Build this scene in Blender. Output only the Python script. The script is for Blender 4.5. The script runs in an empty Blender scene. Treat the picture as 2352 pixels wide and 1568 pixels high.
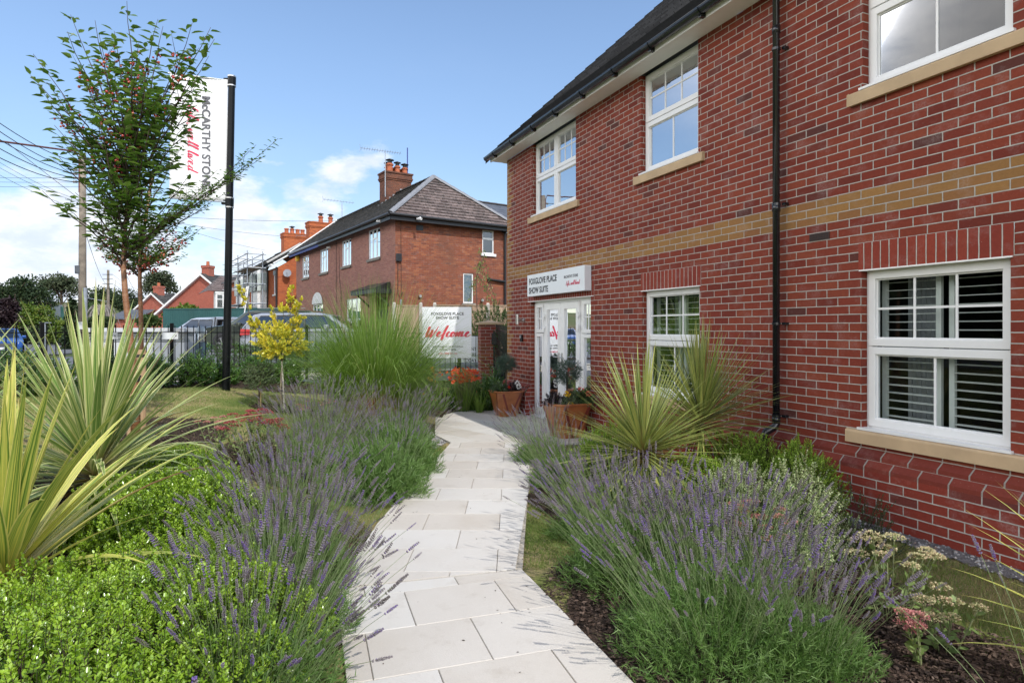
import bpy, bmesh, math, random
import numpy as np
from mathutils import Vector, Matrix
R = math.radians
C = bpy.context.scene
COL = C.collection
# ------------------------------------------------------------------ camera
EYE = 1.6
F, CX, HY = 1439.0, 1176.0, 755.0          # focal length, centre and horizon in survey units of the view
cd = bpy.data.cameras.new('camera'); cam = bpy.data.objects.new('camera', cd); COL.objects.link(cam)
cd.sensor_width = 36; cd.lens = 36 * F / 2352; cd.shift_y = -29 / 2352; cd.clip_start = .05; cd.clip_end = 3000
cam.location = (0, 0, EYE); cam.rotation_euler = (R(90), 0, 0)
C.camera = cam
# ------------------------------------------------------------------ light
SUN_AZ, SUN_EL = 146.5, 47.0               # clockwise from +Y
C.view_settings.view_transform = 'Standard'; C.view_settings.look = 'None'
C.view_settings.exposure = 0.62; C.view_settings.gamma = 1
C.cycles.use_denoising = True
C.cycles.max_bounces = 8; C.cycles.transparent_max_bounces = 24
w = bpy.data.worlds.new('World'); C.world = w; w.use_nodes = True
REAR_FILL = (12.8, 12.4, 12.1)
def world():
    nt = w.node_tree; n = nt.nodes; L = nt.links; n.clear()
    out = n.new('ShaderNodeOutputWorld'); bg = n.new('ShaderNodeBackground'); bg.inputs[1].default_value = .15
    sky = n.new('ShaderNodeTexSky'); sky.sky_type = 'NISHITA'; sky.sun_disc = False
    sky.sun_elevation = R(SUN_EL); sky.sun_rotation = R(SUN_AZ); sky.air_density = 1.0; sky.dust_density = .25; sky.ozone_density = 1.6
    tc = n.new('ShaderNodeTexCoord'); sep = n.new('ShaderNodeSeparateXYZ'); L.new(tc.outputs['Generated'], sep.inputs[0])
    def m(op, a, b=None, c=None):
        x = n.new('ShaderNodeMath'); x.operation = op
        for i, v in enumerate((a, b, c)):
            if v is None: continue
            if isinstance(v, (int, float)): x.inputs[i].default_value = v
            else: L.new(v, x.inputs[i])
        return x.outputs[0]
    # cloud layer: direction projected on a high plane
    zz = m('ADD', m('MAXIMUM', sep.outputs[2], 0.0), .09)
    px = m('DIVIDE', sep.outputs[0], zz); py = m('DIVIDE', sep.outputs[1], zz)
    cb = n.new('ShaderNodeCombineXYZ'); L.new(px, cb.inputs[0]); L.new(py, cb.inputs[1]); cb.inputs[2].default_value = 3.7
    def noise(sc, det, rough, vec):
        t = n.new('ShaderNodeTexNoise'); t.inputs['Scale'].default_value = sc; t.inputs['Detail'].default_value = det
        t.inputs['Roughness'].default_value = rough; L.new(vec, t.inputs['Vector']); return t.outputs[0]
    big = noise(.42, 8, .58, cb.outputs[0])
    cs = n.new('ShaderNodeCombineXYZ'); L.new(m('MULTIPLY', sep.outputs[0], 5.5), cs.inputs[0]); L.new(m('MULTIPLY', sep.outputs[1], 5.5), cs.inputs[1]); L.new(m('MULTIPLY', sep.outputs[2], 12.0), cs.inputs[2])
    puff = noise(1.25, 9, .56, cs.outputs[0])
    def rng(v, a, b, c=0., d=1.):
        x = n.new('ShaderNodeMapRange'); x.interpolation_type = 'SMOOTHSTEP'
        x.inputs[1].default_value = a; x.inputs[2].default_value = b; x.inputs[3].default_value = c; x.inputs[4].default_value = d
        L.new(v, x.inputs[0]); return x.outputs[0]
    # cumulus bank low in the sky, thin above; heaps placed by compass direction
    def blob(x, y, r, s):
        v = Vector(((x - CX) / F, 1, (HY - y) / F)).normalized()
        d = n.new('ShaderNodeVectorMath'); d.operation = 'DOT_PRODUCT'; L.new(tc.outputs['Generated'], d.inputs[0]); d.inputs[1].default_value = v
        return m('MULTIPLY', rng(d.outputs['Value'], math.cos(R(r)), 1.0), s)
    lowband = rng(sep.outputs[2], .26, .02)
    acc = m('MULTIPLY', lowband, .20)
    for b in ((40, 590, 9, .26), (190, 600, 7, .2), (480, 560, 9, .22), (650, 480, 8, .19), (830, 480, 7, .26), (835, 335, 4.5, .2), (1052, 230, 2.6, .17), (60, 500, 12, .1), (1380, 10, 5, .12)):
        acc = m('ADD', acc, blob(*b))
    dens = m('ADD', puff, acc)
    c1 = rng(dens, .82, .98)
    # an added bright broken cloud sheet, out of frame, covers the sky overhead and behind the camera: it lights the shade and shows in the panes
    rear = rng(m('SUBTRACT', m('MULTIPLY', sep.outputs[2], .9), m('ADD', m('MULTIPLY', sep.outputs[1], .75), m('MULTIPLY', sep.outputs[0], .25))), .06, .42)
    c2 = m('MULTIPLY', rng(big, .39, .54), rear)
    c3 = m('MULTIPLY', rng(big, .45, .75), .10)
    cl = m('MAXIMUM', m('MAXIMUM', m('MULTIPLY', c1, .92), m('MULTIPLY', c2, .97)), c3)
    shade = rng(noise(3.2, 5, .6, cs.outputs[0]), .3, .7)
    mixc = n.new('ShaderNodeMix'); mixc.data_type = 'RGBA'; mixc.inputs[6].default_value = (3.5, 3.9, 4.7, 1); mixc.inputs[7].default_value = (5.0, 5.1, 5.3, 1)
    L.new(shade, mixc.inputs[0])
    lit = n.new('ShaderNodeMix'); lit.data_type = 'RGBA'; L.new(rear, lit.inputs[0]); L.new(mixc.outputs[2], lit.inputs[6]); lit.inputs[7].default_value = (REAR_FILL[0], REAR_FILL[1], REAR_FILL[2], 1)
    def _(): pass
    hs = n.new('ShaderNodeHueSaturation'); hs.inputs['Saturation'].default_value = 1.0; L.new(rng(sep.outputs[2], .0, .45, .64, .98), hs.inputs['Value']); L.new(sky.outputs[0], hs.inputs['Color'])
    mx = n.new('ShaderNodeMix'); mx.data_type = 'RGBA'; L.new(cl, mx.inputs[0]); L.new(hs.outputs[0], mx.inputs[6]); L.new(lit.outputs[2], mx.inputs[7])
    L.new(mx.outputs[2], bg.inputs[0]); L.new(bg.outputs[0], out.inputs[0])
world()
sd = bpy.data.lights.new('sun', 'SUN'); sd.energy = 2.4; sd.angle = R(.5); sd.color = (1, .975, .935)
sun = bpy.data.objects.new('sun', sd); COL.objects.link(sun)
_s = Vector((math.sin(R(SUN_AZ)) * math.cos(R(SUN_EL)), math.cos(R(SUN_AZ)) * math.cos(R(SUN_EL)), math.sin(R(SUN_EL))))
sun.rotation_euler = _s.to_track_quat('Z', 'Y').to_euler()
# ------------------------------------------------------------------ helpers
def at(x, y, Y): return ((x - CX) / F * Y, Y, EYE + (HY - y) / F * Y)
def sm(t): t = np.clip(t, 0, 1); return t * t * (3 - 2 * t)
def g(x, y):
    """height of the terrain"""
    x = np.asarray(x, float); y = np.asarray(y, float)
    a = np.clip((-x - 1.2) * .145, 0, .6)
    b = .6 * sm((y - 12.9) / 2.0)
    z = np.maximum(a, b)
    k = sm((-x - 13) / 10)
    z = z * (1 - k) + .15 * k
    far = sm((np.hypot(x, y) - 120) / 260)
    return z * (1 - far) + far * 4.0
def gz(x, y): return float(g(x, y))
def tag(o, label=None, cat=None, group=None, kind=None):
    if label: o['label'] = label
    if cat: o['category'] = cat
    if group: o['group'] = group
    if kind: o['kind'] = kind
    return o
def thing(name, label, cat, loc=(0, 0, 0), group=None, rz=0):
    o = bpy.data.objects.new(name, None); COL.objects.link(o); o.location = loc; o.rotation_euler = (0, 0, rz); o.empty_display_size = .2
    return tag(o, label, cat, group)
def copy_tree(o, parent=None):
    c = o.copy(); COL.objects.link(c); c.parent = parent
    for ch in list(o.children): copy_tree(ch, c)
    return c
def wm(o):
    return (wm(o.parent) @ o.matrix_parent_inverse if o.parent else Matrix.Identity(4)) @ o.matrix_basis
def adopt(o, parent):
    o.parent = parent; o.matrix_parent_inverse = wm(parent).inverted()
class MB:
    def __init__(s): s.v = []; s.f = []; s.uv = []; s.m = []
    def poly(s, pts, uv=None, mi=0):
        i = len(s.v); s.v += [tuple(p) for p in pts]; s.f.append(tuple(range(i, i + len(pts)))); s.m.append(mi)
        s.uv += list(uv) if uv else [(0, 0)] * len(pts)
    def box(s, fr, a0, a1, b0, b1, z0, z1, mi=0):
        P = lambda a, b, z: fr(a, b, z)
        q = [((a0, b0), (a1, b0)), ((a1, b0), (a1, b1)), ((a1, b1), (a0, b1)), ((a0, b1), (a0, b0))]
        for (p, r) in q:
            u0, u1 = (p[0] + p[1], r[0] + r[1])
            s.poly([P(*p, z0), P(*r, z0), P(*r, z1), P(*p, z1)], [(u0, z0), (u1, z0), (u1, z1), (u0, z1)], mi)
        s.poly([P(a0, b0, z1), P(a1, b0, z1), P(a1, b1, z1), P(a0, b1, z1)], [(a0, b0), (a1, b0), (a1, b1), (a0, b1)], mi)
        s.poly([P(a0, b1, z0), P(a1, b1, z0), P(a1, b0, z0), P(a0, b0, z0)], [(a0, b1), (a1, b1), (a1, b0), (a0, b0)], mi)
    def tube(s, pts, r, n=8, mi=0, caps=True):
        pts = [Vector(p) for p in pts]; rs = r if isinstance(r, (list, tuple)) else [r] * len(pts)
        rings = []; up0 = Vector((0, 0, 1))
        for i, p in enumerate(pts):
            d = (pts[min(i + 1, len(pts) - 1)] - pts[max(i - 1, 0)]).normalized()
            u = d.cross(up0)
            if u.length < .05: u = d.cross(Vector((1, 0, 0)))
            u.normalize(); v = d.cross(u).normalized()
            if i and rings[-1][1].dot(u) < 0: u = -u; v = -v
            rings.append(([p + (u * math.cos(2 * math.pi * k / n) + v * math.sin(2 * math.pi * k / n)) * rs[i] for k in range(n)], u))
        for i in range(len(pts) - 1):
            A, B = rings[i][0], rings[i + 1][0]
            for k in range(n):
                k2 = (k + 1) % n; s.poly([A[k], B[k], B[k2], A[k2]], [(k / n, i), (k / n, i + 1), ((k + 1) / n, i + 1), ((k + 1) / n, i)], mi)
        if caps:
            s.poly(rings[0][0], None, mi); s.poly(rings[-1][0][::-1], None, mi)
    def lathe(s, o, prof, n=16, mi=0, ax=None):
        """prof: (radius, height) list about vertical axis at o"""
        o = Vector(o)
        for i in range(len(prof) - 1):
            (r0, z0), (r1, z1) = prof[i], prof[i + 1]
            for k in range(n):
                a, b = 2 * math.pi * k / n, 2 * math.pi * (k + 1) / n
                q = [o + Vector((r0 * math.cos(a), r0 * math.sin(a), z0)), o + Vector((r0 * math.cos(b), r0 * math.sin(b), z0)), o + Vector((r1 * math.cos(b), r1 * math.sin(b), z1)), o + Vector((r1 * math.cos(a), r1 * math.sin(a), z1))]
                if r0 < 1e-5: q = q[1:]
                elif r1 < 1e-5: q = q[:3]
                s.poly(q, None, mi)
    def build(s, name, mats, parent=None, smooth=False, bevel=0, weld=True):
        me = bpy.data.meshes.new(name); me.from_pydata(s.v, [], s.f)
        uv = me.uv_layers.new(name='UVMap'); uv.data.foreach_set('uv', np.array(s.uv, 'f').ravel())
        if not isinstance(mats, (list, tuple)): mats = [mats]
        for m_ in mats: me.materials.append(m_)
        me.polygons.foreach_set('material_index', s.m)
        if weld:
            bm = bmesh.new(); bm.from_mesh(me); bmesh.ops.remove_doubles(bm, verts=bm.verts, dist=1e-5); bm.to_mesh(me); bm.free()
        if smooth: me.polygons.foreach_set('use_smooth', [True] * len(me.polygons))
        o = bpy.data.objects.new(name, me); COL.objects.link(o)
        if parent:
            adopt(o, parent)
        if bevel:
            b = o.modifiers.new('bevel', 'BEVEL'); b.width = bevel; b.segments = 2; b.limit_method = 'ANGLE'; b.angle_limit = R(40)
        return o
def frame(ox, oy, az, oz=0):
    """local frame: a runs along azimuth az, b to its right-hand outward side (az+90), z up"""
    s, c = math.sin(R(az)), math.cos(R(az))
    return lambda a, b, z: (ox + a * s + b * c, oy + a * c - b * s, oz + z)
WORLD = lambda a, b, z: (a, b, z)
# ------------------------------------------------------------------ materials
def newmat(name):
    m_ = bpy.data.materials.new(name); m_.use_nodes = True; nt = m_.node_tree
    return m_, nt, nt.nodes, nt.links, nt.nodes['Principled BSDF']
class NG:
    def __init__(s, nt): s.n = nt.nodes; s.L = nt.links
    def math(s, op, a, b=None, c=None, clamp=False):
        x = s.n.new('ShaderNodeMath'); x.operation = op; x.use_clamp = clamp
        for i, v in enumerate((a, b, c)):
            if v is None: continue
            if isinstance(v, (int, float)): x.inputs[i].default_value = v
            else: s.L.new(v, x.inputs[i])
        return x.outputs[0]
    def noise(s, vec, scale, det=3, rough=.5, out=0):
        t = s.n.new('ShaderNodeTexNoise'); t.inputs['Scale'].default_value = scale; t.inputs['Detail'].default_value = det; t.inputs['Roughness'].default_value = rough
        if vec is not None: s.L.new(vec, t.inputs['Vector'])
        return t.outputs[out]
    def ramp(s, fac, stops, interp='LINEAR'):
        r = s.n.new('ShaderNodeValToRGB'); r.color_ramp.interpolation = interp; e = r.color_ramp.elements
        while len(e) > 1: e.remove(e[-1])
        e[0].position = stops[0][0]; e[0].color = (*stops[0][1], 1)
        for p, c in stops[1:]:
            q = e.new(p); q.color = (*c, 1)
        s.L.new(fac, r.inputs[0]); return r.outputs[0]
    def mix(s, fac, a, b, blend='MIX'):
        x = s.n.new('ShaderNodeMix'); x.data_type = 'RGBA'; x.blend_type = blend
        for i, v in ((0, fac), (6, a), (7, b)):
            if isinstance(v, (int, float)): x.inputs[i].default_value = v
            elif isinstance(v, tuple): x.inputs[i].default_value = (*v, 1)
            else: s.L.new(v, x.inputs[i])
        return x.outputs[2]
    def rng(s, v, a, b, c=0., d=1.):
        x = s.n.new('ShaderNodeMapRange')
        for i, q in enumerate((a, b, c, d)): x.inputs[i + 1].default_value = q
        s.L.new(v, x.inputs[0]); return x.outputs[0]
    def bump(s, h, dist, bsdf, strength=1.):
        b = s.n.new('ShaderNodeBump'); b.inputs['Strength'].default_value = strength; b.inputs['Distance'].default_value = dist
        s.L.new(h, b.inputs['Height']); s.L.new(b.outputs[0], bsdf.inputs['Normal']); return b
    def obj(s): return s.n.new('ShaderNodeTexCoord').outputs['Object']
    def uv(s): return s.n.new('ShaderNodeTexCoord').outputs['UV']
    def attr(s, name='var'):
        a = s.n.new('ShaderNodeAttribute'); a.attribute_name = name; return a.outputs['Fac']
    def scale(s, vec, x, y, z):
        m_ = s.n.new('ShaderNodeVectorMath'); m_.operation = 'MULTIPLY'; s.L.new(vec, m_.inputs[0]); m_.inputs[1].default_value = (x, y, z); return m_.outputs[0]
def plain(name, col, rough=.5, metal=0, var=.08, scale=6, bump=0, spec=.5, coat=0):
    m_, nt, n, L, b = newmat(name); q = NG(nt)
    b.inputs['Roughness'].default_value = rough; b.inputs['Metallic'].default_value = metal; b.inputs['Specular IOR Level'].default_value = spec
    b.inputs['Coat Weight'].default_value = coat
    f = q.noise(q.obj(), scale, 5, .6)
    lo = tuple(c * (1 - var * 1.6) for c in col); hi = tuple(min(1, c * (1 + var * 1.6)) for c in col)
    L.new(q.ramp(f, [(.3, lo), (.7, hi)]), b.inputs['Base Color'])
    if bump:
        q.bump(q.noise(q.obj(), scale * 8, 4, .6), bump, b)
    return m_
def brick(name, reds, mortar, bw=.225, bh=.075, joint=.0106, band=None, quoin=None, eff=.25, bumpd=.006, dirt=None, offs=.5):
    """reds: list of ramp stops over a per-brick random value"""
    m_, nt, n, L, b = newmat(name); q = NG(nt)
    uv = q.uv()
    t = n.new('ShaderNodeTexBrick'); t.offset = offs; t.inputs['Scale'].default_value = 1; t.inputs['Brick Width'].default_value = bw; t.inputs['Row Height'].default_value = bh
    t.inputs['Mortar Size'].default_value = joint / 2; t.inputs['Mortar Smooth'].default_value = .25
    t.inputs['Color1'].default_value = (0, 0, 0, 1); t.inputs['Color2'].default_value = (1, 1, 1, 1); t.inputs['Mortar'].default_value = (.5, .5, .5, 1)
    wob = q.noise(uv, 9, 3); wv = n.new('ShaderNodeVectorMath'); wv.operation = 'MULTIPLY_ADD'
    cw = n.new('ShaderNodeCombineXYZ'); L.new(q.math('SUBTRACT', wob, .5), cw.inputs[0]); L.new(q.math('SUBTRACT', q.noise(uv, 7.3, 3), .5), cw.inputs[1])
    L.new(cw.outputs[0], wv.inputs[0]); wv.inputs[1].default_value = (.006, .005, 0); L.new(uv, wv.inputs[2])
    L.new(wv.outputs[0], t.inputs['Vector'])
    col = q.ramp(t.outputs['Color'], reds); col = q.mix(q.rng(q.noise(uv, .8, 4, .6), .35, .65, 0, .28), col, tuple(c * .72 for c in reds[0][1]))
    fine = q.noise(uv, 38, 6, .7); mid = q.noise(uv, 5, 4, .6)
    col = q.mix(q.rng(fine, .35, .75, 0, .35), col, tuple(c * .45 for c in reds[0][1]))
    sep = n.new('ShaderNodeSeparateXYZ'); L.new(uv, sep.inputs[0])
    if band or quoin:
        ycol = q.ramp(t.outputs['Color'], [(0, (.27, .135, .045)), (.5, (.34, .175, .055)), (1, (.25, .105, .04))])
        ycol = q.mix(q.rng(fine, .35, .75, 0, .4), ycol, (.16, .08, .03))
        k = 0
        if band:
            k = q.math('MULTIPLY', q.math('GREATER_THAN', sep.outputs[1], band[0]), q.math('LESS_THAN', sep.outputs[1], band[1]))
        if quoin:
            row = q.math('FLOOR', q.math('DIVIDE', sep.outputs[1], bh))
            wdt = q.math('ADD', .112, q.math('ADD', q.math('MULTIPLY', q.math('MODULO', row, 2), .112), q.math('MULTIPLY', q.math('LESS_THAN', q.math('MODULO', row, 6), 1.5), .09)))
            kq = q.math('GREATER_THAN', sep.outputs[0], q.math('SUBTRACT', quoin, wdt))
            k = q.math('MAXIMUM', k, kq)
        col = q.mix(k, col, ycol)
    # lime bloom: pale smears over brick and joint
    e = q.math('MULTIPLY', q.rng(mid, .52, .78), q.rng(q.noise(uv, 60, 4, .7), .35, .7))
    col = q.mix(q.math('MULTIPLY', e, eff), col, (.55, .47, .45))
    speck = q.rng(q.noise(uv, 95, 2, .5), .70, .76)
    col = q.mix(q.math('MULTIPLY', speck, .3 if eff > .1 else .12), col, (.6, .55, .5))
    mcol = q.mix(q.rng(q.noise(uv, 25, 4), .3, .7), tuple(c * .72 for c in mortar), mortar)
    if dirt:
        kd = q.rng(q.noise(q.scale(uv, 1, .35, 1), .9, 5, .6), dirt[0], dirt[1])
        col = q.mix(q.math('MULTIPLY', kd, .6), col, dirt[2]); mcol = q.mix(q.math('MULTIPLY', kd, .7), mcol, dirt[2])
    L.new(q.mix(t.outputs['Fac'], col, mcol), b.inputs['Base Color'])
    b.inputs['Roughness'].default_value = .82; b.inputs['Specular IOR Level'].default_value = .3
    h = q.math('ADD', q.math('MULTIPLY', q.math('SUBTRACT', 1.0, t.outputs['Fac']), 1.0), q.math('MULTIPLY', fine, .35))
    q.bump(h, bumpd, b)
    return m_
def glass(name, base=.06, gain=1.6, tint=(.82, .86, .86)):
    m_, nt, n, L, b = newmat(name); q = NG(nt); n.remove(b); out = n['Material Output']
    tr = n.new('ShaderNodeBsdfTransparent'); tr.inputs[0].default_value = (*tint, 1)
    gl = n.new('ShaderNodeBsdfGlossy'); gl.inputs['Roughness'].default_value = .0; gl.inputs[0].default_value = (.95, .97, 1, 1)
    fr = n.new('ShaderNodeFresnel'); fr.inputs[0].default_value = 1.52
    wv = q.noise(q.obj(), 1.4, 2); bp = n.new('ShaderNodeBump'); bp.inputs['Distance'].default_value = .0012; L.new(wv, bp.inputs['Height']); L.new(bp.outputs[0], gl.inputs['Normal'])
    f = q.math('ADD', q.math('MULTIPLY', fr.outputs[0], gain), base, clamp=True)
    mx = n.new('ShaderNodeMixShader'); L.new(f, mx.inputs[0]); L.new(tr.outputs[0], mx.inputs[1]); L.new(gl.outputs[0], mx.inputs[2]); L.new(mx.outputs[0], out.inputs[0])
    return m_
M = {}
M['brick'] = brick('red_brick', [(0, (.165, .028, .017)), (.25, (.225, .038, .021)), (.5, (.27, .052, .026)), (.75, (.225, .042, .022)), (.9, (.29, .066, .032)), (.95, (.21, .04, .024)), (.975, (.12, .034, .025)), (1, (.085, .033, .028))], (.50, .46, .41), band=(2.55, 2.775), quoin=11.44, eff=.36)
M['brick_plinth'] = brick('plinth_brick', [(0, (.21, .033, .022)), (.6, (.28, .046, .027)), (.9, (.24, .04, .025)), (1, (.12, .038, .032))], (.52, .48, .43), eff=.45)
M['chamfer'] = brick('chamfer_brick', [(0, (.17, .030, .020)), (.6, (.23, .044, .026)), (1, (.15, .03, .022))], (.36, .32, .28), bh=.5, eff=.3, joint=.014, offs=0)
M['soldier'] = brick('soldier_brick', [(0, (.24, .038, .024)), (.6, (.30, .052, .029)), (.9, (.27, .045, .027)), (1, (.13, .036, .03))], (.56, .52, .46), bw=.075, bh=5, offs=0, eff=.35)
M['upvc'] = plain('white_upvc', (.80, .80, .79), .28, var=.02, coat=.1)
M['sill'] = plain('cast_stone', (.50, .36, .215), .85, var=.07, scale=4, bump=.001)
M['soffit'] = plain('white_soffit', (.88, .88, .86), .4, var=.03)
M['black_pvc'] = plain('black_pvc', (.012, .014, .017), .22, var=.2, coat=.3)
M['black_metal'] = plain('black_metal', (.005, .006, .007), .3, var=.2, spec=.22)
M['glass'] = glass('window_glass', .0, .36)
M['glass_door'] = glass('door_glass', .01, .8)
M['glass_up'] = glass('sky_glass', .02, .62)
M['glass_far'] = glass('far_glass', .10, 1.0)
M['blind'] = plain('blind_slat', (.62, .64, .60), .5, var=.05)
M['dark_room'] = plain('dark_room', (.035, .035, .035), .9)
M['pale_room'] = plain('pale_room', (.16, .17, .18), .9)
M['steel'] = plain('brushed_steel', (.55, .54, .52), .32, metal=1)
M['rubber'] = plain('black_rubber', (.02, .02, .02), .8)
def text_obj(name, body, size, mat, parent, P0, ux, uz, align='LEFT', bold=0, spacing=1.0, sx=1.0):
    """flat lettering lying in the plane spanned by ux (reading direction) and uz (up), at P0"""
    cu = bpy.data.curves.new(name, 'FONT'); cu.body = body; cu.size = size; cu.align_x = align; cu.extrude = .0008; cu.offset = bold; cu.space_character = spacing; cu.space_line = 1.05
    o = bpy.data.objects.new(name, cu); COL.objects.link(o)
    dg = bpy.context.evaluated_depsgraph_get(); me = bpy.data.meshes.new_from_object(o.evaluated_get(dg)); bpy.data.objects.remove(o)
    ux = Vector(ux).normalized(); uz = Vector(uz).normalized(); nn = ux.cross(uz)
    Mx = Matrix(((ux.x * sx, uz.x, nn.x, P0[0]), (ux.y * sx, uz.y, nn.y, P0[1]), (ux.z * sx, uz.z, nn.z, P0[2]), (0, 0, 0, 1)))
    me.transform(Mx); me.materials.clear(); me.materials.append(mat)
    o = bpy.data.objects.new(name, me); COL.objects.link(o)
    if parent: adopt(o, parent)
    return o
GL = {  # brush-script strokes: (advance, [polylines])
 'W': (.98, [[(.16, 1.0), (.12, .75), (.05, .35), (.02, .05), (.1, .02), (.28, .3), (.48, .68), (.44, .35), (.42, .03), (.52, .04), (.72, .35), (.88, .7), (.98, 1.02)]]),
 'e': (.52, [[(0, .12), (.2, .26), (.32, .42), (.24, .5), (.1, .36), (.07, .14), (.2, .03), (.38, .1), (.54, .24)]]),
 'l': (.3, [[(0, .14), (.2, .5), (.34, .92), (.26, 1.0), (.16, .6), (.1, .2), (.16, .03), (.3, .12)]]),
 'l2': (.4, [[(-.05, .15), (.18, .5), (.42, .98), (.36, 1.03), (.24, .7), (.12, .2), (.04, -.25), (.0, -.28)]]),
 'c': (.42, [[(.32, .4), (.24, .48), (.1, .34), (.06, .12), (.18, .03), (.34, .1), (.44, .2)]]),
 'o': (.5, [[(.26, .48), (.1, .38), (.06, .12), (.18, .03), (.32, .16), (.34, .38), (.24, .46), (.34, .36), (.5, .42)]]),
 'm': (.9, [[(.1, .5), (.04, .04), (.2, .36), (.34, .5), (.32, .3), (.28, .04), (.44, .36), (.6, .5), (.58, .26), (.58, .06), (.72, .08), (.9, .2)]]),
 'L': (.62, [[(.42, .95), (.3, .98), (.16, .5), (.04, .08), (.2, .02), (.42, .06), (.6, .12)]]),
 'i': (.26, [[(0, .15), (.12, .48), (.08, .1), (.16, .03), (.28, .14)], [(.16, .68), (.18, .72)]]),
 'f': (.4, [[(0, .15), (.22, .6), (.36, .98), (.26, 1.0), (.14, .5), (.02, -.3), (-.06, -.34), (.06, -.05), (.24, .2), (.42, .2)]]),
 'w': (.66, [[(.04, .48), (.06, .06), (.2, .14), (.32, .46), (.32, .06), (.46, .12), (.56, .48), (.66, .42)]]),
 'v': (.46, [[(.04, .48), (.08, .04), (.2, .12), (.36, .48), (.46, .42)]]),
 'd': (.5, [[(.34, .44), (.2, .48), (.06, .24), (.1, .04), (.26, .14), (.5, 1.0), (.36, .3), (.36, .04), (.5, .12)]]),
 ',': (.2, [[(.06, .06), (.02, -.1)]]), ' ': (.34, [])}
def script_obj(name, seq, size, mat, parent, P0, ux, uz, wt=.075):
    ux = Vector(ux).normalized(); uz = Vector(uz).normalized(); nn = ux.cross(uz); P0 = Vector(P0)
    mb = MB(); x = 0
    for ch in seq:
        adv, pls = GL[ch]
        for pl in pls:
            # smooth the polyline
            pts = [Vector((p[0], p[1])) for p in pl]; sp = []
            for i in range(len(pts) - 1):
                p0 = pts[max(i - 1, 0)]; p1 = pts[i]; p2 = pts[i + 1]; p3 = pts[min(i + 2, len(pts) - 1)]
                for k in range(4):
                    t = k / 4; sp.append(.5 * ((2 * p1) + (p2 - p0) * t + (2 * p0 - 5 * p1 + 4 * p2 - p3) * t * t + (3 * p1 - p0 - 3 * p2 + p3) * t ** 3))
            sp.append(pts[-1]); Lh = []
            for i, p in enumerate(sp):
                d = (sp[min(i + 1, len(sp) - 1)] - sp[max(i - 1, 0)]); d = d.normalized() if d.length > 1e-6 else Vector((1, 0))
                wd = wt * (.45 + 1.0 * max(0, -d.y) ** 1.3 + .25 * abs(d.y)) * (.5 + .5 * min(1, min(i, len(sp) - 1 - i) / 2))
                nrm = Vector((-d.y, d.x)) * wd * .5
                Lh.append((p + nrm, p - nrm))
            def T(p, k): return P0 + (ux * (x + p.x + p.y * .22) + uz * p.y) * size + nn * (.0012 + k)
            for i in range(len(Lh) - 1):
                a, b = Lh[i]; c, d2 = Lh[i + 1]; mb.poly([T(b, i * 1e-5), T(d2, i * 1e-5 + 1e-5), T(c, i * 1e-5 + 1e-5), T(a, i * 1e-5)])
        x += adv
    return mb.build(name, mat, parent, weld=False)
# ------------------------------------------------------------------ ground
def ground_mat(name, stops, sc=.6, fine=30, bump=.01, rough=.95):
    m_, nt, n, L, b = newmat(name); q = NG(nt); o = q.obj()
    a = q.noise(o, sc, 6, .62); f = q.noise(o, fine, 5, .7)
    v = q.math('ADD', q.math('MULTIPLY', a, .72), q.math('MULTIPLY', f, .28))
    L.new(q.ramp(v, stops), b.inputs['Base Color']); b.inputs['Roughness'].default_value = rough; b.inputs['Specular IOR Level'].default_value = .2
    q.bump(f, bump, b); return m_
M['lawn'] = ground_mat('lawn_turf', [(.38, (.10, .14, .03)), (.46, (.19, .20, .06)), (.54, (.34, .27, .13)), (.62, (.24, .17, .09))], 1.1, 60, .012)
M['verge'] = ground_mat('rough_ground', [(.35, (.05, .08, .025)), (.5, (.08, .10, .035)), (.65, (.13, .11, .06))], .15, 8, .03)
M['asphalt'] = ground_mat('asphalt', [(.4, (.11, .115, .125)), (.6, (.16, .165, .175))], .5, 120, .003, .85)
M['pale_paving'] = ground_mat('pale_concrete', [(.4, (.42, .38, .30)), (.6, (.5, .46, .38))], .8, 90, .002, .85)
M['soil'] = ground_mat('bark_soil', [(.36, (.018, .012, .008)), (.5, (.05, .032, .022)), (.62, (.11, .075, .052))], 6, 45, .03)
M['gravelbed'] = ground_mat('gravel_bed', [(.4, (.16, .15, .14)), (.6, (.30, .29, .28))], 14, 80, .02)
def np_mesh(name, V, faces, mat, parent=None, k=3, var=None, uv=None, smooth=False, fvar=None):
    """V (n,3), faces (m,k) arrays"""
    me = bpy.data.meshes.new(name); V = np.asarray(V, 'f'); faces = np.asarray(faces, 'i')
    me.vertices.add(len(V)); me.vertices.foreach_set('co', V.ravel())
    me.loops.add(faces.size); me.loops.foreach_set('vertex_index', faces.ravel())
    me.polygons.add(len(faces)); me.polygons.foreach_set('loop_start', np.arange(0, faces.size, k, dtype='i'))
    me.update(calc_edges=True)
    if uv is not None:
        u = me.uv_layers.new(name='UVMap'); u.data.foreach_set('uv', np.asarray(uv, 'f').ravel())
    if fvar is not None:
        a = me.attributes.new('var', 'FLOAT', 'FACE'); a.data.foreach_set('value', np.asarray(fvar, 'f'))
    if smooth: me.polygons.foreach_set('use_smooth', np.ones(len(faces), bool))
    me.materials.append(mat)
    o = bpy.data.objects.new(name, me); COL.objects.link(o)
    if parent is not None:
        adopt(o, parent)
    return o
def inside(px, py, poly):
    r = np.zeros(px.shape, bool); n = len(poly)
    for i in range(n):
        x0, y0 = poly[i]; x1, y1 = poly[(i + 1) % n]
        c = ((y0 > py) != (y1 > py)) & (px < (x1 - x0) * (py - y0) / (y1 - y0 + 1e-12) + x0); r ^= c
    return r
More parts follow.
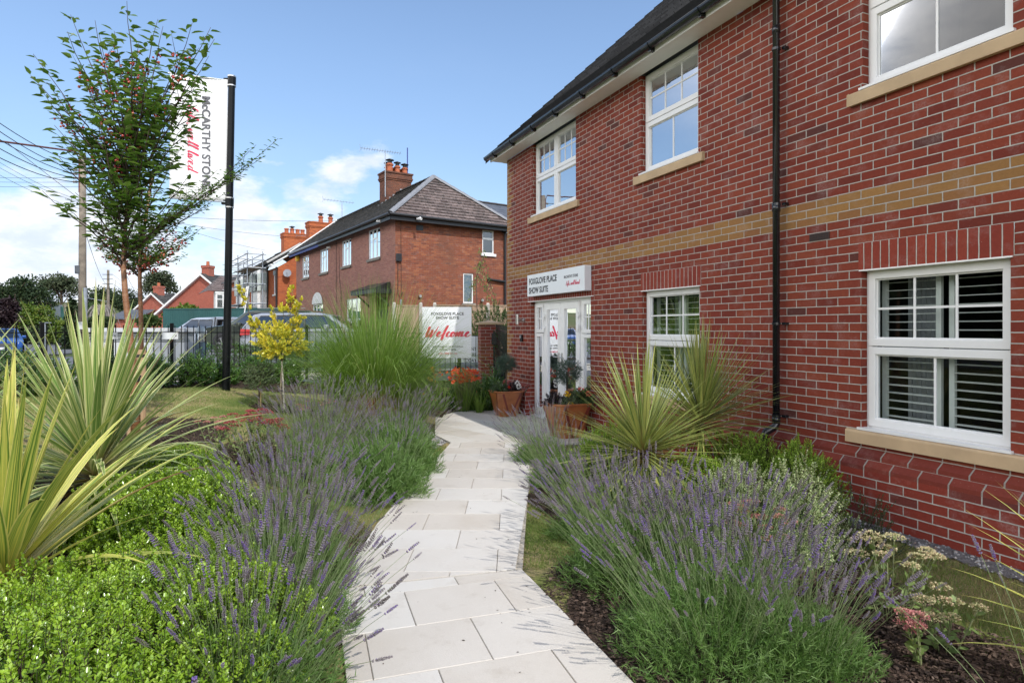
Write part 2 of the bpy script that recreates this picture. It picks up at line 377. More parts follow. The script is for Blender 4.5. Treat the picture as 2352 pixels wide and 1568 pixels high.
def sheet(name, poly, res, dz, mat, wob=0, kind='structure', zf=None):
    xs = [p[0] for p in poly]; ys = [p[1] for p in poly]
    gx = np.arange(min(xs), max(xs) + res, res); gy = np.arange(min(ys), max(ys) + res, res)
    X, Y = np.meshgrid(gx, gy)
    cx = (X[:-1, :-1] + X[1:, 1:]) / 2; cy = (Y[:-1, :-1] + Y[1:, 1:]) / 2
    wx = cx + wob * np.sin(cy * 5.1 + 1) * np.cos(cx * 3.3); wy = cy + wob * np.sin(cx * 4.7 + 2)
    keep = inside(wx, wy, poly)
    Z = (zf or g)(X, Y) + dz
    nx = X.shape[1]; idx = np.arange(X.size).reshape(X.shape)
    f = np.stack([idx[:-1, :-1], idx[:-1, 1:], idx[1:, 1:], idx[1:, :-1]], -1)[keep]
    used = np.unique(f); re = np.full(X.size, -1); re[used] = np.arange(len(used))
    V = np.stack([X.ravel(), Y.ravel(), Z.ravel()], -1)[used]
    o = np_mesh(name, V, re[f], mat, k=4, smooth=True); o['kind'] = kind; return o
def rgrid(n, a, p): t = np.linspace(-1, 1, n); return np.sign(t) * np.abs(t) ** p * a
X, Y = np.meshgrid(rgrid(181, 900, 3.2), rgrid(181, 900, 3.2) + 8)
idx = np.arange(X.size).reshape(X.shape)
gf = np.stack([idx[:-1, :-1], idx[:-1, 1:], idx[1:, 1:], idx[1:, :-1]], -1).reshape(-1, 4)
o = np_mesh('ground', np.stack([X.ravel(), Y.ravel(), g(X, Y).ravel() - .05], -1), gf, M['verge'], k=4, smooth=True); o['kind'] = 'structure'
n_, d_ = (.918, .396), (-.396, .918)
DW = 4.83
def WP(s, o, z): D = DW - o; return (D * n_[0] + s * d_[0], D * n_[1] + s * d_[1], z)
def fence_x(y): return np.interp(y, [0, 8.2, 9.6, 10.9, 12.9, 13.3], [-11, -8.6, -7.2, -5.9, -4.7, -4.3])
LAWN = [(-12, 1), (-8.6, 8.2), (-7.2, 9.6), (-5.9, 10.9), (-4.7, 12.9), (-4.3, 13.3), (-.5, 14.1), (0, 12.4), WP(11.4, 0, 0)[:2], WP(-4, 0, 0)[:2], (5.5, -6), (-12, -6)]
sheet('lawn', LAWN, .1, 0.0, M['lawn'])
sheet('car_park', [(-12.8, 14.4), (-6.3, 10.95), (-5.1, 13.1), (-.4, 14.6), (3, 14.9), (3, 23), (-6, 23.2), (-12, 26), (-14, 38), (-24, 41), (-22, 24), (-14.5, 15)], .25, .0, M['asphalt'])
sheet('road', [(-60, 22), (-34, 24), (-22, 20), (-9.3, 8.6), (-13, 3), (-60, -20)], .4, -.02, M['asphalt'])
o = sheet('road_continuing_uphill', [(-40, 20), (-24, 24), (-30, 60), (-52, 120), (-60, 118)], .6, .0, M['asphalt']); o.name = 'road'
sheet('footpath', [(-12.6, 13.2), (-6.6, 11.4), (-5.6, 12.2), (-5.0, 13.7), (-.6, 15.2), (-.6, 15.8), (-5.4, 14.6), (-6.2, 12.9), (-11.9, 14.5)], .12, .012, M['pale_paving'])
# painted double line along the road edge
mb = MB()
def lane(x0, y0, x1, y1, w_=.07):
    for i in range(30):
        a, b = i / 30, (i + 1) / 30; A = (x0 + (x1 - x0) * a, y0 + (y1 - y0) * a); B = (x0 + (x1 - x0) * b, y0 + (y1 - y0) * b)
        dx, dy = x1 - x0, y1 - y0; l = math.hypot(dx, dy); px_, py_ = -dy / l * w_, dx / l * w_
        mb.poly([(A[0] + px_, A[1] + py_, gz(*A) + .006), (A[0] - px_, A[1] - py_, gz(*A) + .006), (B[0] - px_, B[1] - py_, gz(*B) + .006), (B[0] + px_, B[1] + py_, gz(*B) + .006)])
lane(-26, 19.2, -17.2, 20.6); lane(-26, 18.8, -17.2, 20.2)
tag(mb.build('road_marking', plain('line_paint', (.62, .6, .5), .7), None), kind='structure')
def bed(name, cx, cy, rx, ry, seed=0, dz=.012):
    rnd = random.Random(seed); n = 26
    P = [(cx + math.cos(2 * math.pi * i / n) * rx * rnd.uniform(.88, 1.1), cy + math.sin(2 * math.pi * i / n) * ry * rnd.uniform(.88, 1.1)) for i in range(n)]
    return sheet(name, P, .035, dz, M['soil'])
for i, b_ in enumerate([(-1.75, 3.7, .95, 1.7), (-2.9, 2.9, 1.3, 1.7), (-3.1, 4.8, .8, .8), (-2.0, 7.1, 1.15, 1.45), (-2.1, 9.6, 1.1, 1.0), (-3.55, 9.75, .5, .35), (-3.98, 7.3, .62, .8),
                        (1.28, 3.4, 1.05, 1.55), (2.0, 2.98, .5, .5), (1.5, 5.9, 1.35, 1.75), (-1.0, 12.05, 1.55, .95), (2.2, 2.2, .35, .4)]):
    bed('planting_bed', *b_, seed=i, dz=.010 + .0017 * i)
sheet('hedge_bed', [(-9.4, 8.0), (-8.5, 8.0), (-7.1, 9.35), (-5.75, 10.7), (-4.45, 11.3), (-3.2, 12.3), (-1, 12.9), (-.6, 14), (-4.35, 13.2), (-4.8, 12.8), (-5.95, 10.85), (-7.25, 9.55), (-9.4, 8.9)], .05, .011, M['soil'], .06)
# ---- gravel drip strip by the wall, and the gravel pocket beside the path
def gravel(name, poly, n, seed, zb=.01):
    rng = np.random.default_rng(seed); xs = [p[0] for p in poly]; ys = [p[1] for p in poly]
    sheet(name, poly, .05, .013, M['gravelbed'])
    P = np.stack([rng.uniform(min(xs), max(xs), n * 3), rng.uniform(min(ys), max(ys), n * 3)], -1); P = P[inside(P[:, 0], P[:, 1], poly)][:n]
    s = rng.uniform(.007, .017, len(P)); oct_ = np.array([(1, 0, 0), (0, 1, 0), (-1, 0, 0), (0, -1, 0), (0, 0, .7), (0, 0, -.7)], float)
    of = np.array([(0, 1, 4), (1, 2, 4), (2, 3, 4), (3, 0, 4), (1, 0, 5), (2, 1, 5), (3, 2, 5), (0, 3, 5)])
    a = rng.uniform(0, 6.28, len(P)); c, s_ = np.cos(a), np.sin(a)
    T = oct_[None] * rng.uniform(.7, 1.3, (len(P), 6, 1)); Xr = T[..., 0] * c[:, None] - T[..., 1] * s_[:, None]; Yr = T[..., 0] * s_[:, None] + T[..., 1] * c[:, None]
    V = np.stack([Xr, Yr, T[..., 2]], -1) * s[:, None, None] + np.stack([P[:, 0], P[:, 1], g(P[:, 0], P[:, 1]) + .016], -1)[:, None]
    Fc = (of[None] + (np.arange(len(P)) * 6)[:, None, None]).reshape(-1, 3)
    o = np_mesh('gravel', V.reshape(-1, 3), Fc, M['stones'], fvar=np.repeat(rng.random(len(P)), 8)); o['kind'] = 'stuff'
m_, nt, n__, L__, b__ = newmat('stones'); q_ = NG(nt); L__.new(q_.ramp(q_.attr(), [(0, (.10, .10, .11)), (.4, (.28, .27, .26)), (.8, (.48, .46, .44)), (1, (.3, .2, .14))]), b__.inputs['Base Color']); b__.inputs['Roughness'].default_value = .8; M['stones'] = m_
gravel('gravel_strip', [WP(-2, .02, 0)[:2], WP(7.9, .02, 0)[:2], WP(7.9, .32, 0)[:2], WP(-2, .34, 0)[:2]], 9000, 3)
gravel('gravel_pocket', [(-1.02, 8.3), (-.92, 8.75), (-1.14, 9.3), (-1.5, 10.6), (-1.9, 10.4), (-1.6, 9.2)], 2600, 4)
# ---- stone path of separate slabs
m_, nt, n__, L__, b__ = newmat('sandstone_slab'); q_ = NG(nt); o_ = q_.obj()
base = q_.ramp(q_.attr(), [(0, (.50, .45, .385)), (.5, (.56, .52, .465)), (1, (.60, .575, .53))])
base = q_.mix(q_.rng(q_.noise(o_, 2.3, 6, .6), .35, .7, 0, .5), base, (.60, .565, .51)); base = q_.mix(q_.rng(q_.noise(o_, 170, 3, .6), .58, .72, 0, .3), base, (.75, .70, .66))
base = q_.mix(q_.rng(q_.noise(o_, 5.5, 8, .7), .56, .74, 0, .42), base, (.36, .31, .25)); base = q_.mix(q_.rng(q_.noise(o_, 210, 2, .6), .62, .75, 0, .35), base, (.36, .31, .26)); base = q_.mix(q_.rng(q_.noise(o_, .9, 5, .65), .5, .72, 0, .28), base, (.45, .38, .30))
L__.new(base, b__.inputs['Base Color']); b__.inputs['Roughness'].default_value = .75; b__.inputs['Specular IOR Level'].default_value = .25; q_.bump(q_.noise(o_, 120, 3, .6), .0015, b__); M['slab'] = m_
M['joint'] = plain('joint_sand', (.42, .37, .30), .95, var=.3, scale=30)
def clip_poly(P, a, b):
    """keep the part of polygon P left of the line a->b"""
    out = []; f = lambda p: (b[0] - a[0]) * (p[1] - a[1]) - (b[1] - a[1]) * (p[0] - a[0])
    for i in range(len(P)):
        p, q = P[i], P[(i + 1) % len(P)]; fp, fq = f(p), f(q)
        if fp >= 0: out.append(p)
        if (fp >= 0) != (fq >= 0):
            t = fp / (fp - fq); out.append((p[0] + (q[0] - p[0]) * t, p[1] + (q[1] - p[1]) * t))
    return out
def area(P): return .5 * abs(sum(P[i][0] * P[(i + 1) % len(P)][1] - P[(i + 1) % len(P)][0] * P[i][1] for i in range(len(P))))
slabV, slabF, slabK = [], [], []
rs = random.Random(5)
def slabs(zone, org, ang, w_, h_, ph, rowoff=.5):
    """zone: convex ccw polygon"""
    ca, sa = math.cos(R(ang)), math.sin(R(ang))
    T = lambda u, v: (org[0] + u * ca - v * sa, org[1] + u * sa + v * ca)
    for j in range(-20, 30):
        for i in range(-16, 16):
            wj = w_
            u0 = (i + ((j * rowoff) % 1) + ph * ((j * 7919) % 5) * .1) * wj; v0 = j * h_; gp = .0021
            P = [T(u0 + gp, v0 + gp), T(u0 + wj - gp, v0 + gp), T(u0 + wj - gp, v0 + h_ - gp), T(u0 + gp, v0 + h_ - gp)]
            for k in range(len(zone)):
                P = clip_poly(P, zone[k], zone[(k + 1) % len(zone)])
                if len(P) < 3: break
            if len(P) < 3 or area(P) < .003: continue
            top = .032 + rs.uniform(-.0012, .0012); c = (sum(p[0] for p in P) / len(P), sum(p[1] for p in P) / len(P)); b = .0025
            ins = [(p[0] + (c[0] - p[0]) * b / max(.05, math.dist(p, c)) * 1.4, p[1] + (c[1] - p[1]) * b / max(.05, math.dist(p, c)) * 1.4) for p in P]
            mbp.poly([(p[0], p[1], top) for p in ins]); val.append(0)
            for k in range(len(P)):
                k2 = (k + 1) % len(P)
                mbp.poly([(*P[k], top - .003), (*P[k2], top - .003), (*ins[k2], top), (*ins[k], top)])
                mbp.poly([(*P[k], -.02), (*P[k2], -.02), (*P[k2], top - .003), (*P[k], top - .003)])
            val.append(rs.random()); cnt.append(1 + 2 * len(P))
mbp = MB(); val = []; cnt = []
near = [(-1.02, 3.84), (-.33, 1.2), (1.1, 1.2), (.52, 2.83), (.068, 4.09), (-.13, 4.02), (-.5, 3.93), (-.9, 3.80)]
near = [(-1.06, 3.78), (-.15, 1.0), (1.18, 1.0), (.068, 4.09)]
slabs(near, (.026, 3.488), 18, .56, .45, .25)
mid_ = [(-1.06, 3.80), (.068, 4.11), (.146, 5.83), (.30, 8.0), (.30, 8.66), (-.843, 8.66), (-1.09, 5.06)]
slabs(mid_, (-.10, 4.05), 0, .60, .424, 0.0)
far_ = [(-.843, 8.66), (1.05, 8.66), WP(7.95, .02, 0)[:2], WP(11.35, .02, 0)[:2], WP(11.9, .5, 0)[:2], (-1.36, 11.15), (-1.15, 9.32)]
slabs(far_, (-.6, 9.6), -47, .60, .45, .3)
cnt = []; 
me_o = mbp.build('path', M['slab'], None, weld=False); me_o['kind'] = 'structure'
# per-slab tint as a face attribute
me = me_o.data; a = me.attributes.new('var', 'FLOAT', 'FACE')
cur = 0; vv = []; rnd = random.Random(8)
for p in me.polygons:
    up = p.normal.z > .99 or p.normal.z < -.99
    if up: cur = rnd.random()
    vv.append(cur)
a.data.foreach_set('value', vv)
mb = MB()
for z_ in (near, mid_, far_): mb.poly([(p[0], p[1], .021 + .0004 * len(mb.f)) for p in z_])
tag(mb.build('path_bedding', M['joint'], None, weld=False), kind='structure')
# ------------------------------------------------------------------ main building
BLD = thing('show_suite_building', 'two storey red brick building with white windows, cream sills and a buff brick band', 'building', WP(4, -3, 0))
S1, S0 = 11.44, -3.0; ZT = 4.93
OPEN = [(8.66, 10.26, 3.62, ZT), (5.78, 6.905, 3.62, ZT), (2.57, 3.695, 3.62, ZT), (-.9, .225, 3.62, ZT), (2.585, 3.71, .75, 2.1), (5.755, 6.88, .75, 2.1), (8.2, 10.325, .05, 2.1), (-.9, .225, .75, 2.1)]
def wall_cells(mb, s0, s1, z0, z1, opens, off=0, mi=0):
    ss = sorted({s0, s1, *[v for o in opens for v in o[:2] if s0 < v < s1]}); zs = sorted({z0, z1, *[v for o in opens for v in o[2:] if z0 < v < z1]})
    for i in range(len(ss) - 1):
        for j in range(len(zs) - 1):
            a, b, c, d = ss[i], ss[i + 1], zs[j], zs[j + 1]; cs, cz = (a + b) / 2, (c + d) / 2
            if any(o[0] < cs < o[1] and o[2] < cz < o[3] for o in opens): continue
            mb.poly([WP(a, off, c), WP(b, off, c), WP(b, off, d), WP(a, off, d)], [(a, c), (b, c), (b, d), (a, d)], mi)
LINT = [(3.71 + 0, 2.585), (6.88, 5.755), (10.44, 8.2)]
LO = [(2.56 + .0, 3.735, 2.1, 2.325), (5.73, 6.905, 2.1, 2.325), (8.1, 10.45, 2.1, 2.325), (-.925, .25, 2.1, 2.325)]
mb = MB(); wall_cells(mb, S0, S1, .6, ZT, OPEN + LO)
for o_ in OPEN:                                # reveals
    a, b, c, d = o_; dp = -.1
    for s_, u0, u1 in ((a, a, a + .1), (b, b, b - .1)):
        mb.poly([WP(s_, 0, c), WP(s_, dp, c), WP(s_, dp, d), WP(s_, 0, d)], [(u0, c), (u1, c), (u1, d), (u0, d)])
mb.poly([WP(S1, 0, .6), WP(S1, -9, .6), WP(S1, -9, ZT), WP(S1, 0, ZT)], [(S1 - .112, .6), (S1 + 8.9, .6), (S1 + 8.9, ZT), (S1 - .112, ZT)])
mb.poly([WP(S1, -.3, ZT), WP(S1, -9, ZT), WP(S1, -4.8, ZT + 4.35)], [(0, ZT), (9, ZT), (4.5, 9)])
mb.build('wall', M['brick'], BLD)
mb = MB()
for (a, b, c, d) in LO:
    mb.poly([WP(a, .002, c), WP(b, .002, c), WP(b, .002, d), WP(a, .002, d)], [(a - a, c), (b - a, c), (b - a, d), (a - a, d)])
    mb.poly([WP(a, .002, c), WP(b, .002, c), WP(b, -.1, c), WP(a, -.1, c)], [(0, c), (b - a, c), (b - a, c + .1), (0, c + .1)])
    o = mb.build('lintel', M['soldier'], BLD); mb = MB()
for (a, b, c, d) in LO: mb = MB(); mb.box(WP, a + .01, b - .01, -.095, .012, c - .012, c - .001); mb.build('lintel_trim', M['soffit'], BLD)
# plinth: two courses of chamfered brick on a thicker base
def plinth(s0, s1, name):
    mb = MB()
    mb.poly([WP(s0, .115, 0), WP(s1, .115, 0), WP(s1, .115, .435), WP(s0, .115, .435)], [(s0, 0), (s1, 0), (s1, .435), (s0, .435)])
    for s_ in (s0, s1): mb.poly([WP(s_, 0, 0), WP(s_, .115, 0), WP(s_, .115, .435), WP(s_, .058, .52), WP(s_, .002, .6), WP(s_, 0, .6)], [(0, 0), (.115, 0), (.115, .43), (.06, .52), (0, .6), (0, .6)])
    mb.build(name, M['brick_plinth'], BLD)
    mb = MB()
    for (z, o0, o1, ph) in ((.435, .115, .063, 0), (.5175, .063, .0, .1125)):
        q = [(.0, o0), (.032, o0 - .001), (.0795, o1)]
        for (za, oa), (zb, ob) in zip(q, q[1:]):
            mb.poly([WP(s0, oa, z + za), WP(s1, oa, z + za), WP(s1, ob, z + zb), WP(s0, ob, z + zb)], [(s0 + ph, .06 + za), (s1 + ph, .06 + za), (s1 + ph, .06 + zb), (s0 + ph, .06 + zb)])
        mb.poly([WP(s0, o1 + .001, z + .0795), WP(s1, o1 + .001, z + .0795), WP(s1, o1 - .002, z + .083), WP(s0, o1 - .002, z + .083)], [(s0, .005)] * 4)
    mb.build('plinth_course', M['chamfer'], BLD)
plinth(S0, 8.2, 'plinth'); plinth(10.325, 11.55, 'plinth')
# roof
M['rooftile'] = None
def tile_mat(name, cols, tw=.3, th=.3, bumpd=.01, moss=None, joint=.006, rib=True):
    m_, nt, n, L, b = newmat(name); q = NG(nt); uv = q.uv()
    t = n.new('ShaderNodeTexBrick'); t.inputs['Scale'].default_value = 1; t.inputs['Brick Width'].default_value = tw; t.inputs['Row Height'].default_value = th; t.inputs['Mortar Size'].default_value = joint
    t.inputs['Color1'].default_value = (0, 0, 0, 1); t.inputs['Color2'].default_value = (1, 1, 1, 1); t.inputs['Mortar'].default_value = (0, 0, 0, 1); t.inputs['Mortar Smooth'].default_value = .1
    L.new(uv, t.inputs['Vector'])
    col = q.ramp(t.outputs['Color'], cols); col = q.mix(t.outputs['Fac'], col, tuple(c * .25 for c in cols[0][1]))
    nz = q.noise(uv, 14, 6, .65); col = q.mix(q.rng(nz, .4, .7, 0, .5), col, tuple(c * .6 for c in cols[0][1]))
    if moss:
        k = q.math('MULTIPLY', q.rng(q.noise(uv, 1.2, 5, .6), .42, .6), q.rng(q.noise(uv, 9, 5, .7), .45, .6)); col = q.mix(k, col, moss)
    L.new(col, b.inputs['Base Color']); b.inputs['Roughness'].default_value = .7
    q.bump(q.math('SUBTRACT', q.math('MULTIPLY', nz, .4), t.outputs['Fac']), bumpd, b); return m_
M['slate_tile'] = tile_mat('dark_roof_tile', [(0, (.06, .06, .066)), (1, (.12, .12, .13))], .33, .35, .02)
M['old_tile'] = tile_mat('weathered_roof_tile', [(0, (.12, .085, .075)), (.5, (.19, .145, .13)), (1, (.25, .19, .17))], .28, .2, .02, moss=(.028, .026, .02), joint=.008)
M['old_tile_dark'] = tile_mat('mossy_roof_tile', [(0, (.045, .042, .036)), (.5, (.085, .078, .068)), (1, (.13, .12, .105))], .28, .2, .02, moss=(.02, .02, .016), joint=.01)
M['slate'] = tile_mat('blue_slate', [(0, (.075, .085, .105)), (1, (.11, .12, .145))], .3, .22, .004, joint=.003)
def stepped_roof(mb, P00, P10, P01, P11, n, lift, u0=0):
    """quad roof plane from eave (P00..P10) to ridge (P01..P11) laid as overlapping courses"""
    P00, P10, P01, P11 = map(Vector, (P00, P10, P01, P11)); nrm = (P10 - P00).cross(P01 - P00).normalized()
    if nrm.z < 0: nrm = -nrm
    L = ((P01 + P11) / 2 - (P00 + P10) / 2).length; q0 = (P10 - P00).normalized()
    for i in range(n):
        a, b = i / n, (i + 1) / n
        A = P00.lerp(P01, a); B = P10.lerp(P11, a); Cc = P10.lerp(P11, b); Dd = P00.lerp(P01, b)
        ua, ub, uc, ud = [(p - P00).dot(q0) + u0 for p in (A, B, Cc, Dd)]
        mb.poly([A + nrm * lift, B + nrm * lift, Cc, Dd], [(ua, a * L), (ub, a * L), (uc, b * L - .002), (ud, b * L - .002)])
        mb.poly([A, B, B + nrm * lift, A + nrm * lift], [(ua, a * L + .001), (ub, a * L + .001), (ub, a * L + .002), (ua, a * L + .002)])
ev = lambda s, k: WP(s, .31 - k, 5.02 + k * math.tan(R(43)))
S1r = 11.72
mb = MB(); stepped_roof(mb, ev(S1r, 0), ev(S0 - 1, 0), ev(S1r, 5.6), ev(S0 - 1, 5.6), 22, .045)
stepped_roof(mb, WP(S0 - 1, -10.9, 5.02), WP(S1r, -10.9, 5.02), ev(S0 - 1, 5.6), ev(S1r, 5.6), 22, .03)
rf = mb.build('roof', M['slate_tile'], BLD)
mb = MB()                                       # verge caps stepping up the gable edge
for i in range(22):
    k0, k1 = 5.6 * i / 22, 5.6 * (i + 1) / 22
    for (s_a, s_b) in ((S1r - .09, S1r + .03),):
        p = [Vector(ev(s_a, k0 - .03)), Vector(ev(s_b, k0 - .03)), Vector(ev(s_b, k1)), Vector(ev(s_a, k1))]; up = Vector((0, 0, .055)); dn = Vector((0, 0, -.09))
        mb.poly([q + up * (1.2 if j < 2 else .75) for j, q in enumerate(p)]); mb.poly([p[1] + dn, p[2] + dn, p[2] + up * .75, p[1] + up * 1.2]); mb.poly([p[0] + dn * .2, p[1] + dn, p[1] + up * 1.2, p[0] + up * 1.2])
mb.build('verge_cap', M['slate_tile'], BLD)
mb = MB()
mb.box(WP, S0, S1 + .2, 0, .25, ZT, ZT + .02)    # soffit
mb.box(WP, S0, S1 + .22, .25, .275, ZT - .012, ZT + .11)  # fascia board
mb.box(WP, S1, S1 + .22, -9, 0, ZT, ZT + .02)
mb.build('fascia', M['soffit'], BLD, bevel=.003)
mb = MB(); nn = 10                               # half-round gutter
prof = [(.275 + .058 + .058 * math.cos(a), 5.015 + .065 * math.sin(a)) for a in [math.pi + math.pi * k / nn for k in range(nn + 1)]]
prof2 = [(.275 + .058 + .052 * math.cos(a), 5.017 + .058 * math.sin(a)) for a in [math.pi + math.pi * k / nn for k in range(nn + 1)]]
for pr in (prof, prof2):
    for (o0, z0), (o1, z1) in zip(pr, pr[1:]): mb.poly([WP(S0 - 1, o0, z0), WP(S1 + .3, o0, z0), WP(S1 + .3, o1, z1), WP(S0 - 1, o1, z1)])
mb.poly([WP(S1 + .3, o_, z_) for o_, z_ in prof]); mb.box(WP, S0 - 1, S1 + .3, .387, .393, 5.01, 5.018); mb.box(WP, S0 - 1, S1 + .3, .274, .28, 5.01, 5.035)
gut = mb.build('gutter', M['black_pvc'], BLD, smooth=False)
for s_ in [11.3, 10.45, 9.55, 8.75, 7.9, 7.05, 6.25, 5.35, 4.4, 3.5, 2.6, 1.7]:
    mb = MB()
    for (o0, z0), (o1, z1) in zip(prof, prof[1:]):
        sc = lambda o, z: (.333 + (o - .333) * 1.14, 5.015 + (z - 5.015) * 1.14)
        a, b = sc(o0, z0), sc(o1, z1); mb.poly([WP(s_ - .03, *a), WP(s_ + .03, *a), WP(s_ + .03, *b), WP(s_ - .03, *b)])
    mb.box(WP, s_ - .022, s_ + .022, .276, .34, 4.925, 4.965)
    mb.build('gutter_bracket', M['black_pvc'], gut)
# downpipe
mb = MB(); ps = 4.55
mb.tube([WP(ps, .333, 4.98), WP(ps, .333, 4.94), WP(ps, .26, 4.91), WP(ps, .12, 4.86), WP(ps, .085, 4.82), WP(ps, .085, .72)], .034, 14)
mb.tube([WP(ps, .085, .74), WP(ps, .085, .69), WP(ps, .10, .655), WP(ps + .05, .17, .60), WP(ps + .055, .185, .56), WP(ps + .055, .185, 0)], .036, 14)
for z_ in (4.5, 2.78, .74): mb.tube([WP(ps, .085, z_ - .05), WP(ps, .085, z_ + .02)], .0395, 14)
dp_ = mb.build('downpipe', M['black_pvc'], BLD, smooth=True)
for z_ in (2.8, 1.95 - .3, .76, 4.3):
    mb = MB(); mb.tube([WP(ps, .085, z_ - .012), WP(ps, .085, z_ + .012)], .041, 14); mb.box(WP, ps - .075, ps - .035, .002, .05, z_ - .012, z_ + .012); mb.build('pipe_clip', M['black_pvc'], dp_)
mb = MB(); mb.box(WP, 4.02, 4.235, -.01, .006, 2.405, 2.472)
av = mb.build('air_vent', plain('dark_clay', (.05, .02, .015), .7), BLD)
mb = MB()
for r_ in range(4):
    for c_ in range(12): mb.box(WP, 4.03 + c_ * .0168, 4.042 + c_ * .0168, .006, .0075, 2.411 + r_ * .015, 2.42 + r_ * .015)
mb.build('vent_grille', M['rubber'], av)
def window(s0, s1, z0, z1, name, cols=1, bars_top=(3, 2), bars_low=(2, 1), split=.52, glassm='glass', blinds=True, room='dark_room', sill=True):
    mb = MB(); fo = -.06; t = .062; sp = z0 + (z1 - z0) * split
    mb.box(WP, s0, s1, -.14, fo - .012, z0, z0 + .05); mb.box(WP, s0, s1, -.14, fo - .012, z1 - .05, z1); mb.box(WP, s0, s0 + .045, -.14, fo - .012, z0, z1); mb.box(WP, s1 - .045, s1, -.14, fo - .012, z0, z1)
    mb.box(WP, s0 - .02, s1 + .02, -.1, .03, z0 - .002, z0 + .018)
    fr = mb.build('window', M['upvc'], BLD, bevel=.004)
    cw = (s1 - s0 - .03) / cols
    for c in range(cols):
        a0, a1 = s0 + .015 + c * cw + .004, s0 + .015 + (c + 1) * cw - .004
        for (b0, b1, gb) in ((z0 + .03, sp - .004, bars_low), (sp + .004, z1 - .02, bars_top)):
            mb = MB(); mb.box(WP, a0, a1, -.12, fo, b0, b0 + t); mb.box(WP, a0, a1, -.12, fo, b1 - t, b1); mb.box(WP, a0, a0 + t, -.119, fo - .0005, b0 + .01, b1 - .01); mb.box(WP, a1 - t, a1, -.119, fo - .0005, b0 + .01, b1 - .01)
            i0, i1, j0, j1 = a0 + t, a1 - t, b0 + t, b1 - t
            for q in (.012,):  # inner bead
                mb.box(WP, i0 - .001, i1 + .001, -.11, fo - .018, j0 - .001, j0 + q); mb.box(WP, i0 - .001, i1 + .001, -.11, fo - .018, j1 - q, j1 + .001); mb.box(WP, i0 - .001, i0 + q, -.11, fo - .019, j0, j1); mb.box(WP, i1 - q, i1 + .001, -.11, fo - .019, j0, j1)
            mb.build('sash', M['upvc'], fr, bevel=.004)
            mb = MB(); mb.poly([WP(i0, fo - .03, j0), WP(i1, fo - .03, j0), WP(i1, fo - .03, j1), WP(i0, fo - .03, j1)]); mb.build('pane', M[glassm], fr)
            mb = MB()
            for k in range(1, gb[0]): x_ = i0 + (i1 - i0) * k / gb[0]; mb.box(WP, x_ - .009, x_ + .009, fo - .032, fo - .024, j0, j1)
            for k in range(1, gb[1]): x_ = j0 + (j1 - j0) * k / gb[1]; mb.box(WP, i0, i1, fo - .0325, fo - .0235, x_ - .009, x_ + .009)
            if mb.f: mb.build('glazing_bar', M['upvc'], fr)
    mb = MB()      # room behind
    mb.poly([WP(s0 - .3, -1.8, z0 - .3), WP(s1 + .3, -1.8, z0 - .3), WP(s1 + .3, -1.8, z1 + .2), WP(s0 - .3, -1.8, z1 + .2)])
    for a in (s0 - .3, s1 + .3): mb.poly([WP(a, -.15, z0 - .3), WP(a, -1.8, z0 - .3), WP(a, -1.8, z1 + .2), WP(a, -.15, z1 + .2)])
    for z_ in (z0 - .3, z1 + .2): mb.poly([WP(s0 - .3, -.15, z_), WP(s1 + .3, -.15, z_), WP(s1 + .3, -1.8, z_), WP(s0 - .3, -1.8, z_)])
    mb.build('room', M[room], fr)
    if blinds == 'curtain':
        mb = MB(); n = 60
        for k in range(n):
            a, b = s0 + (s1 - s0) * k / n, s0 + (s1 - s0) * (k + 1) / n; oa, ob = -.3 - .02 * math.sin(k * 1.3), -.3 - .02 * math.sin((k + 1) * 1.3)
            mb.poly([WP(a, oa, z0), WP(b, ob, z0), WP(b, ob, z1), WP(a, oa, z1)])
        mb.build('curtain', M['pale_curtain'], fr, smooth=True)
    elif blinds:
        mb = MB(); z_ = z0 + .06
        for (p0, p1) in ((s0 + .04, (s0 + s1) / 2 - .03), ((s0 + s1) / 2 + .03, s1 - .04)):
            for (a, b) in ((p0, p0 + .04), (p1 - .04, p1)): mb.box(WP, a, b, -.235, -.205, z0 + .04, z1 - .03)
            for (a, b) in ((z0 + .04, z0 + .09), (sp - .03, sp + .03), (z1 - .08, z1 - .03)): mb.box(WP, p0, p1, -.236, -.204, a, b)
            z_ = z0 + .115
            while z_ < z1 - .1:
                if abs(z_ - sp) > .05:
                    A = [WP(p0 + .04, -.205, z_ - .004), WP(p1 - .04, -.205, z_ - .004), WP(p1 - .04, -.25, z_ + .001), WP(p0 + .04, -.25, z_ + .001)]
                    mb.poly(A); mb.poly([(p[0], p[1], p[2] + .0045) for p in A]); mb.poly([A[0], A[1], (A[1][0], A[1][1], A[1][2] + .0045), (A[0][0], A[0][1], A[0][2] + .0045)])
                z_ += .066
        mb.build('shutter', M['blind'], fr)
        mb = MB()   # net curtain at one side inside
        for k in range(14): mb.poly([WP(s1 - .1 - k * .02, -.45 - .02 * (k % 2), z0), WP(s1 - .12 - k * .02, -.45 - .02 * ((k + 1) % 2), z0), WP(s1 - .12 - k * .02, -.45 - .02 * ((k + 1) % 2), z1), WP(s1 - .1 - k * .02, -.45 - .02 * (k % 2), z1)])
        mb.build('curtain', M['pale_curtain'], fr)
    if sill:
        mb = MB()
        P = [(.045, z0 - .11), (.045, z0 - .02), (.03, z0 - .006), (-.095, z0 - .001), (-.095, z0 - .11)]
        a, b = s0 - .115, s1 + .115
        for (o0, zz0), (o1, zz1) in zip(P, P[1:]): mb.poly([WP(a, o0, zz0), WP(b, o0, zz0), WP(b, o1, zz1), WP(a, o1, zz1)])
        mb.poly([WP(a, .045, z0 - .11), WP(b, .045, z0 - .11), WP(b, .001, z0 - .11), WP(a, .001, z0 - .11)])
        for e in (a, b): mb.poly([WP(e, o, z_) for o, z_ in P])
        mb.build('sill', M['sill'], BLD, bevel=.006)
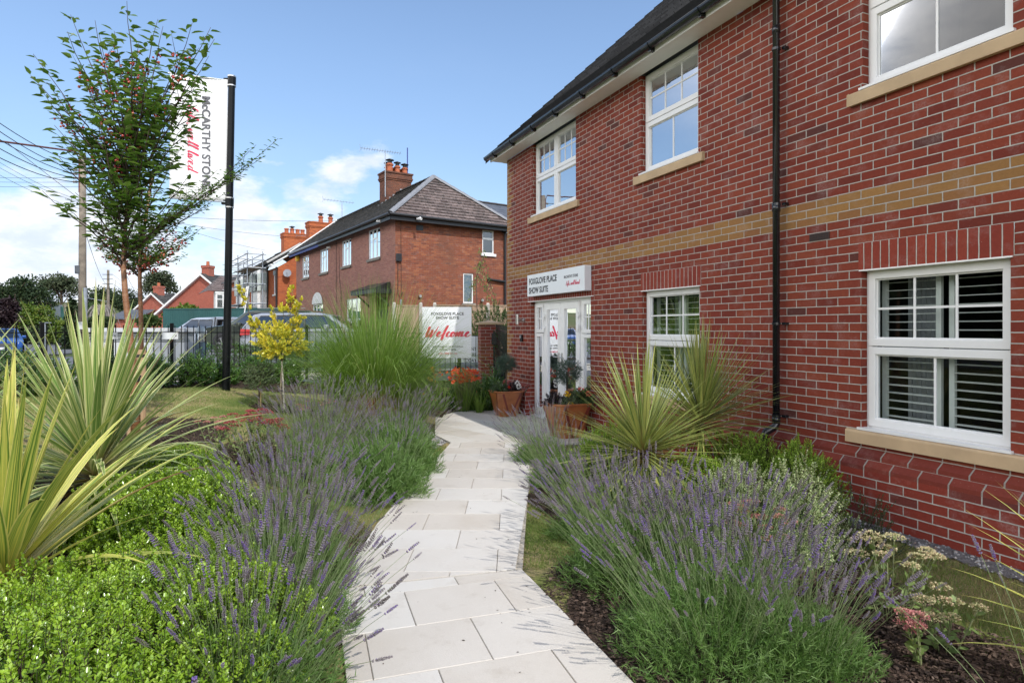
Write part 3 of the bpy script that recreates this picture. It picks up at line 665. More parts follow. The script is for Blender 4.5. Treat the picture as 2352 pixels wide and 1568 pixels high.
    return fr
M['pale_curtain'] = plain('pale_curtain', (.34, .36, .38), .9, var=.06, scale=3)
for (a, b, c, d) in OPEN:
    if a == 8.2: continue
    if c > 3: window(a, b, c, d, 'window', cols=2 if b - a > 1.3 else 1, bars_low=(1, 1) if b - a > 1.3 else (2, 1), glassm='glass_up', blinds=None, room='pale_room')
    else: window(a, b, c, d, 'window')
# entrance doors with side lights
def leaf(mb, a0, a1, b0, b1, f, t=.075, bt=None):
    bt = bt or t
    mb.box(WP, a0, a1, -.13, f, b0, b0 + bt); mb.box(WP, a0, a1, -.13, f, b1 - t, b1); mb.box(WP, a0, a0 + t, -.129, f - .0005, b0 + .01, b1 - .01); mb.box(WP, a1 - t, a1, -.129, f - .0005, b0 + .01, b1 - .01)
mb = MB(); a, b, z0, z1 = 8.2, 10.325, .05, 2.1
mb.box(WP, a, b, -.15, -.075, z0, z0 + .045); mb.box(WP, a, b, -.15, -.075, z1 - .06, z1); mb.box(WP, a, a + .05, -.15, -.075, z0, z1); mb.box(WP, b - .05, b, -.15, -.075, z0, z1)
for s_ in (8.61, 9.915): mb.box(WP, s_ - .03, s_ + .03, -.15, -.076, z0, z1)
mb.box(WP, a - .02, b + .02, -.15, .01, .033, .052)
DOOR = mb.build('entrance_door', M['upvc'], BLD, bevel=.004)
for (a0, a1) in ((8.25, 8.58), (9.945, 10.275)):
    for (b0, b1, gb) in ((.1, 1.52, 0), (1.53, 2.04, 1)):
        mb = MB(); leaf(mb, a0, a1, b0, b1, -.062, .06, .1 if not gb else .06); mb.build('side_light', M['upvc'], DOOR, bevel=.004)
        mb = MB(); mb.poly([WP(a0 + .06, -.09, b0 + .06), WP(a1 - .06, -.09, b0 + .06), WP(a1 - .06, -.09, b1 - .06), WP(a0 + .06, -.09, b1 - .06)]); mb.build('pane', M['glass_door'], DOOR)
        if gb:
            mb = MB(); c_ = (a0 + a1) / 2; d__ = (b0 + b1) / 2; mb.box(WP, c_ - .009, c_ + .009, -.091, -.083, b0 + .06, b1 - .06); mb.box(WP, a0 + .06, a1 - .06, -.0915, -.0825, d__ - .009, d__ + .009); mb.build('glazing_bar', M['upvc'], DOOR)
for (a0, a1, hs) in ((8.645, 9.26, 8.655), (9.265, 9.88, 9.87)):
    mb = MB(); leaf(mb, a0, a1, .1, 2.035, -.05, .11, .13); mb.build('door_leaf', M['upvc'], DOOR, bevel=.005)
    mb = MB(); mb.poly([WP(a0 + .11, -.08, .23), WP(a1 - .11, -.08, .23), WP(a1 - .11, -.08, 1.925), WP(a0 + .11, -.08, 1.925)]); mb.build('pane', M['glass_door'], DOOR)
    for hz in (.3, 1.0, 1.6, 1.8):
        mb = MB(); mb.box(WP, hs - .035, hs + .035, -.052, -.022, hz, hz + .05); mb.tube([WP(hs, -.03, hz - .05), WP(hs, -.03, hz + .07)], .011, 8); mb.build('hinge', M['upvc'], DOOR)
    mb = MB(); hx = 9.21 if a0 < 9 else 9.315; sg = -1 if a0 < 9 else 1
    mb.box(WP, hx - .014, hx + .014, -.05, -.038, .98, 1.2); mb.tube([WP(hx, -.04, 1.13), WP(hx, .005, 1.13), WP(hx + sg * .11, .008, 1.13)], .009, 8); mb.build('door_handle', M['steel'], DOOR)
mb = MB()
mb.poly([WP(7.4, -3.2, 0), WP(10.8, -3.2, 0), WP(10.8, -3.2, 2.6), WP(7.4, -3.2, 2.6)])
for s_ in (7.4, 10.8): mb.poly([WP(s_, -.16, 0), WP(s_, -3.2, 0), WP(s_, -3.2, 2.6), WP(s_, -.16, 2.6)])
for z_ in (.04, 2.6): mb.poly([WP(7.4, -.16, z_), WP(10.8, -.16, z_), WP(10.8, -3.2, z_), WP(7.4, -3.2, z_)])
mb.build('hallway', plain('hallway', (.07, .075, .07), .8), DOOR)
# fascia sign
M['white_sign'] = plain('white_sign', (.78, .80, .82), .3, var=.015, coat=.2)
M['ink'] = plain('black_letters', (.012, .012, .014), .5); M['crimson'] = plain('crimson_letters', (.62, .015, .07), .45, var=.1); M['grey_ink'] = plain('grey_letters', (.10, .10, .11), .5)
ux = (-d_[0], -d_[1], 0); uz = (0, 0, 1)
SG = thing('fascia_sign', 'long white box sign with black lettering fixed above the glazed entrance doors', 'sign', WP(9.2, .05, 2.2))
mb = MB(); mb.box(WP, 8.18, 10.225, .003, .12, 2.175, 2.555); mb.build('sign_box', M['white_sign'], SG, bevel=.003)
def wlet(name, body, size, s_, z_, **k): return text_obj(name, body, size, k.pop('mat', M['ink']), SG, WP(s_, .1215, z_), ux, uz, **k)
wlet('lettering', 'FOXGLOVE PLACE', .144, 10.15, 2.385, bold=.004, sx=.86, spacing=1.05); wlet('lettering', 'SHOW SUITE', .144, 10.15, 2.225, bold=.004, sx=.86, spacing=1.05)
wlet('small_lettering', 'McCARTHY STONE', .062, 8.83, 2.40, bold=.0012, mat=M['grey_ink'], sx=.82, spacing=1.05)
script_obj('script_lettering', ['L', 'i', 'f', 'e', ',', ' ', 'w', 'e', 'l', 'l', ' ', 'l', 'i', 'v', 'e', 'd'], .066, M['crimson'], SG, WP(8.76, .1215, 2.285), ux, uz, wt=.13)
LM = thing('wall_lamp', 'brushed steel cylinder wall lamp left of the entrance', 'lamp', WP(10.66, .0, 1.75))
mb = MB(); mb.lathe(WP(10.64, .13, 1.68), [(0, 0), (.032, 0), (.032, .19), (0, .19)], 18); mb.build('lamp_body', M['steel'], LM, smooth=False)
mb = MB(); mb.tube([WP(10.64, .0, 1.76), WP(10.64, .1, 1.76)], .022, 10); mb.tube([WP(10.6, .0, 1.76), WP(10.6, .03, 1.76)], .03, 12); mb.build('bracket', M['steel'], LM)
KP = thing('key_safe', 'small black key safe with grey buttons on the brick pier beside the door', 'key safe', WP(10.7, 0, 1.42))
mb = MB(); mb.box(WP, 10.66, 10.73, .002, .05, 1.36, 1.49); mb.build('case', M['black_pvc'], KP, bevel=.012)
mb = MB(); mb.box(WP, 10.672, 10.718, .05, .056, 1.42, 1.475); mb.build('keypad', plain('grey_buttons', (.3, .3, .3), .4), KP, bevel=.002)
# ------------------------------------------------------------------ neighbouring houses
M['brick_old'] = brick('weathered_orange_brick', [(0, (.19, .06, .036)), (.3, (.30, .09, .045)), (.6, (.25, .075, .04)), (.85, (.39, .135, .06)), (1, (.16, .065, .048))], (.27, .19, .145), joint=.008, eff=.35, bumpd=.008, dirt=(.5, .75, (.15, .075, .05)))
M['brick_old_front'] = brick('weathered_brick_lightened', [(0, (.32, .14, .11)), (.5, (.40, .18, .135)), (.85, (.44, .21, .15)), (1, (.27, .13, .10))], (.38, .29, .24), joint=.009, eff=.3, bumpd=.008)  # front wall's brick lightened in colour to make up for missing light
M['brick_soot'] = brick('sooty_chimney_brick', [(0, (.13, .05, .032)), (.6, (.22, .078, .042)), (1, (.10, .045, .032))], (.17, .12, .09), eff=.1, dirt=(.4, .7, (.05, .035, .03)))
M['brick_orange'] = brick('bright_orange_brick', [(0, (.42, .10, .035)), (.6, (.56, .155, .05)), (1, (.34, .085, .04))], (.30, .17, .10), joint=.008, eff=.05)
M['brick_new'] = brick('new_estate_brick', [(0, (.34, .085, .055)), (1, (.44, .12, .075))], (.40, .28, .22), joint=.01, eff=.1)
M['lead'] = plain('grey_ridge_tile', (.20, .205, .22), .6, var=.1); M['terracotta'] = plain('terracotta', (.40, .115, .05), .75, var=.15)
M['fascia_black'] = plain('black_fascia', (.015, .015, .017), .4, var=.2); M['fascia_blue'] = plain('blue_fascia', (.02, .04, .22), .5)
M['white_paint'] = plain('white_paint', (.74, .74, .72), .5, var=.04); M['stone_sill'] = plain('weathered_stone', (.22, .20, .17), .9, var=.2, scale=8)
M['flash'] = plain('lead_flashing', (.32, .33, .35), .5)
M['slatebox'] = plain('galvanised', (.34, .37, .40), .5, metal=.6, var=.1)
def wallp(mb, fr, a0, a1, b, z0, z1, opens=(), flip=1, bax=False, mi=0, dp=.08, u=0):
    """vertical wall in local frame along a at offset b (outside = +b*flip)"""
    P = lambda a, bb, z: fr(a, bb, z)
    ss = sorted({a0, a1, *[v for o in opens for v in o[:2]]}); zs = sorted({z0, z1, *[v for o in opens for v in o[2:]]})
    for i in range(len(ss) - 1):
        for j in range(len(zs) - 1):
            x0, x1, y0, y1 = ss[i], ss[i + 1], zs[j], zs[j + 1]; cx, cy = (x0 + x1) / 2, (y0 + y1) / 2
            if any(o[0] < cx < o[1] and o[2] < cy < o[3] for o in opens): continue
            mb.poly([P(x0, b, y0), P(x1, b, y0), P(x1, b, y1), P(x0, b, y1)], [(x0 + u, y0), (x1 + u, y0), (x1 + u, y1), (x0 + u, y1)], mi)
    for (x0, x1, y0, y1) in opens:
        bi = b - dp * flip
        for e in (x0, x1): mb.poly([P(e, b, y0), P(e, bi, y0), P(e, bi, y1), P(e, b, y1)], [(e, y0), (e + dp, y0), (e + dp, y1), (e, y1)], mi)
        for e in (y0, y1): mb.poly([P(x0, b, e), P(x1, b, e), P(x1, bi, e), P(x0, bi, e)], [(x0, e), (x1, e), (x1, e + dp), (x0, e + dp)], mi)
def hwindow(parent, fr, x0, x1, z0, z1, b, flip=1, lay=3, sill=True, glassm='glass_far', curtain='pale_room'):
    """simple casement: lay 3 = three lights with a top vent in the middle; 1 = single; 2 = vent over pane"""
    f0, f1 = b - .075 * flip, b - .03 * flip; t = .05
    lo, hi = min(f0, f1), max(f0, f1)
    mb = MB(); B = lambda a, c, y0, y1, e=0: mb.box(fr, a, c, lo - e, hi + e, y0, y1)
    B(x0, x1, z0, z0 + t); B(x0, x1, z1 - t, z1); B(x0, x0 + t, z0 + .01, z1 - .01, .001); B(x1 - t, x1, z0 + .01, z1 - .01, .001)
    if lay == 3:
        w3 = (x1 - x0) / 3
        for k in (1, 2): B(x0 + w3 * k - .035, x0 + w3 * k + .035, z0 + .01, z1 - .01, .002)
        zt = z1 - (z1 - z0) * .33; B(x0 + w3, x0 + 2 * w3, zt - .035, zt + .035, .003)
    if lay == 2: zt = z1 - (z1 - z0) * .36; B(x0, x1, zt - .04, zt + .04, .002)
    wn = mb.build('window', M['upvc'], parent, bevel=0)
    mb = MB(); bb = (f0 + f1) / 2; mb.poly([fr(x0 + .02, bb, z0 + .02), fr(x1 - .02, bb, z0 + .02), fr(x1 - .02, bb, z1 - .02), fr(x0 + .02, bb, z1 - .02)]); mb.build('pane', M[glassm], wn)
    mb = MB(); bi = b - .16 * flip
    mb.poly([fr(x0 - .05, bi, z0 - .05), fr(x1 + .05, bi, z0 - .05), fr(x1 + .05, bi, z1 + .05), fr(x0 - .05, bi, z1 + .05)]); mb.build('curtain', M[curtain], wn)
    if sill:
        mb = MB(); o0, o1 = sorted((b - .08 * flip, b + .07 * flip)); mb.box(fr, x0 - .08, x1 + .08, o0, o1, z0 - .11, z0 - .003); mb.build('sill', M['stone_sill'] if sill is True else M[sill], wn)
    return wn
def chimney(parent, fr, a0, a1, b0, b1, z0, z1, mat, pots, cowl=(), name='chimney'):
    mb = MB(); mb.box(fr, a0, a1, b0, b1, z0, z1 - .42)
    for k, (e, h0, h1) in enumerate(((.035, -.42, -.34), (.07, -.34, -.26), (.045, -.26, -.08), (.085, -.08, 0))): mb.box(fr, a0 - e, a1 + e, b0 - e, b1 + e, z1 + h0 + .001, z1 + h1)
    ch = mb.build(name, M[mat], parent)
    for i, (a, b, r, h) in enumerate(pots):
        mb = MB(); mb.lathe(fr(a, b, z1 - .01), [(r * 1.05, 0), (r * .95, .05), (r * .85, h * .75), (r * 1.15, h * .78), (r * 1.15, h * .9), (r * .9, h * .92), (r * .9, h), (r * .6, h), (r * .6, h * .5), (0, h * .5)], 14)
        po = mb.build('chimney_pot', M['terracotta'], ch)
        if i in cowl:
            mb = MB(); mb.lathe(fr(a, b, z1 + h), [(r * .7, .0), (r * .7, .14)], 10); mb.lathe(fr(a, b, z1 + h + .14), [(r * 1.35, 0), (r * 1.3, .02), (0, .1)], 14); mb.build('cowl', M['fascia_black'], ch)
    return ch
def aerial(fr, a, b, z, zb, L_, azd, label, n=16, low=None):
    t_ = thing('tv_aerial', label, 'aerial', fr(a, b, zb))
    mb = MB(); p = Vector(fr(a, b, 0)); mb.tube([(p.x, p.y, zb), (p.x, p.y, z)], .022, 6); mb.build('mast', M['slatebox'], t_)
    dx, dy = math.sin(R(azd)), math.cos(R(azd)); mb = MB()
    A = Vector((p.x - dx * L_ * .6, p.y - dy * L_ * .6, z + .12)); Bq = Vector((p.x + dx * L_ * .4, p.y + dy * L_ * .4, z + .08)); mb.tube([A, Bq], .012, 5)
    for k in range(n):
        q = A.lerp(Bq, (k + .5) / n); mb.tube([q + Vector((dy, -dx, .0)) * .12 + Vector((0, 0, .05)), q - Vector((dy, -dx, 0)) * .12 - Vector((0, 0, .05))], .006, 4)
    for s in (-1, 1): mb.tube([A, A + Vector((-dx * .05, -dy * .05, s * .18))], .008, 4)
    mb.tube([(p.x, p.y, z), tuple(A.lerp(Bq, .6))], .012, 4); mb.build('antenna', M['slatebox'], t_)
    return t_
AZ1 = -33.3
f1 = frame(-4.62, 24.8, AZ1)   # a: away along the front; b: to the side wall direction (right)
H1 = thing('semi_detached_house', 'old two storey house of weathered orange brick with hipped brown tiled roof, beyond the fence', 'house', f1(4, 2, 0))
ZE = 6.0; L1 = 15.0; W1 = 5.25
mb = MB()
fo = [(1.62, 2.99, 4.6, 5.86), (5.24, 6.56, 4.58, 5.83), (8.79, 10.19, 4.53, 5.77), (12.31, 13.69, 4.5, 5.74), (3.95, 5.89, 1.6, 3.0), (9.65, 11.55, 1.4, 2.92), (.75, 2.1, .3, 2.9)]
wallp(mb, f1, 0, L1, 0, 0, ZE, fo, flip=-1)
mb.build('front_wall', M['brick_old_front'], H1)
f1s = frame(-4.62, 24.8, 56.7)  # a along the side wall to the right; b outside = +b (az 146.7)
so = [(4.0, 4.58, 4.85, 5.86), (3.06, 3.55, 2.69, 3.95)]
mb = MB(); wallp(mb, f1s, 0, W1, 0, 0, ZE, so, flip=1); mb.build('side_wall', M['brick_old'], H1)
mb = MB(); mb.poly([f1(L1, 0, 0), f1(L1, W1, 0), f1(L1, W1, ZE), f1(L1, W1 / 2, 8.3), f1(L1, 0, ZE)], [(0, 0), (5, 0), (5, 6), (2.5, 8.3), (0, 6)]); mb.poly([f1(0, W1, 0), f1(L1, W1, 0), f1(L1, W1, ZE), f1(0, W1, ZE)], [(0, 0), (15, 0), (15, 6), (0, 6)]); mb.build('rear_wall', M['brick_old'], H1)
for (a, b, c, d) in fo[:4]: hwindow(H1, f1, a, b, c, d, 0, -1, 3)
hwindow(H1, f1, *fo[4], 0, -1, 3); hwindow(H1, f1, *fo[5], 0, -1, 3)
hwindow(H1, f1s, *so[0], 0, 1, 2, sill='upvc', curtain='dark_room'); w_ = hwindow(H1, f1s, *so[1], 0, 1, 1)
mb = MB(); mb.poly([f1s(3.13, -.12, 2.76), f1s(3.5, -.12, 2.76), f1s(3.5, -.12, 3.88), f1s(3.13, -.12, 3.88)])
m_, nt, n__, L__, b__ = newmat('patterned_blue_curtain'); q_ = NG(nt); L__.new(q_.ramp(q_.noise(q_.obj(), 6, 6, .7), [(.35, (.04, .16, .34)), (.5, (.16, .34, .5)), (.62, (.5, .55, .55))]), b__.inputs['Base Color']); M['bluecurt'] = m_
mb.build('patterned_curtain', M['bluecurt'], w_)
mb = MB(); arc = [f1(10.6 + .98 * math.cos(t), -.03, 2.94 + .62 * math.sin(t)) for t in [math.pi * k / 14 for k in range(15)]]; mb.poly(arc); mb.poly([(p[0] - .005, p[1] - .01, p[2]) for p in arc][::-1]); mb.build('arch_panel', M['white_paint'], H1)
mb = MB(); mb.poly([f1(.8, .6, .3), f1(2.05, .6, .3), f1(2.05, .6, 2.9), f1(.8, .6, 2.9)]); mb.box(f1, .8, 2.05, .1, .14, .3, 2.4); mb.build('front_door', M['dark_room'], H1)
mb = MB(); mb.box(f1, .35, 3.1, -.75, -.01, 3.02, 3.2); mb.poly([f1(.3, -.8, 3.2), f1(3.15, -.8, 3.2), f1(2.9, -.01, 3.5), f1(.5, -.01, 3.5)]); mb.poly([f1(.3, -.8, 3.2), f1(.5, -.01, 3.5), f1(.5, -.01, 3.2)]); mb.poly([f1(3.15, -.8, 3.2), f1(2.9, -.01, 3.5), f1(2.9, -.01, 3.2)])
for a in (.6, 2.8): mb.poly([f1(a, -.02, 2.5), f1(a, -.6, 3.02), f1(a, -.5, 3.02), f1(a, -.02, 2.62)])
mb.build('door_canopy', M['fascia_black'], H1)
ov = .36; AP = 1.95
E = lambda a, b, z: Vector(f1(a, b, z))
A0 = E(-ov, -ov, ZE + .08); A1 = E(-ov, W1 + ov, ZE + .08); Bf = E(L1 + .25, -ov, ZE + .08); Bb = E(L1 + .25, W1 + ov, ZE + .08); ap = E(AP, W1 / 2, 8.35); rd = E(L1 + .25, W1 / 2, 8.35)
mb = MB(); stepped_roof(mb, A0, Bf, ap, rd, 15, .035); mb.build('roof', M['old_tile_dark'], H1)
mb = MB(); stepped_roof(mb, A0, A1, ap, ap, 15, .035); mb.build('hip_roof', M['old_tile'], H1)
mb = MB(); stepped_roof(mb, A1, Bb, ap, rd, 15, .035); mb.build('rear_roof', M['old_tile_dark'], H1)
def ridge(mb, A, B, n, r=.13):
    A, B = Vector(A), Vector(B); d = (B - A).normalized(); u = d.cross(Vector((0, 0, 1))).normalized(); v = u.cross(d)
    for i in range(n):
        p, q = A.lerp(B, i / n), A.lerp(B, (i + 1) / n)
        for k in range(6):
            t0, t1 = -1.35 + 2.7 * k / 6, -1.35 + 2.7 * (k + 1) / 6; ra, rb = r * 1.12, r
            X = lambda P, t, rr: P + u * math.sin(t) * rr + v * (math.cos(t) * rr - .04)
            mb.poly([X(p, t0, rb), X(p, t1, rb), X(q, t1, ra), X(q, t0, ra)])
        mb.poly([q + u * math.sin(-1.35 + 2.7 * k / 6) * ra + v * (math.cos(-1.35 + 2.7 * k / 6) * ra - .04) for k in range(7)])
mb = MB(); ridge(mb, A0 + Vector((0, 0, .02)), ap, 9); ridge(mb, A1, ap, 9); mb.build('hip_tile', M['lead'], H1)
mb = MB(); ridge(mb, ap, rd, 30, .11); mb.build('ridge_tile', M['old_tile_dark'], H1)
mb = MB(); mb.tube([E(-ov - .05, -ov - .06, ZE + .06), E(9.2, -ov - .06, ZE + .02)], .065, 8); mb.tube([E(-ov - .06, -ov - .06, ZE + .06), E(-ov - .06, W1 + ov, ZE + .02)], .065, 8); mb.box(f1, -ov, 9.3, -ov, -ov + .03, ZE - .15, ZE + .05); mb.box(f1, -ov, -ov + .03, -ov, W1 + ov, ZE - .15, ZE + .05)
mb.box(f1, -ov, L1, -ov + .03, 0, ZE - .02, ZE); mb.box(f1, -ov + .03, 0, 0, W1 + ov, ZE - .02, ZE); mb.build('gutter', M['fascia_black'], H1)
mb = MB(); mb.tube([E(9.2, -ov - .06, ZE + .04), E(L1 + .2, -ov - .06, ZE + .02)], .06, 8); mb.build('grey_gutter', M['slatebox'], H1)
mb = MB(); mb.box(f1, 9.3, L1 + .2, -ov, -ov + .03, ZE - .17, ZE + .02); mb.build('blue_fascia', M['fascia_blue'], H1)
mb = MB()
for s in (0, .12): mb.tube([E(L1 + .2 - s, -ov, ZE + .15), rd + Vector((0, 0, .07))], .035, 5)
mb.build('white_verge', M['white_paint'], H1)
mb = MB(); mb.tube([f1s(5.12, .08, 5.95), f1s(5.12, .08, 0)], .055, 10); mb.box(f1s, 4.98, 5.25, .0, .16, 5.85, 6.1); mb.tube([f1s(4.28, .1, 3.74), f1s(5.1, .1, 3.66)], .05, 10); mb.tube([f1s(4.28, -.02, 3.76), f1s(4.28, .12, 3.76)], .055, 10); mb.build('drainpipe', M['fascia_black'], H1)
mb = MB(); mb.tube([f1(7.3, -.04, 5.9), f1(7.3, -.04, .8)], .012, 5); mb.tube([f1(6.9, -.03, 5.6), f1(6.85, -.03, 4), f1(6.6, -.03, 3.4), f1(6.6, -.03, 1)], .010, 5); mb.build('cable', M['rubber'], H1)
mb = MB(); mb.box(f1s, .9, 1.2, -.02, .02, 5.58, 5.8); mb.build('air_brick', M['fascia_black'], H1)
mb = MB(); mb.box(f1s, .02, .24, .003, .1, 4.27, 4.58); mb.build('alarm_box', M['fascia_black'], H1, bevel=.01)
mb = MB(); mb.tube([f1s(.1, .03, 4.27), f1s(.1, .03, 3.0), f1s(.2, .03, 2.8), f1s(.3, .03, 3.05)], .012, 5); mb.tube([f1s(.23, .02, 5.9), f1s(.25, .02, 2.9)], .007, 4); mb.build('cable', M['rubber'], H1)
mb = MB(); mb.tube([f1s(.1, .35, 0), f1s(.1, .35, 2.75)], .04, 8); mb.build('conduit', M['slatebox'], H1)
mb = MB(); arc = []
for (a, z) in ((1.05, 2.92), (3.95, 2.82)):
    mb = MB(); mb.tube([f1s(a, 0, z), f1s(a, .1, z)], .06, 10); mb.build('flue', M['steel'], H1)
for i, (fr_, a, b, z) in enumerate(((f1s, .75, .38, 5.98), (f1, .9, -.42, 5.95), (f1, 8.6, -.1, 5.75))):
    mb = MB(); c = Vector(fr_(a, b, z)); mb.tube([c, c + Vector((.1, -.04, -.02))], .05, 8); mb.tube([c + Vector((.14, -.08, .0)), c + Vector((.2, -.16, -.05))], .055, 8); mb.build('floodlight', M['white_paint'], H1)
mb = MB(); mb.lathe(f1(14.35, -.1, 5.55), [(0, 0), (.12, .02), (.13, .3), (0, .38)], 10); mb.build('alarm_bell', plain('yellow_plastic', (.75, .5, .05), .5), H1)
chimney(H1, f1, 6.05, 6.9, 2.05, 3.4, 7.6, 9.42, 'brick_soot', [(6.3, 2.35, .16, .46), (6.3, 2.75, .14, .38), (6.3, 3.15, .15, .34), (6.65, 2.35, .13, .38), (6.65, 2.75, .14, .36), (6.65, 3.15, .14, .34)], cowl=(0, 1, 2, 3))
mb = MB()
for k in range(7): mb.box(f1, 5.99, 6.045, 2.05 - .02 + k * .19 - .4, 2.05 + .17 + k * .19 - .4, 7.35 + k * .155, 7.66 + k * .155)
mb.build('lead_flashing', M['flash'], H1)
aerial(f1, 5.98, 1.98, 10.25, 8.1, 2.0, 66, 'long tv aerial on a mast strapped to the multi-pot chimney')
PM = thing('chimney_pole', 'plain dark blue pole standing on the right of the multi-pot chimney', 'pole', f1(6.6, 3.3, 9.4)); mb = MB(); p = f1(6.3, 3.3, 0); mb.tube([(p[0], p[1], 9.3), (p[0], p[1], 10.8)], .03, 6); mb.build('shaft', M['fascia_blue'], PM)
aerial(f1, L1 - .2, 2.7, 9.35, 8.2, 1.9, 60, 'short tv aerial above the far end of the tiled roof ridge', 10)
aerial(f1, 7.5, 3.9, 8.95, 8.2, 2.0, 57, 'low tv aerial showing between the chimney and the hipped roof', 10)
# slate roofed extension behind
f2 = frame(-4.62, 24.8, 56.7)
EX = thing('rear_extension', 'blue grey slate roofed extension showing between the hipped roof and the show suite building', 'building', f2(8, -3, 0))
mb = MB(); stepped_roof(mb, f2(2.6, -1.0, 6.05), f2(14, -1.0, 6.05), f2(2.6, -4.2, 8.05), f2(14, -4.2, 7.95), 10, .008); mb.build('roof', M['slate'], EX)
mb = MB(); ridge(mb, f2(2.6, -4.2, 8.05), f2(14, -4.2, 7.97), 24, .1); mb.build('ridge_tile', M['old_tile'], EX)
mb = MB(); mb.box(f2, 5.3, 14, -7.4, -1.2, 0, 6.04); mb.build('wall', M['brick_old'], EX)
# climbing birch twigs by the tall window are built with the plants
# ---- second house
f3 = frame(-14.93, 40, AZ1); f3s = frame(-14.93, 40, 56.7)
H2 = thing('bay_windowed_house', 'bright orange brick house with white bay windows, mossy roof and a satellite dish', 'house', f3(6, 3, 0))
L2 = 19.5; W2 = 8.4; Z2 = 5.55
mb = MB(); wallp(mb, f3, 0, L2, 0, 0, Z2, [(.62, 1.25, 3.85, 5.1), (12.2, 13.2, 3.8, 5.2)], flip=-1); mb.build('front_wall', M['brick_orange'], H2)
mb = MB(); mb.poly([f3s(0, 0, 0), f3s(W2, 0, 0), f3s(W2, 0, Z2), f3s(W2 / 2, 0, 8.2), f3s(0, 0, Z2)], [(0, 0), (W2, 0), (W2, Z2), (W2 / 2, 8.2), (0, Z2)]); mb.build('gable_wall', M['brick_orange'], H2)
hwindow(H2, f3, .62, 1.25, 3.85, 5.1, 0, -1, 1, sill='white_paint'); hwindow(H2, f3, 12.2, 13.2, 3.8, 5.2, 0, -1, 1)
mb = MB(); mb.box(f3, .55, 1.32, -.02, .02, 5.1, 5.4); mb.build('stone_lintel', M['slatebox'], H2)
mb = MB(); stepped_roof(mb, f3(-.25, -.35, Z2 + .1), f3(L2, -.35, Z2 + .1), f3(-.25, W2 / 2, 8.5), f3(L2, W2 / 2, 8.5), 18, .03); stepped_roof(mb, f3(-.25, W2 + .3, Z2 + .1), f3(L2, W2 + .3, Z2 + .1), f3(-.25, W2 / 2, 8.5), f3(L2, W2 / 2, 8.5), 4, .03); mb.build('roof', M['old_tile_dark'], H2)
mb = MB(); ridge(mb, f3(-.25, W2 / 2, 8.5), f3(L2, W2 / 2, 8.5), 40, .11); mb.build('ridge_tile', M['old_tile'], H2)
mb = MB(); mb.tube([f3(-.27, -.35, Z2 + .18), f3(-.27, W2 / 2, 8.58)], .05, 5); mb.box(f3, -.2, .5, -.5, -.36, Z2 + .02, Z2 + .15); mb.build('white_verge', M['white_paint'], H2)
mb = MB(); ridge(mb, f3(5.8, .5, 6.35), f3(10.8, W2 / 2, 8.58), 14, .1); mb.build('pale_hip_tile', plain('pale_ridge', (.42, .41, .38), .8, var=.1), H2)
mb = MB(); mb.tube([f3(0, -.42, Z2 + .08), f3(L2, -.42, Z2 + .08)], .06, 7); mb.tube([f3(.08, -.1, Z2), f3(.08, -.1, 0)], .05, 7); mb.tube([f3(2.62, -.1, Z2), f3(2.62, -.1, 0)], .05, 7); mb.build('gutter', M['fascia_black'], H2)
M['net'] = plain('net_curtain', (.50, .56, .53), .9, var=.1, scale=5)
def bay(a0, a1, dep, roofm=None):
    """canted two storey bay: glazed upper light band over white boarding"""
    pts = [(a0, 0), (a0 + .2, -dep), (a1 - .2, -dep), (a1, 0)]
    mb = MB(); 
    for (p, q) in zip(pts, pts[1:]):
        for (z0, z1) in ((0, 2.0), (2.95, 4.15), (5.35, 5.62)):
            mb.poly([f3(*p, z0), f3(*q, z0), f3(*q, z1), f3(*p, z1)])
            if z0 == 2.95:
                for k in range(7): mb.poly([f3(p[0], p[1] - .012, z0 + k * .17), f3(q[0], q[1] - .012, z0 + k * .17), f3(*q, z0 + k * .17 + .15), f3(*p, z0 + k * .17 + .15)])
    bw = mb.build('bay_window', M['white_paint'], H2)
    for (p, q) in zip(pts, pts[1:]):
        P, Q = Vector(f3(*p, 0)), Vector(f3(*q, 0)); d = (Q - P); l = d.length; azd = math.degrees(math.atan2(d.x, d.y)); ff = frame(P.x, P.y, azd)
        for (z0, z1) in ((4.15, 5.35), (2.0, 2.95)):
            mb = MB(); mb.box(ff, 0, .07, -.03, .03, z0, z1); mb.box(ff, l - .07, l, -.03, .03, z0, z1); mb.box(ff, .07, l - .07, -.03, .03, z0, z0 + .06); mb.box(ff, .07, l - .07, -.03, .03, z1 - .06, z1); mb.box(ff, .07, l - .07, -.03, .03, z1 - .46, z1 - .4)
            mb.build('bay_sash', M['upvc'], bw)
            mb = MB(); mb.poly([ff(.05, 0, z0), ff(l - .05, 0, z0), ff(l - .05, 0, z1), ff(.05, 0, z1)]); mb.build('pane', M['glass_far'], bw)
            mb = MB(); mb.poly([ff(.0, .12, z0), ff(l, .12, z0), ff(l, .12, z1), ff(.0, .12, z1)]); mb.poly([ff(.0, -.12, z0), ff(l, -.12, z0), ff(l, -.12, z1), ff(.0, -.12, z1)]); mb.build('net_curtain', M['net'], bw)
    mb = MB(); top = [f3(a, b - .12, 5.62) for a, b in pts]; tb = [f3(a0 - .1, .3, 6.2), f3(a1 + .1, .3, 6.2)]
    for (p, q) in zip(top, top[1:]): mb.poly([p, q, tb[1], tb[0]])
    mb.poly([top[0], tb[0], f3(a0, 0, 5.62)]); mb.poly([top[-1], tb[1], f3(a1, 0, 5.62)]); mb.build('bay_roof', M['old_tile_dark'], H2)
bay(2.85, 5.3, .65); bay(9.1, 11.5, .6)
mb = MB(); c = Vector(f3s(.49, .3, 5.15)); dirv = Vector((.25, -.9, .35)).normalized()
u = dirv.cross(Vector((0, 0, 1))).normalized(); v = u.cross(dirv)
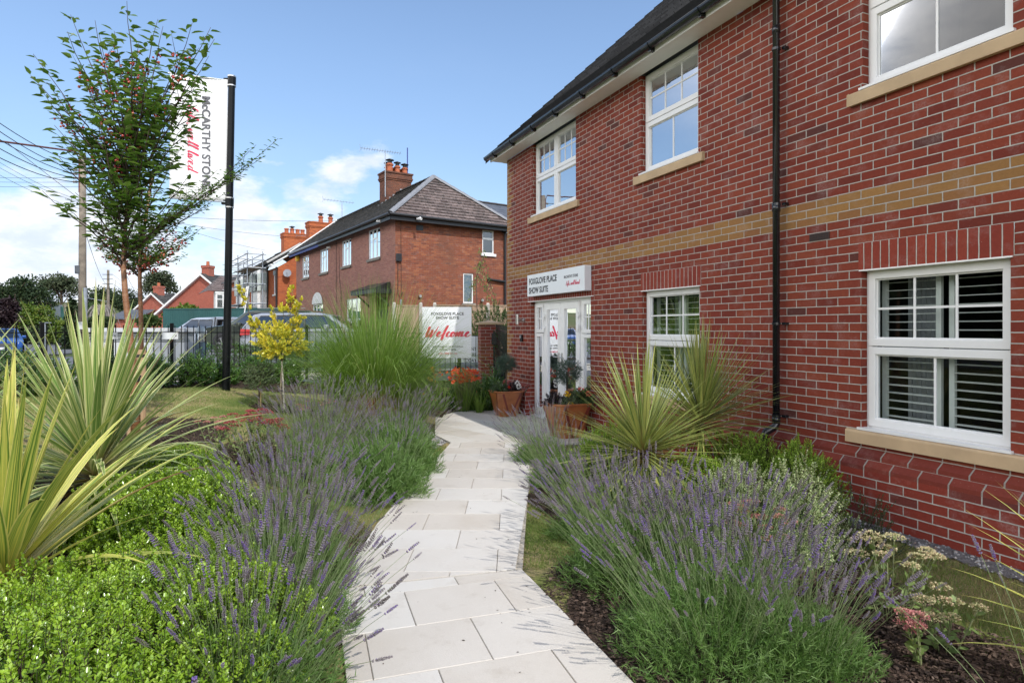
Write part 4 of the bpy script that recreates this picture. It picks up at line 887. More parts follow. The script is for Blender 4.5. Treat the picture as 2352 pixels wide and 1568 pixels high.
for k in range(4):
    r0, r1 = .27 * k / 4, .27 * (k + 1) / 4
    for j in range(20):
        a0, a1 = 2 * math.pi * j / 20, 2 * math.pi * (j + 1) / 20; X = lambda r, a: c + u * r * math.cos(a) * .92 + v * r * math.sin(a) + dirv * r * r * .35
        mb.poly([X(r0, a0), X(r0, a1), X(r1, a1), X(r1, a0)] if k else [X(0, 0), X(r1, a1), X(r1, a0)])
DS = thing('satellite_dish', 'grey satellite dish fixed to the bright orange gable wall', 'satellite dish', f3s(.49, .1, 4.9)); mb.build('dish', plain('dish_grey', (.22, .23, .25), .6), DS, smooth=True)
mb = MB(); mb.tube([c, f3s(.49, .0, 5.05)], .03, 6); mb.tube([c - v * .25, c + dirv * .35 - v * .1], .012, 5); mb.build('arm', M['fascia_black'], DS)
mb = MB(); mb.tube([f3s(1.25, .04, 5.45), f3s(1.35, .04, 5.1), f3s(1.3, .04, 4.6)], .012, 4); mb.tube([f3s(.7, .04, 4.6), f3s(.55, .04, 4.1), f3s(.5, .04, 3.0)], .012, 4); mb.build('cable', M['rubber'], H2)
chimney(H2, f3, 2.6, 3.5, 2.7, 5.0, 6.8, 9.1, 'brick_orange', [(3.05, 3.6, .17, .5), (3.05, 4.3, .17, .5)], cowl=(0, 1))
chimney(H2, f3, 11.6, 12.6, 3.1, 4.9, 7.4, 9.5, 'brick_orange', [(12, 3.4, .18, .42), (12, 3.85, .18, .42), (12, 4.3, .18, .42), (12, 4.7, .18, .42)], cowl=(1,))
aerial(f3, 11.4, 5.2, 9.2, 8.4, 1.9, 62, 'tv aerial right of the chimney above the scaffolding', 9)
# ---- scaffold tower against the bay house
SC = thing('scaffolding', 'grey scaffold tower with board platform against the far bay window', 'scaffolding', f3(4, -1.5, 0))
mb = MB(); SA = [-.3, 2.9, 6.0, 7.8]; SB = [-1.9, -1.0]
for a in SA:
    for b in SB:
        mb = MB(); mb.tube([f3(a, b, 0), f3(a, b, 6.45)], .03, 6); mb.build('pole', M['slatebox'], SC)
for z in (1.9, 3.2, 4.4, 5.4, 5.9, 6.25):
    mb = MB()
    for b in SB: mb.tube([f3(-.6, b, z), f3(8.1, b, z)], .028, 6)
    for a in SA: mb.tube([f3(a, -2.1, z), f3(a, -.8, z)], .028, 6)
    mb.build('ledger', M['slatebox'], SC)
mb = MB()
for k in range(5): mb.box(f3, -.2, 4.4, -1.9 + k * .18, -1.74 + k * .18, 5.42, 5.46)
mb.build('platform', plain('scaffold_board', (.30, .24, .17), .85, var=.25), SC)
mb = MB()
for k in range(5): mb.box(f3, 3, 7.7, -1.9 + k * .18, -1.74 + k * .18, 3.22, 3.26)
mb.build('platform', M['stone_sill'], SC)
LA = thing('ladder', 'long pale ladder leaning against the scaffolding', 'ladder', f3(-.6, -2.2, 0)); mb = MB()
for a in (-.9, -.45): mb.tube([f3(a - .5, -2.6, 0), f3(a, -1.95, 4.2)], .035, 5)
for k in range(14): t = (k + .5) / 14; mb.tube([f3(-.9 - .5 * (1 - t), -2.6 + .65 * t, 4.2 * t), f3(-.45 - .5 * (1 - t), -2.6 + .65 * t, 4.2 * t)], .02, 4)
mb.build('rails', M['white_paint'], LA)
# ---- third house with small bay
H3 = thing('further_bay_house', 'house end with a small white bay window just left of the black flag pole', 'house', at(505, 755, 62))
f5 = frame(at(480, 755, 60)[0], 60, AZ1 + 90)
mb = MB(); mb.box(f5, 1.6, 9, -6, 0, 0, 5.0); mb.build('wall', M['brick_orange'], H3)
mb = MB(); stepped_roof(mb, f5(-.2, .6, 5.2), f5(9.5, .6, 5.2), f5(1.5, -3, 7.0), f5(9.5, -3, 7.4), 8, .03); stepped_roof(mb, f5(-.2, .6, 5.2), f5(-.2, -6, 5.2), f5(1.5, -3, 7.0), f5(1.5, -3, 7.0), 8, .03); mb.build('roof', M['old_tile'], H3)
mb = MB(); mb.box(f5, .5, 2.4, -.6, .5, 2.9, 5.2); mb.box(f5, .45, 2.45, .45, .55, 5.0, 5.2); bw = mb.build('bay', M['white_paint'], H3)
for a in (.6, 1.25, 1.85): hwindow(H3, f5, a, a + .55, 3.6, 4.9, .56, 1, 2, sill=False)
# ---- far gabled houses
def gable_house(name, label, x, y_ap, Y, half, drop, chim, len_=14, az=20, mat='brick_new', y2=None):
    X, _, zap = at(x, y_ap, Y); fr = frame(X, Y, az + 90)      # a to the right along gable face
    h = thing(name, label, 'house', (X, Y, 0)); ze = zap - drop
    mb = MB(); mb.poly([fr(-half, 0, 0), fr(half, 0, 0), fr(half, 0, ze), fr(0, 0, zap), fr(-half, 0, ze)], [(-half, 0), (half, 0), (half, ze), (0, zap), (-half, ze)])
    for s in (-1, 1): mb.poly([fr(s * half, 0, 0), fr(s * half, -len_, 0), fr(s * half, -len_, ze), fr(s * half, 0, ze)], [(0, 0), (len_, 0), (len_, ze), (0, ze)])
    mb.build('wall', M[mat], h)
    for s in (-1, 1):
        e = half + .45; zz = ze - .45 * drop / half
        mb = MB(); stepped_roof(mb, fr(s * e, .35, zz + .12), fr(s * e, -len_, zz + .12), fr(0, .35, zap + .12), fr(0, -len_, zap + .12), 14, .03); mb.build('roof', M['old_tile_dark'], h)
        mb = MB(); mb.poly([fr(s * e, .36, zz + .13), fr(0, .36, zap + .13), fr(0, .36, zap - .14), fr(s * e, .36, zz - .14)]); mb.poly([fr(s * e, .36, zz - .14), fr(0, .36, zap - .14), fr(0, .0, zap - .14), fr(s * e, .0, zz - .14)]); mb.build('bargeboard', M['white_paint'], h)
    for (a, b, wd, h_) in chim:
        mb = MB(); mb.box(fr, a - wd / 2, a + wd / 2, b - wd, b, zap - 1, zap + h_ - .3); mb.box(fr, a - wd / 2 - .06, a + wd / 2 + .06, b - wd - .06, b + .06, zap + h_ - .3, zap + h_); c_ = mb.build('chimney', M[mat], h)
        mb = MB(); mb.lathe(fr(a, b - wd / 2, zap + h_), [(.2, 0), (.17, .5), (0, .5)], 10); mb.build('chimney_pot', M['terracotta'], c_)
    return h
gable_house('gabled_brick_house', 'tall red brick gable end with white bargeboards and two chimneys above the green hoarding', 464, 630, 72, 5.9, 4.3, [(-.1, -.6, .95, 1.1), (0, -12, .9, .6)], az=14)
gable_house('gabled_brick_house', 'smaller red brick gable end with white bargeboards, left of the tall gable', 351, 674, 88, 4.9, 3.5, [(0, -.5, 1.0, 1.1), (0, -9, 1.0, .6)], az=18)
SH = thing('slate_roofed_house', 'low dark slate roof left of the smaller brick gable', 'house', at(268, 755, 84)); f6 = frame(at(244, 755, 84)[0], 84, 93)
mb = MB(); stepped_roof(mb, f6(-.5, 0, 2.9), f6(4.3, 0, 2.9), f6(0, -4, 4.3), f6(4.3, -4, 4.3), 8, .02); mb.build('roof', M['slate'], SH); mb = MB(); mb.box(f6, -.2, 4, -7, -.4, 0, 2.9); mb.build('wall', M['brick_new'], SH)
# ---- green hoarding
GH = thing('green_hoarding', 'long dark green site hoarding behind the parked cars', 'hoarding', (-17.5, 38.8, .4))
M['green_sheet'] = plain('green_hoarding', (.028, .10, .095), .6, var=.08, scale=1)
ga, gb = Vector((-21.9, 39.3, 0)), Vector((-13.7, 37.6, 0)); gd = gb - ga; gazm = math.degrees(math.atan2(gd.x, gd.y)); fg = frame(ga.x, ga.y, gazm); gl = gd.length
mb = MB(); mb.box(fg, 0, gl, -.04, 0, .2, 2.82)
for k in range(int(gl / .16)): mb.box(fg, k * .16 + .02, k * .16 + .06, 0, .012, .2, 2.80)
mb.build('sheeting', M['green_sheet'], GH)
mb = MB(); mb.box(fg, -.02, gl, -.06, .03, 2.8, 2.87); mb.build('capping', M['green_sheet'], GH)
# ---- timber garden fence with concrete posts
TF = thing('timber_fence', 'pale close boarded timber fence with concrete posts below the orange side wall', 'fence', (-1, 23, .6)); M['fence_wood'] = None
m_, nt, n__, L__, b__ = newmat('fence_wood'); q_ = NG(nt); L__.new(q_.ramp(q_.math('ADD', q_.math('MULTIPLY', q_.attr(), .6), q_.math('MULTIPLY', q_.noise(q_.scale(q_.obj(), 8, 8, 1), 3, 5, .6), .5)), [(.25, (.30, .20, .13)), (.8, (.46, .34, .23))]), b__.inputs['Base Color']); b__.inputs['Roughness'].default_value = .85; M['fence_wood'] = m_
M['concrete'] = plain('concrete', (.40, .37, .32), .9, var=.12, scale=5)
fa = Vector((-4.25, 22.6, 0)); fb = Vector((2.2, 23.6, 0)); fd = fb - fa; ff = frame(fa.x, fa.y, math.degrees(math.atan2(fd.x, fd.y))); fl = fd.length
posts = [0, .95, 1.45, 3.4, 5.35]; vals = []
for i, p in enumerate(posts):
    mb = MB(); mb.box(ff, p - .06, p + .06, -.06, .06, .3, 2.5); mb.poly([ff(p - .06, .06, 2.5), ff(p + .06, .06, 2.5), ff(p + .04, 0, 2.56), ff(p - .04, 0, 2.56)]); mb.build('post', M['concrete'], TF)
for (p, q, top) in ((.06, .89, 2.42), (1.01, 1.39, 2.2), (1.51, 3.34, 2.44), (3.46, 5.29, 2.44), (5.41, fl, 2.44)):
    mb = MB(); x = p; j = 0
    while x < q - .02: mb.box(ff, x, min(x + .108, q), .0 + .012 * (j % 2), .018 + .012 * (j % 2), .55, top); x += .1; j += 1
    mb.box(ff, p, q, -.03, .05, top, top + .04)
    o = mb.build('panel', M['fence_wood'] if top > 2.3 else M['concrete'], TF, weld=False); a = o.data.attributes.new('var', 'FLOAT', 'FACE'); rr = random.Random(int(p * 10)); vv = []
    for k in range(len(o.data.polygons)):
        if k % 6 == 0: cv = rr.random()
        vv.append(cv)
    a.data.foreach_set('value', vv)
# ------------------------------------------------------------------ brick pier, railings
PR = thing('gate_pier', 'square red brick gate pier with a pale pyramid cap stone', 'pier', at(1124, 755, 14.2)[:2] + (0,))
fp = frame(-.52, 14.2, 80)
M['brick_pier'] = brick('pier_brick', [(0, (.22, .04, .03)), (1, (.33, .06, .04))], (.44, .40, .36), eff=.2)
mb = MB(); mb.box(fp, -.22, .22, -.22, .22, 0, 1.69); mb.build('shaft', M['brick_pier'], PR)
mb = MB(); mb.box(fp, -.28, .28, -.28, .28, 1.69, 1.735)
for (a, b) in (((-.28, -.28), (.28, -.28)), ((.28, -.28), (.28, .28)), ((.28, .28), (-.28, .28)), ((-.28, .28), (-.28, -.28))): mb.poly([fp(*a, 1.735), fp(*b, 1.735), fp(0, 0, 1.795)])
mb.build('cap_stone', M['sill'], PR, bevel=.004)
def railing(mb, A, B, zA, zB, h=1.06, gap=.11, r=.008):
    A, B = Vector(A), Vector(B); l = (B - A).length; n = max(1, int(l / gap)); d = (B - A).normalized(); nn = Vector((d.y, -d.x, 0)) * .006
    for k in range(n):
        t = (k + .5) / n; p = A.lerp(B, t); z = zA + (zB - zA) * t
        mb.tube([(p.x, p.y, z + .04), (p.x, p.y, z + h)], r, 5)
    for hz in (.1, h - .12):
        mb.poly([(A.x, A.y, zA + hz - .006), (B.x, B.y, zB + hz - .006), (B.x, B.y, zB + hz + .006), (A.x, A.y, zA + hz + .006)])
        for s in (-1, 1): P = [(A + nn * s, zA), (B + nn * s, zB)]; mb.poly([(P[0][0].x, P[0][0].y, zA + hz - .008), (P[1][0].x, P[1][0].y, zB + hz - .008), (P[1][0].x, P[1][0].y, zB + hz + .008), (P[0][0].x, P[0][0].y, zA + hz + .008)])
        mb.poly([((A + nn).x, (A + nn).y, zA + hz + .008), ((B + nn).x, (B + nn).y, zB + hz + .008), ((B - nn).x, (B - nn).y, zB + hz + .008), ((A - nn).x, (A - nn).y, zA + hz + .008)])
IR = thing('iron_railings', 'long black iron bar railings curving along the planted garden edge', 'railings', (-5.9, 10.9, .6))
FP = [(-9.9, 6.9), (-8.6, 8.2), (-7.9, 8.9), (-7.2, 9.6), (-6.55, 10.25), (-5.92, 10.9), (-5.42, 11.85), (-4.72, 12.95), (-4.35, 13.28), (-3.1, 13.68), (-1.9, 13.98), (-.76, 14.2)]
FZ = [.60, .60, .60, .60, .60, .60, .59, .59, .585, .58, .55, .5]
M['rail'] = M['black_metal']
for i, ((A, B), (za, zb)) in enumerate(zip(zip(FP, FP[1:]), zip(FZ, FZ[1:]))):
    mb = MB(); railing(mb, (*A, 0), (*B, 0), za, zb); mb.build('railing_panel', M['rail'], IR, weld=False)
for (A, z) in zip(FP[:-1], FZ): mb = MB(); mb.box(frame(A[0], A[1], 45), -.027, .027, -.027, .027, z - .05, z + 1.1); mb.build('post', M['rail'], IR, bevel=.003)
GT = thing('iron_gate', 'black iron bar gate between the brick pier and the building corner', 'gate', (-.3, 13.3, .3))
mb = MB(); railing(mb, (-.36, 13.98, 0), (-.1, 12.5, 0), .35, .3, h=1.35, gap=.12); mb.build('gate_bars', M['rail'], GT, weld=False)
mb = MB(); mb.box(WORLD, -.42, -.37, 13.93, 13.98, .2, 1.55); mb.build('post', M['rail'], GT); mb = MB(); mb.box(WORLD, -.45, -.34, 13.86, 13.92, 1.25, 1.5); mb.build('lock_box', M['rail'], GT)
# ---- flag pole and banner
fx, fy = -4.93, 10.8; FZ0 = gz(fx, fy)
FL = thing('flag_pole', 'tall black flag pole carrying the white banner', 'flag pole', (fx, fy, FZ0))
tx = fx + (533 - 519.5) / F * 10.8
def fpx(z): t = (z - FZ0) / (5.95 - FZ0); return (fx + (tx - fx) * t, fy, z)
mb = MB(); mb.tube([fpx(FZ0 - .1), fpx(FZ0 + .22)], .068, 18); mb.tube([fpx(FZ0 + .22), fpx(5.87)], [.064, .056], 18); mb.build('pole', M['black_metal'], FL, smooth=False)
mb = MB(); mb.lathe(fpx(5.87), [(.06, 0), (.06, .03), (.045, .07), (0, .075)], 16); mb.build('pole_cap', M['black_metal'], FL)
BN = thing('banner_flag', 'white vertical banner with dark and crimson lettering hanging from the flag pole', 'banner', fpx(4.8))
bR, bL = (521, 10.78), (388, 10.5)
def bp(u, z): # u 0 at pole, 1 at far edge
    x0 = at(bR[0] + 3 * (z - 3.8) / 2.0, 0, bR[1])[0]; x1 = at(bL[0] + 3 * (z - 3.8) / 2.0, 0, bL[1])[0]
    return Vector((x0 + (x1 - x0) * u, bR[1] + (bL[1] - bR[1]) * u + .012 * math.sin(u * 5 + z * 2), z))
mb = MB(); nu, nz = 10, 20; z0b, z1b = 3.78, 5.87
for i in range(nu):
    for j in range(nz):
        a, b, c, d = i / nu, (i + 1) / nu, z0b + (z1b - z0b) * j / nz, z0b + (z1b - z0b) * (j + 1) / nz; mb.poly([bp(a, c), bp(b, c), bp(b, d), bp(a, d)])
M['banner'] = plain('white_banner', (.80, .80, .80), .6, var=.01)
bo = mb.build('cloth', M['banner'], BN, smooth=True); so_ = bo.modifiers.new('thickness', 'SOLIDIFY'); so_.thickness = .002
for z_ in (z0b, z1b):
    mb = MB(); q = fpx(z_); mb.tube([q, bp(1.03, z_ + .01)], .011, 8); mb.build('arm', M['slatebox'] if z_ < 4.5 else M['white_paint'], BN)
    mb = MB()
    for e in (-.09, .07): mb.tube([fpx(z_ + e - .01), fpx(z_ + e + .012)], .07, 16)
    mb.build('clamp', M['steel'], BN)
    mb = MB(); mb.tube([fpx(z_ - .07), fpx(z_ + .06)], .0685, 16); mb.box(frame(q[0] - .1, q[1], 90), -.03, .06, -.03, .03, z_ - .04, z_ + .04); mb.build('bracket', M['black_metal'], BN)
bu = (bp(.1, 4.8) - bp(.9, 4.8)).normalized()          # from far edge towards the pole = up direction of rotated text
off = Vector((0, -.02, 0))
o = text_obj('lettering', 'McCARTHY STONE', .178, M['grey_ink'], BN, bp(.445, 5.56) + off, (0, 0, -1), bu, bold=.005, spacing=1.04, sx=1.0)
script_obj('script_lettering', ['L', 'i', 'f', 'e', ',', ' ', 'w', 'e', 'l', 'l', ' ', 'l', 'i', 'v', 'e', 'd'], .17, M['crimson'], BN, bp(.70, 5.38) + off, (0, 0, -1), bu, wt=.085)
# ---- welcome sign
WS = thing('welcome_sign', 'square white welcome board with black and crimson lettering behind the tall grass', 'sign', (-1.29, 12.4, 0))
xl, xr = at(970, 0, 12.4)[0], at(1083, 0, 12.4)[0]; zb_, zt_ = at(0, 822, 12.4)[2], at(0, 705, 12.4)[2]
mb = MB(); mb.box(WORLD, xl, xr, 12.4, 12.415, zb_, zt_); mb.build('board', M['white_sign'], WS, bevel=.002)
for x_ in (1055,):
    mb = MB(); q = at(x_, 0, 12.44)[0]; mb.box(WORLD, q - .035, q + .035, 12.42, 12.49, gz(q, 12.4) - .1, zt_ - .05); mb.build('post', M['black_metal'], WS)
mb = MB(); q = at(990, 0, 12.44)[0]; mb.box(WORLD, q - .035, q + .035, 12.42, 12.49, gz(q, 12.4) - .1, zt_ - .05); mb.build('post', M['black_metal'], WS)
cxs = (xl + xr) / 2; wr = zt_ - zb_; UX = (1, 0, 0); UZ = (0, 0, 1)
def st(name, body, size, zf, mat='ink', x=None, **k): return text_obj(name, body, size, M[mat], WS, (cxs if x is None else x, 12.398, zb_ + wr * zf), UX, UZ, align='CENTER', **k)
st('lettering', 'FOXGLOVE PLACE', .076, .842, bold=.0017, spacing=1.04, x=cxs + .01); st('lettering', 'SHOW SUITE', .076, .763, bold=.0017, spacing=1.04, x=cxs + .01)
st('small_lettering', 'OPEN TUESDAY TO SATURDAY', .042, .208, bold=.0009, spacing=1.06, x=cxs + .01); st('small_lettering', '10.30AM - 5.00PM', .042, .150, bold=.0009, spacing=1.05, x=cxs + .01); st('crimson_lettering', 'CALL 0800 919 132', .042, .075, 'crimson', bold=.0009, spacing=1.08, x=cxs + .02)
script_obj('script_lettering', ['W', 'e', 'l2', 'c', 'o', 'm', 'e'], .205, M['crimson'], WS, (xl + .075, 12.396, zb_ + wr * .415), UX, UZ, wt=.15)
W2_ = thing('event_sign', 'small white notice with rounded corners half hidden behind the welcome board', 'sign', at(1070, 755, 15.6)[:2] + (.6,))
xa, xb = at(1040, 0, 15.6)[0], at(1097, 0, 15.6)[0]; mb = MB(); zt2, zb2 = at(0, 772, 15.6)[2], at(0, 832, 15.6)[2]
mb.box(WORLD, xa, xb, 15.6, 15.61, zb2, zt2); mb.build('board', M['white_sign'], W2_, bevel=.004)
for i, t in enumerate(('EVENT', 'HERE', 'TODAY')): text_obj('lettering', t, .12, M['ink'], W2_, (xb - .03, 15.598, zt2 - .36 - i * .14), UX, UZ, align='RIGHT', bold=.001, sx=.8)
mb = MB(); mb.box(WORLD, xa + .1, xa + .14, 15.62, 15.66, .5, zb2 + .1); mb.build('leg', M['black_metal'], W2_)
# ---- curved back plates on the railings, cabinet, bollard light
M['grey_plate'] = plain('white_plate', (.62, .64, .65), .4)
def plate(name, label, x0, x1, y0, y1, Y, bulge=.08, grp=None, rot=0):
    o = thing(name, label, 'plate', at((x0 + x1) / 2, y1, Y)); xa, _, zt = at(x0, y0, Y); xb, _, zb = at(x1, y1, Y); mb = MB(); n = 12
    P = [(xa + (xb - xa) * k / n, Y - bulge * math.sin(math.pi * k / n) * (1 if not rot else .2) + rot * k / n) for k in range(n + 1)]
    for p, q in zip(P, P[1:]):
        mb.poly([(*p, zb), (*q, zb), (*q, zt), (*p, zt)]); mb.poly([(p[0], p[1] + .004, zt), (q[0], q[1] + .004, zt), (q[0], q[1] + .004, zb), (p[0], p[1] + .004, zb)]); mb.poly([(*p, zt), (*q, zt), (q[0], q[1] + .004, zt), (p[0], p[1] + .004, zt)])
    mb.build('curved_plate', M['grey_plate'], o, smooth=False)
    mb = MB()
    for k in (1, 11): mb.tube([(P[k][0], P[k][1] - .008, (zt + zb) / 2), (P[k][0], P[k][1] + .05, (zt + zb) / 2)], .009, 6)
    mb.build('bolt', M['fascia_black'], o)
plate('curved_sign_back', 'white curved plate bolted to the railings behind the striped cordyline', 223, 270, 763, 778.7, 9.75, grp=1)
plate('curved_sign_back', 'white curved plate bolted to the railings right of the slanting tree trunk', 371, 409, 763.4, 778.7, 10.75, .1)
plate('curved_sign_back', 'small white curved plate seen almost edge on beside the utility pole', 178, 188, 739, 756, 9.3, .01, rot=.04)
M['cab'] = plain('pale_grey_cabinet', (.50, .52, .53), .5, var=.03, scale=2); M['cabdark'] = plain('cabinet_louvre', (.30, .32, .32), .5)
CB = thing('utility_cabinet', 'long pale grey equipment cabinet standing behind the railings', 'cabinet', (-8.5, 14.2, .6)); xa, xb = at(201, 0, 14)[0], at(423, 0, 14)[0]
zt = at(0, 753, 14)[2]; mb = MB(); mb.box(WORLD, xa, xb, 14, 14.5, .5, zt - .32)
for k in range(9): x_ = xa + (xb - xa) * k / 8; mb.box(WORLD, x_ - .012, x_ + .012, 13.985, 14, .6, zt - .34)
mb.build('doors', M['cab'], CB); mb = MB(); mb.box(WORLD, xa + .02, xb - .02, 14.04, 14.46, zt - .32, zt - .1)
for k in range(3): mb.box(WORLD, xa, xb, 14.0, 14.04, zt - .30 + k * .07, zt - .28 + k * .07)
mb.build('louvre', M['cabdark'], CB); mb = MB(); mb.box(WORLD, xa - .03, xb + .03, 13.95, 14.55, zt - .1, zt); mb.build('lid', M['cab'], CB, bevel=.01)
BO = thing('bollard_light', 'slate blue round bollard light with clear dome top behind the railings', 'bollard', at(461, 755, 14.2)[:2] + (.6,)); q = at(461, 755, 14.2)
mb = MB(); mb.lathe((q[0], q[1], .55), [(.13, 0), (.115, .12), (.115, .74), (.12, .75), (0, .75)], 20); mb.build('post', plain('slate_blue', (.045, .075, .10), .5), BO)
mb = MB(); mb.lathe((q[0], q[1], 1.30), [(.105, 0), (.11, .03), (.105, .2)], 20); mb.build('lens', M['glass_far'], BO); mb = MB(); mb.lathe((q[0], q[1], 1.31), [(.09, 0), (.03, .12), (.03, .19)], 16); mb.build('reflector', M['steel'], BO)
mb = MB(); mb.lathe((q[0], q[1], 1.49), [(.118, 0), (.12, .02), (.1, .1), (.05, .16), (0, .175)], 20); mb.build('dome', plain('blue_grey_dome', (.18, .22, .24), .35), BO, smooth=True)
# ------------------------------------------------------------------ vehicles
M['tyre'] = plain('tyre', (.018, .018, .018), .85); M['rim'] = plain('alloy', (.45, .45, .46), .3, metal=.8); M['car_glass'] = glass('car_glass', .10, 1.0, (.10, .11, .12))
M['lamp_red'] = plain('red_lens', (.45, .01, .015), .2, coat=.5); M['lamp_clear'] = plain('clear_lens', (.62, .64, .66), .12, coat=.6); M['trim'] = plain('dark_trim', (.03, .03, .032), .5)
def paint(name, col, metal=.35):
    return plain(name, col, .28, metal=metal, var=.015, coat=.8)
def car(name, label, x, y, az, L_, W_, prof, belt, roof_z, wins, wheels, wr, col, group='cars parked beyond the fence', lights=(), arches=True, tumble=.16, low=None):
    """prof: closed side outline (a, z) with a from rear 0 to nose L_, drawn clockwise; az = heading"""
    z0 = gz(x, y); fr = frame(x, y, az, z0); T = thing(name, label, 'car', (x, y, z0), group)
    hw = W_ / 2
    def hwid(a, z):
        k = max(0, min(1, (z - belt) / (roof_z - belt))) ; e = min(a, L_ - a); c = max(0, 1 - e / .55)
        return hw * (1 - tumble * k) * (1 - .12 * c * c) - (.05 if z < .35 else 0)
    mb = MB(); n = len(prof)
    ring = lambda s, ins: [fr(a - L_ / 2, s * (hwid(a, z) - ins), z) for a, z in prof]
    cxp = sum(p[0] for p in prof) / n; 
    def sh(s, ins, k): # inset loop toward the inside of the outline
        return [fr(cxp + (a - cxp) * (1 - k * .02) - L_ / 2, s * (hwid(a, z) - ins), .8 + (z - .8) * (1 - k * .035)) for a, z in prof]
    loops = [sh(-1, 0, 1), ring(-1, .05), ring(1, .05), sh(1, 0, 1)]
    for A, Bq in zip(loops, loops[1:]):
        for i in range(n): j = (i + 1) % n; mb.poly([A[i], A[j], Bq[j], Bq[i]])
    mb.poly(loops[0][::-1]); mb.poly(loops[-1])
    body = mb.build('body', col, T, smooth=True); me = body.data
    for p in me.polygons: p.use_smooth = len(p.vertices) < 5
    es = body.modifiers.new('edges', 'EDGE_SPLIT'); es.split_angle = R(32)
    for s in (-1, 1):
        for wpoly in wins:
            mb = MB(); mb.poly([fr(a - L_ / 2, s * (hwid(a, z) + .008), z) for a, z in wpoly]); mb.build('side_window', M['car_glass'], T)
            c = (sum(p[0] for p in wpoly) / len(wpoly), sum(p[1] for p in wpoly) / len(wpoly))
            mb = MB(); mb.poly([fr(c[0] + (a - c[0]) * 1.07 - L_ / 2, s * (hwid(a, z) + .003), c[1] + (z - c[1]) * 1.13) for a, z in wpoly]); mb.build('window_surround', M['trim'], T)
        for wa in wheels:
            mb = MB(); mb.poly([fr(wa - L_ / 2 + (wr + .07) * math.cos(t), s * (hw + .002), wr + (wr + .07) * math.sin(t)) for t in [math.pi * 2 * k / 24 for k in range(24)]]); mb.build('wheel_arch', M['trim'], T)
            mb = MB(); c = fr(wa - L_ / 2, s * (hw - .2), wr); c2 = fr(wa - L_ / 2, s * (hw + .02), wr); mb.tube([c, fr(wa - L_ / 2, s * (hw - .02), wr), c2], [wr, wr, wr * .9], 24); wh = mb.build('wheel', M['tyre'], T)
            mb = MB(); P = lambda r, t, o: fr(wa - L_ / 2 + r * math.cos(t), s * (hw + o), wr + r * math.sin(t))
            for k in range(24): t0, t1 = math.pi * 2 * k / 24, math.pi * 2 * (k + 1) / 24; mb.poly([P(wr * .66, t0, .022), P(wr * .66, t1, .022), P(wr * .58, t1, .012), P(wr * .58, t0, .012)]); 
            for k in range(5):
                t = math.pi * 2 * k / 5; mb.poly([P(.02, t - 1, .03), P(wr * .62, t - .18, .024), P(wr * .62, t + .18, .024), P(.02, t + 1, .03)])
            mb.poly([P(.06, math.pi * 2 * k / 12, .034) for k in range(12)]); mb.build('rim', M['rim'], wh)
    for (nm, m_, P3) in lights:
        mb = MB(); mb.poly([fr(a - L_ / 2, b, z) for a, b, z in P3]); mb.build(nm, M[m_] if isinstance(m_, str) else m_, T)
    # windscreen and rear screen follow the two steepest roof edges given in low
    for (nm, (a0, z0_), (a1, z1_)) in (low or []):
        da, dz = a1 - a0, z1_ - z0_; l = math.hypot(da, dz); na, nz = (dz / l * .012, -da / l * .012)
        if nz < 0: na, nz = -na, -nz
        A = [(a0 + da * .08, z0_ + dz * .08), (a1 - da * .06, z1_ - dz * .06)]
        w0, w1 = hwid(*A[0]) - .12, hwid(*A[1]) - .12
        mb = MB(); mb.poly([fr(A[0][0] + na - L_ / 2, -w0, A[0][1] + nz), fr(A[0][0] + na - L_ / 2, w0, A[0][1] + nz), fr(A[1][0] + na - L_ / 2, w1, A[1][1] + nz), fr(A[1][0] + na - L_ / 2, -w1, A[1][1] + nz)]); mb.build(nm, M['car_glass'], T)
    for s in (-1, 1):
        wa = max(wheels) - .75; mb = MB(); c = Vector(fr(wa - L_ / 2, s * (hw + .09), belt + .08)); mb.box(frame(c.x, c.y, az, c.z), -.07, .07, -.09, .09, -.07, .08); mb.build('wing_mirror', col, T, bevel=.03)
    return T
# silver pickup with canopy, heading left (az ~ -95)
PU = [(0, .45), (0, 1.0), (.03, 1.62), (.12, 1.76), (1.9, 1.80), (2.0, 1.80), (2.1, 1.78), (3.0, 1.76), (3.35, 1.68), (4.15, 1.12), (5.0, 1.02), (5.2, .85), (5.25, .45), (4.95, .3), (.25, .35)]
car('pickup_truck', 'silver pickup with a silver canopy, furthest back against the green hoarding', -16.8, 35.0, -88, 5.25, 1.8, PU, 1.08, 1.78,
    [[(.2, 1.18), (1.85, 1.16), (1.85, 1.64), (.3, 1.62)], [(2.15, 1.14), (2.85, 1.14), (2.85, 1.62), (2.15, 1.62)], [(2.93, 1.14), (3.9, 1.14), (3.3, 1.62), (2.93, 1.62)]], (1.0, 4.35), .37, paint('silver_blue_paint', (.42, .47, .54)), low=[('windscreen', (3.35, 1.68), (4.15, 1.12))],
    lights=[('canopy_gap', 'trim', [(1.96, -.905, 1.0), (2.03, -.905, 1.0), (2.03, -.77, 1.79), (1.96, -.77, 1.79)])])
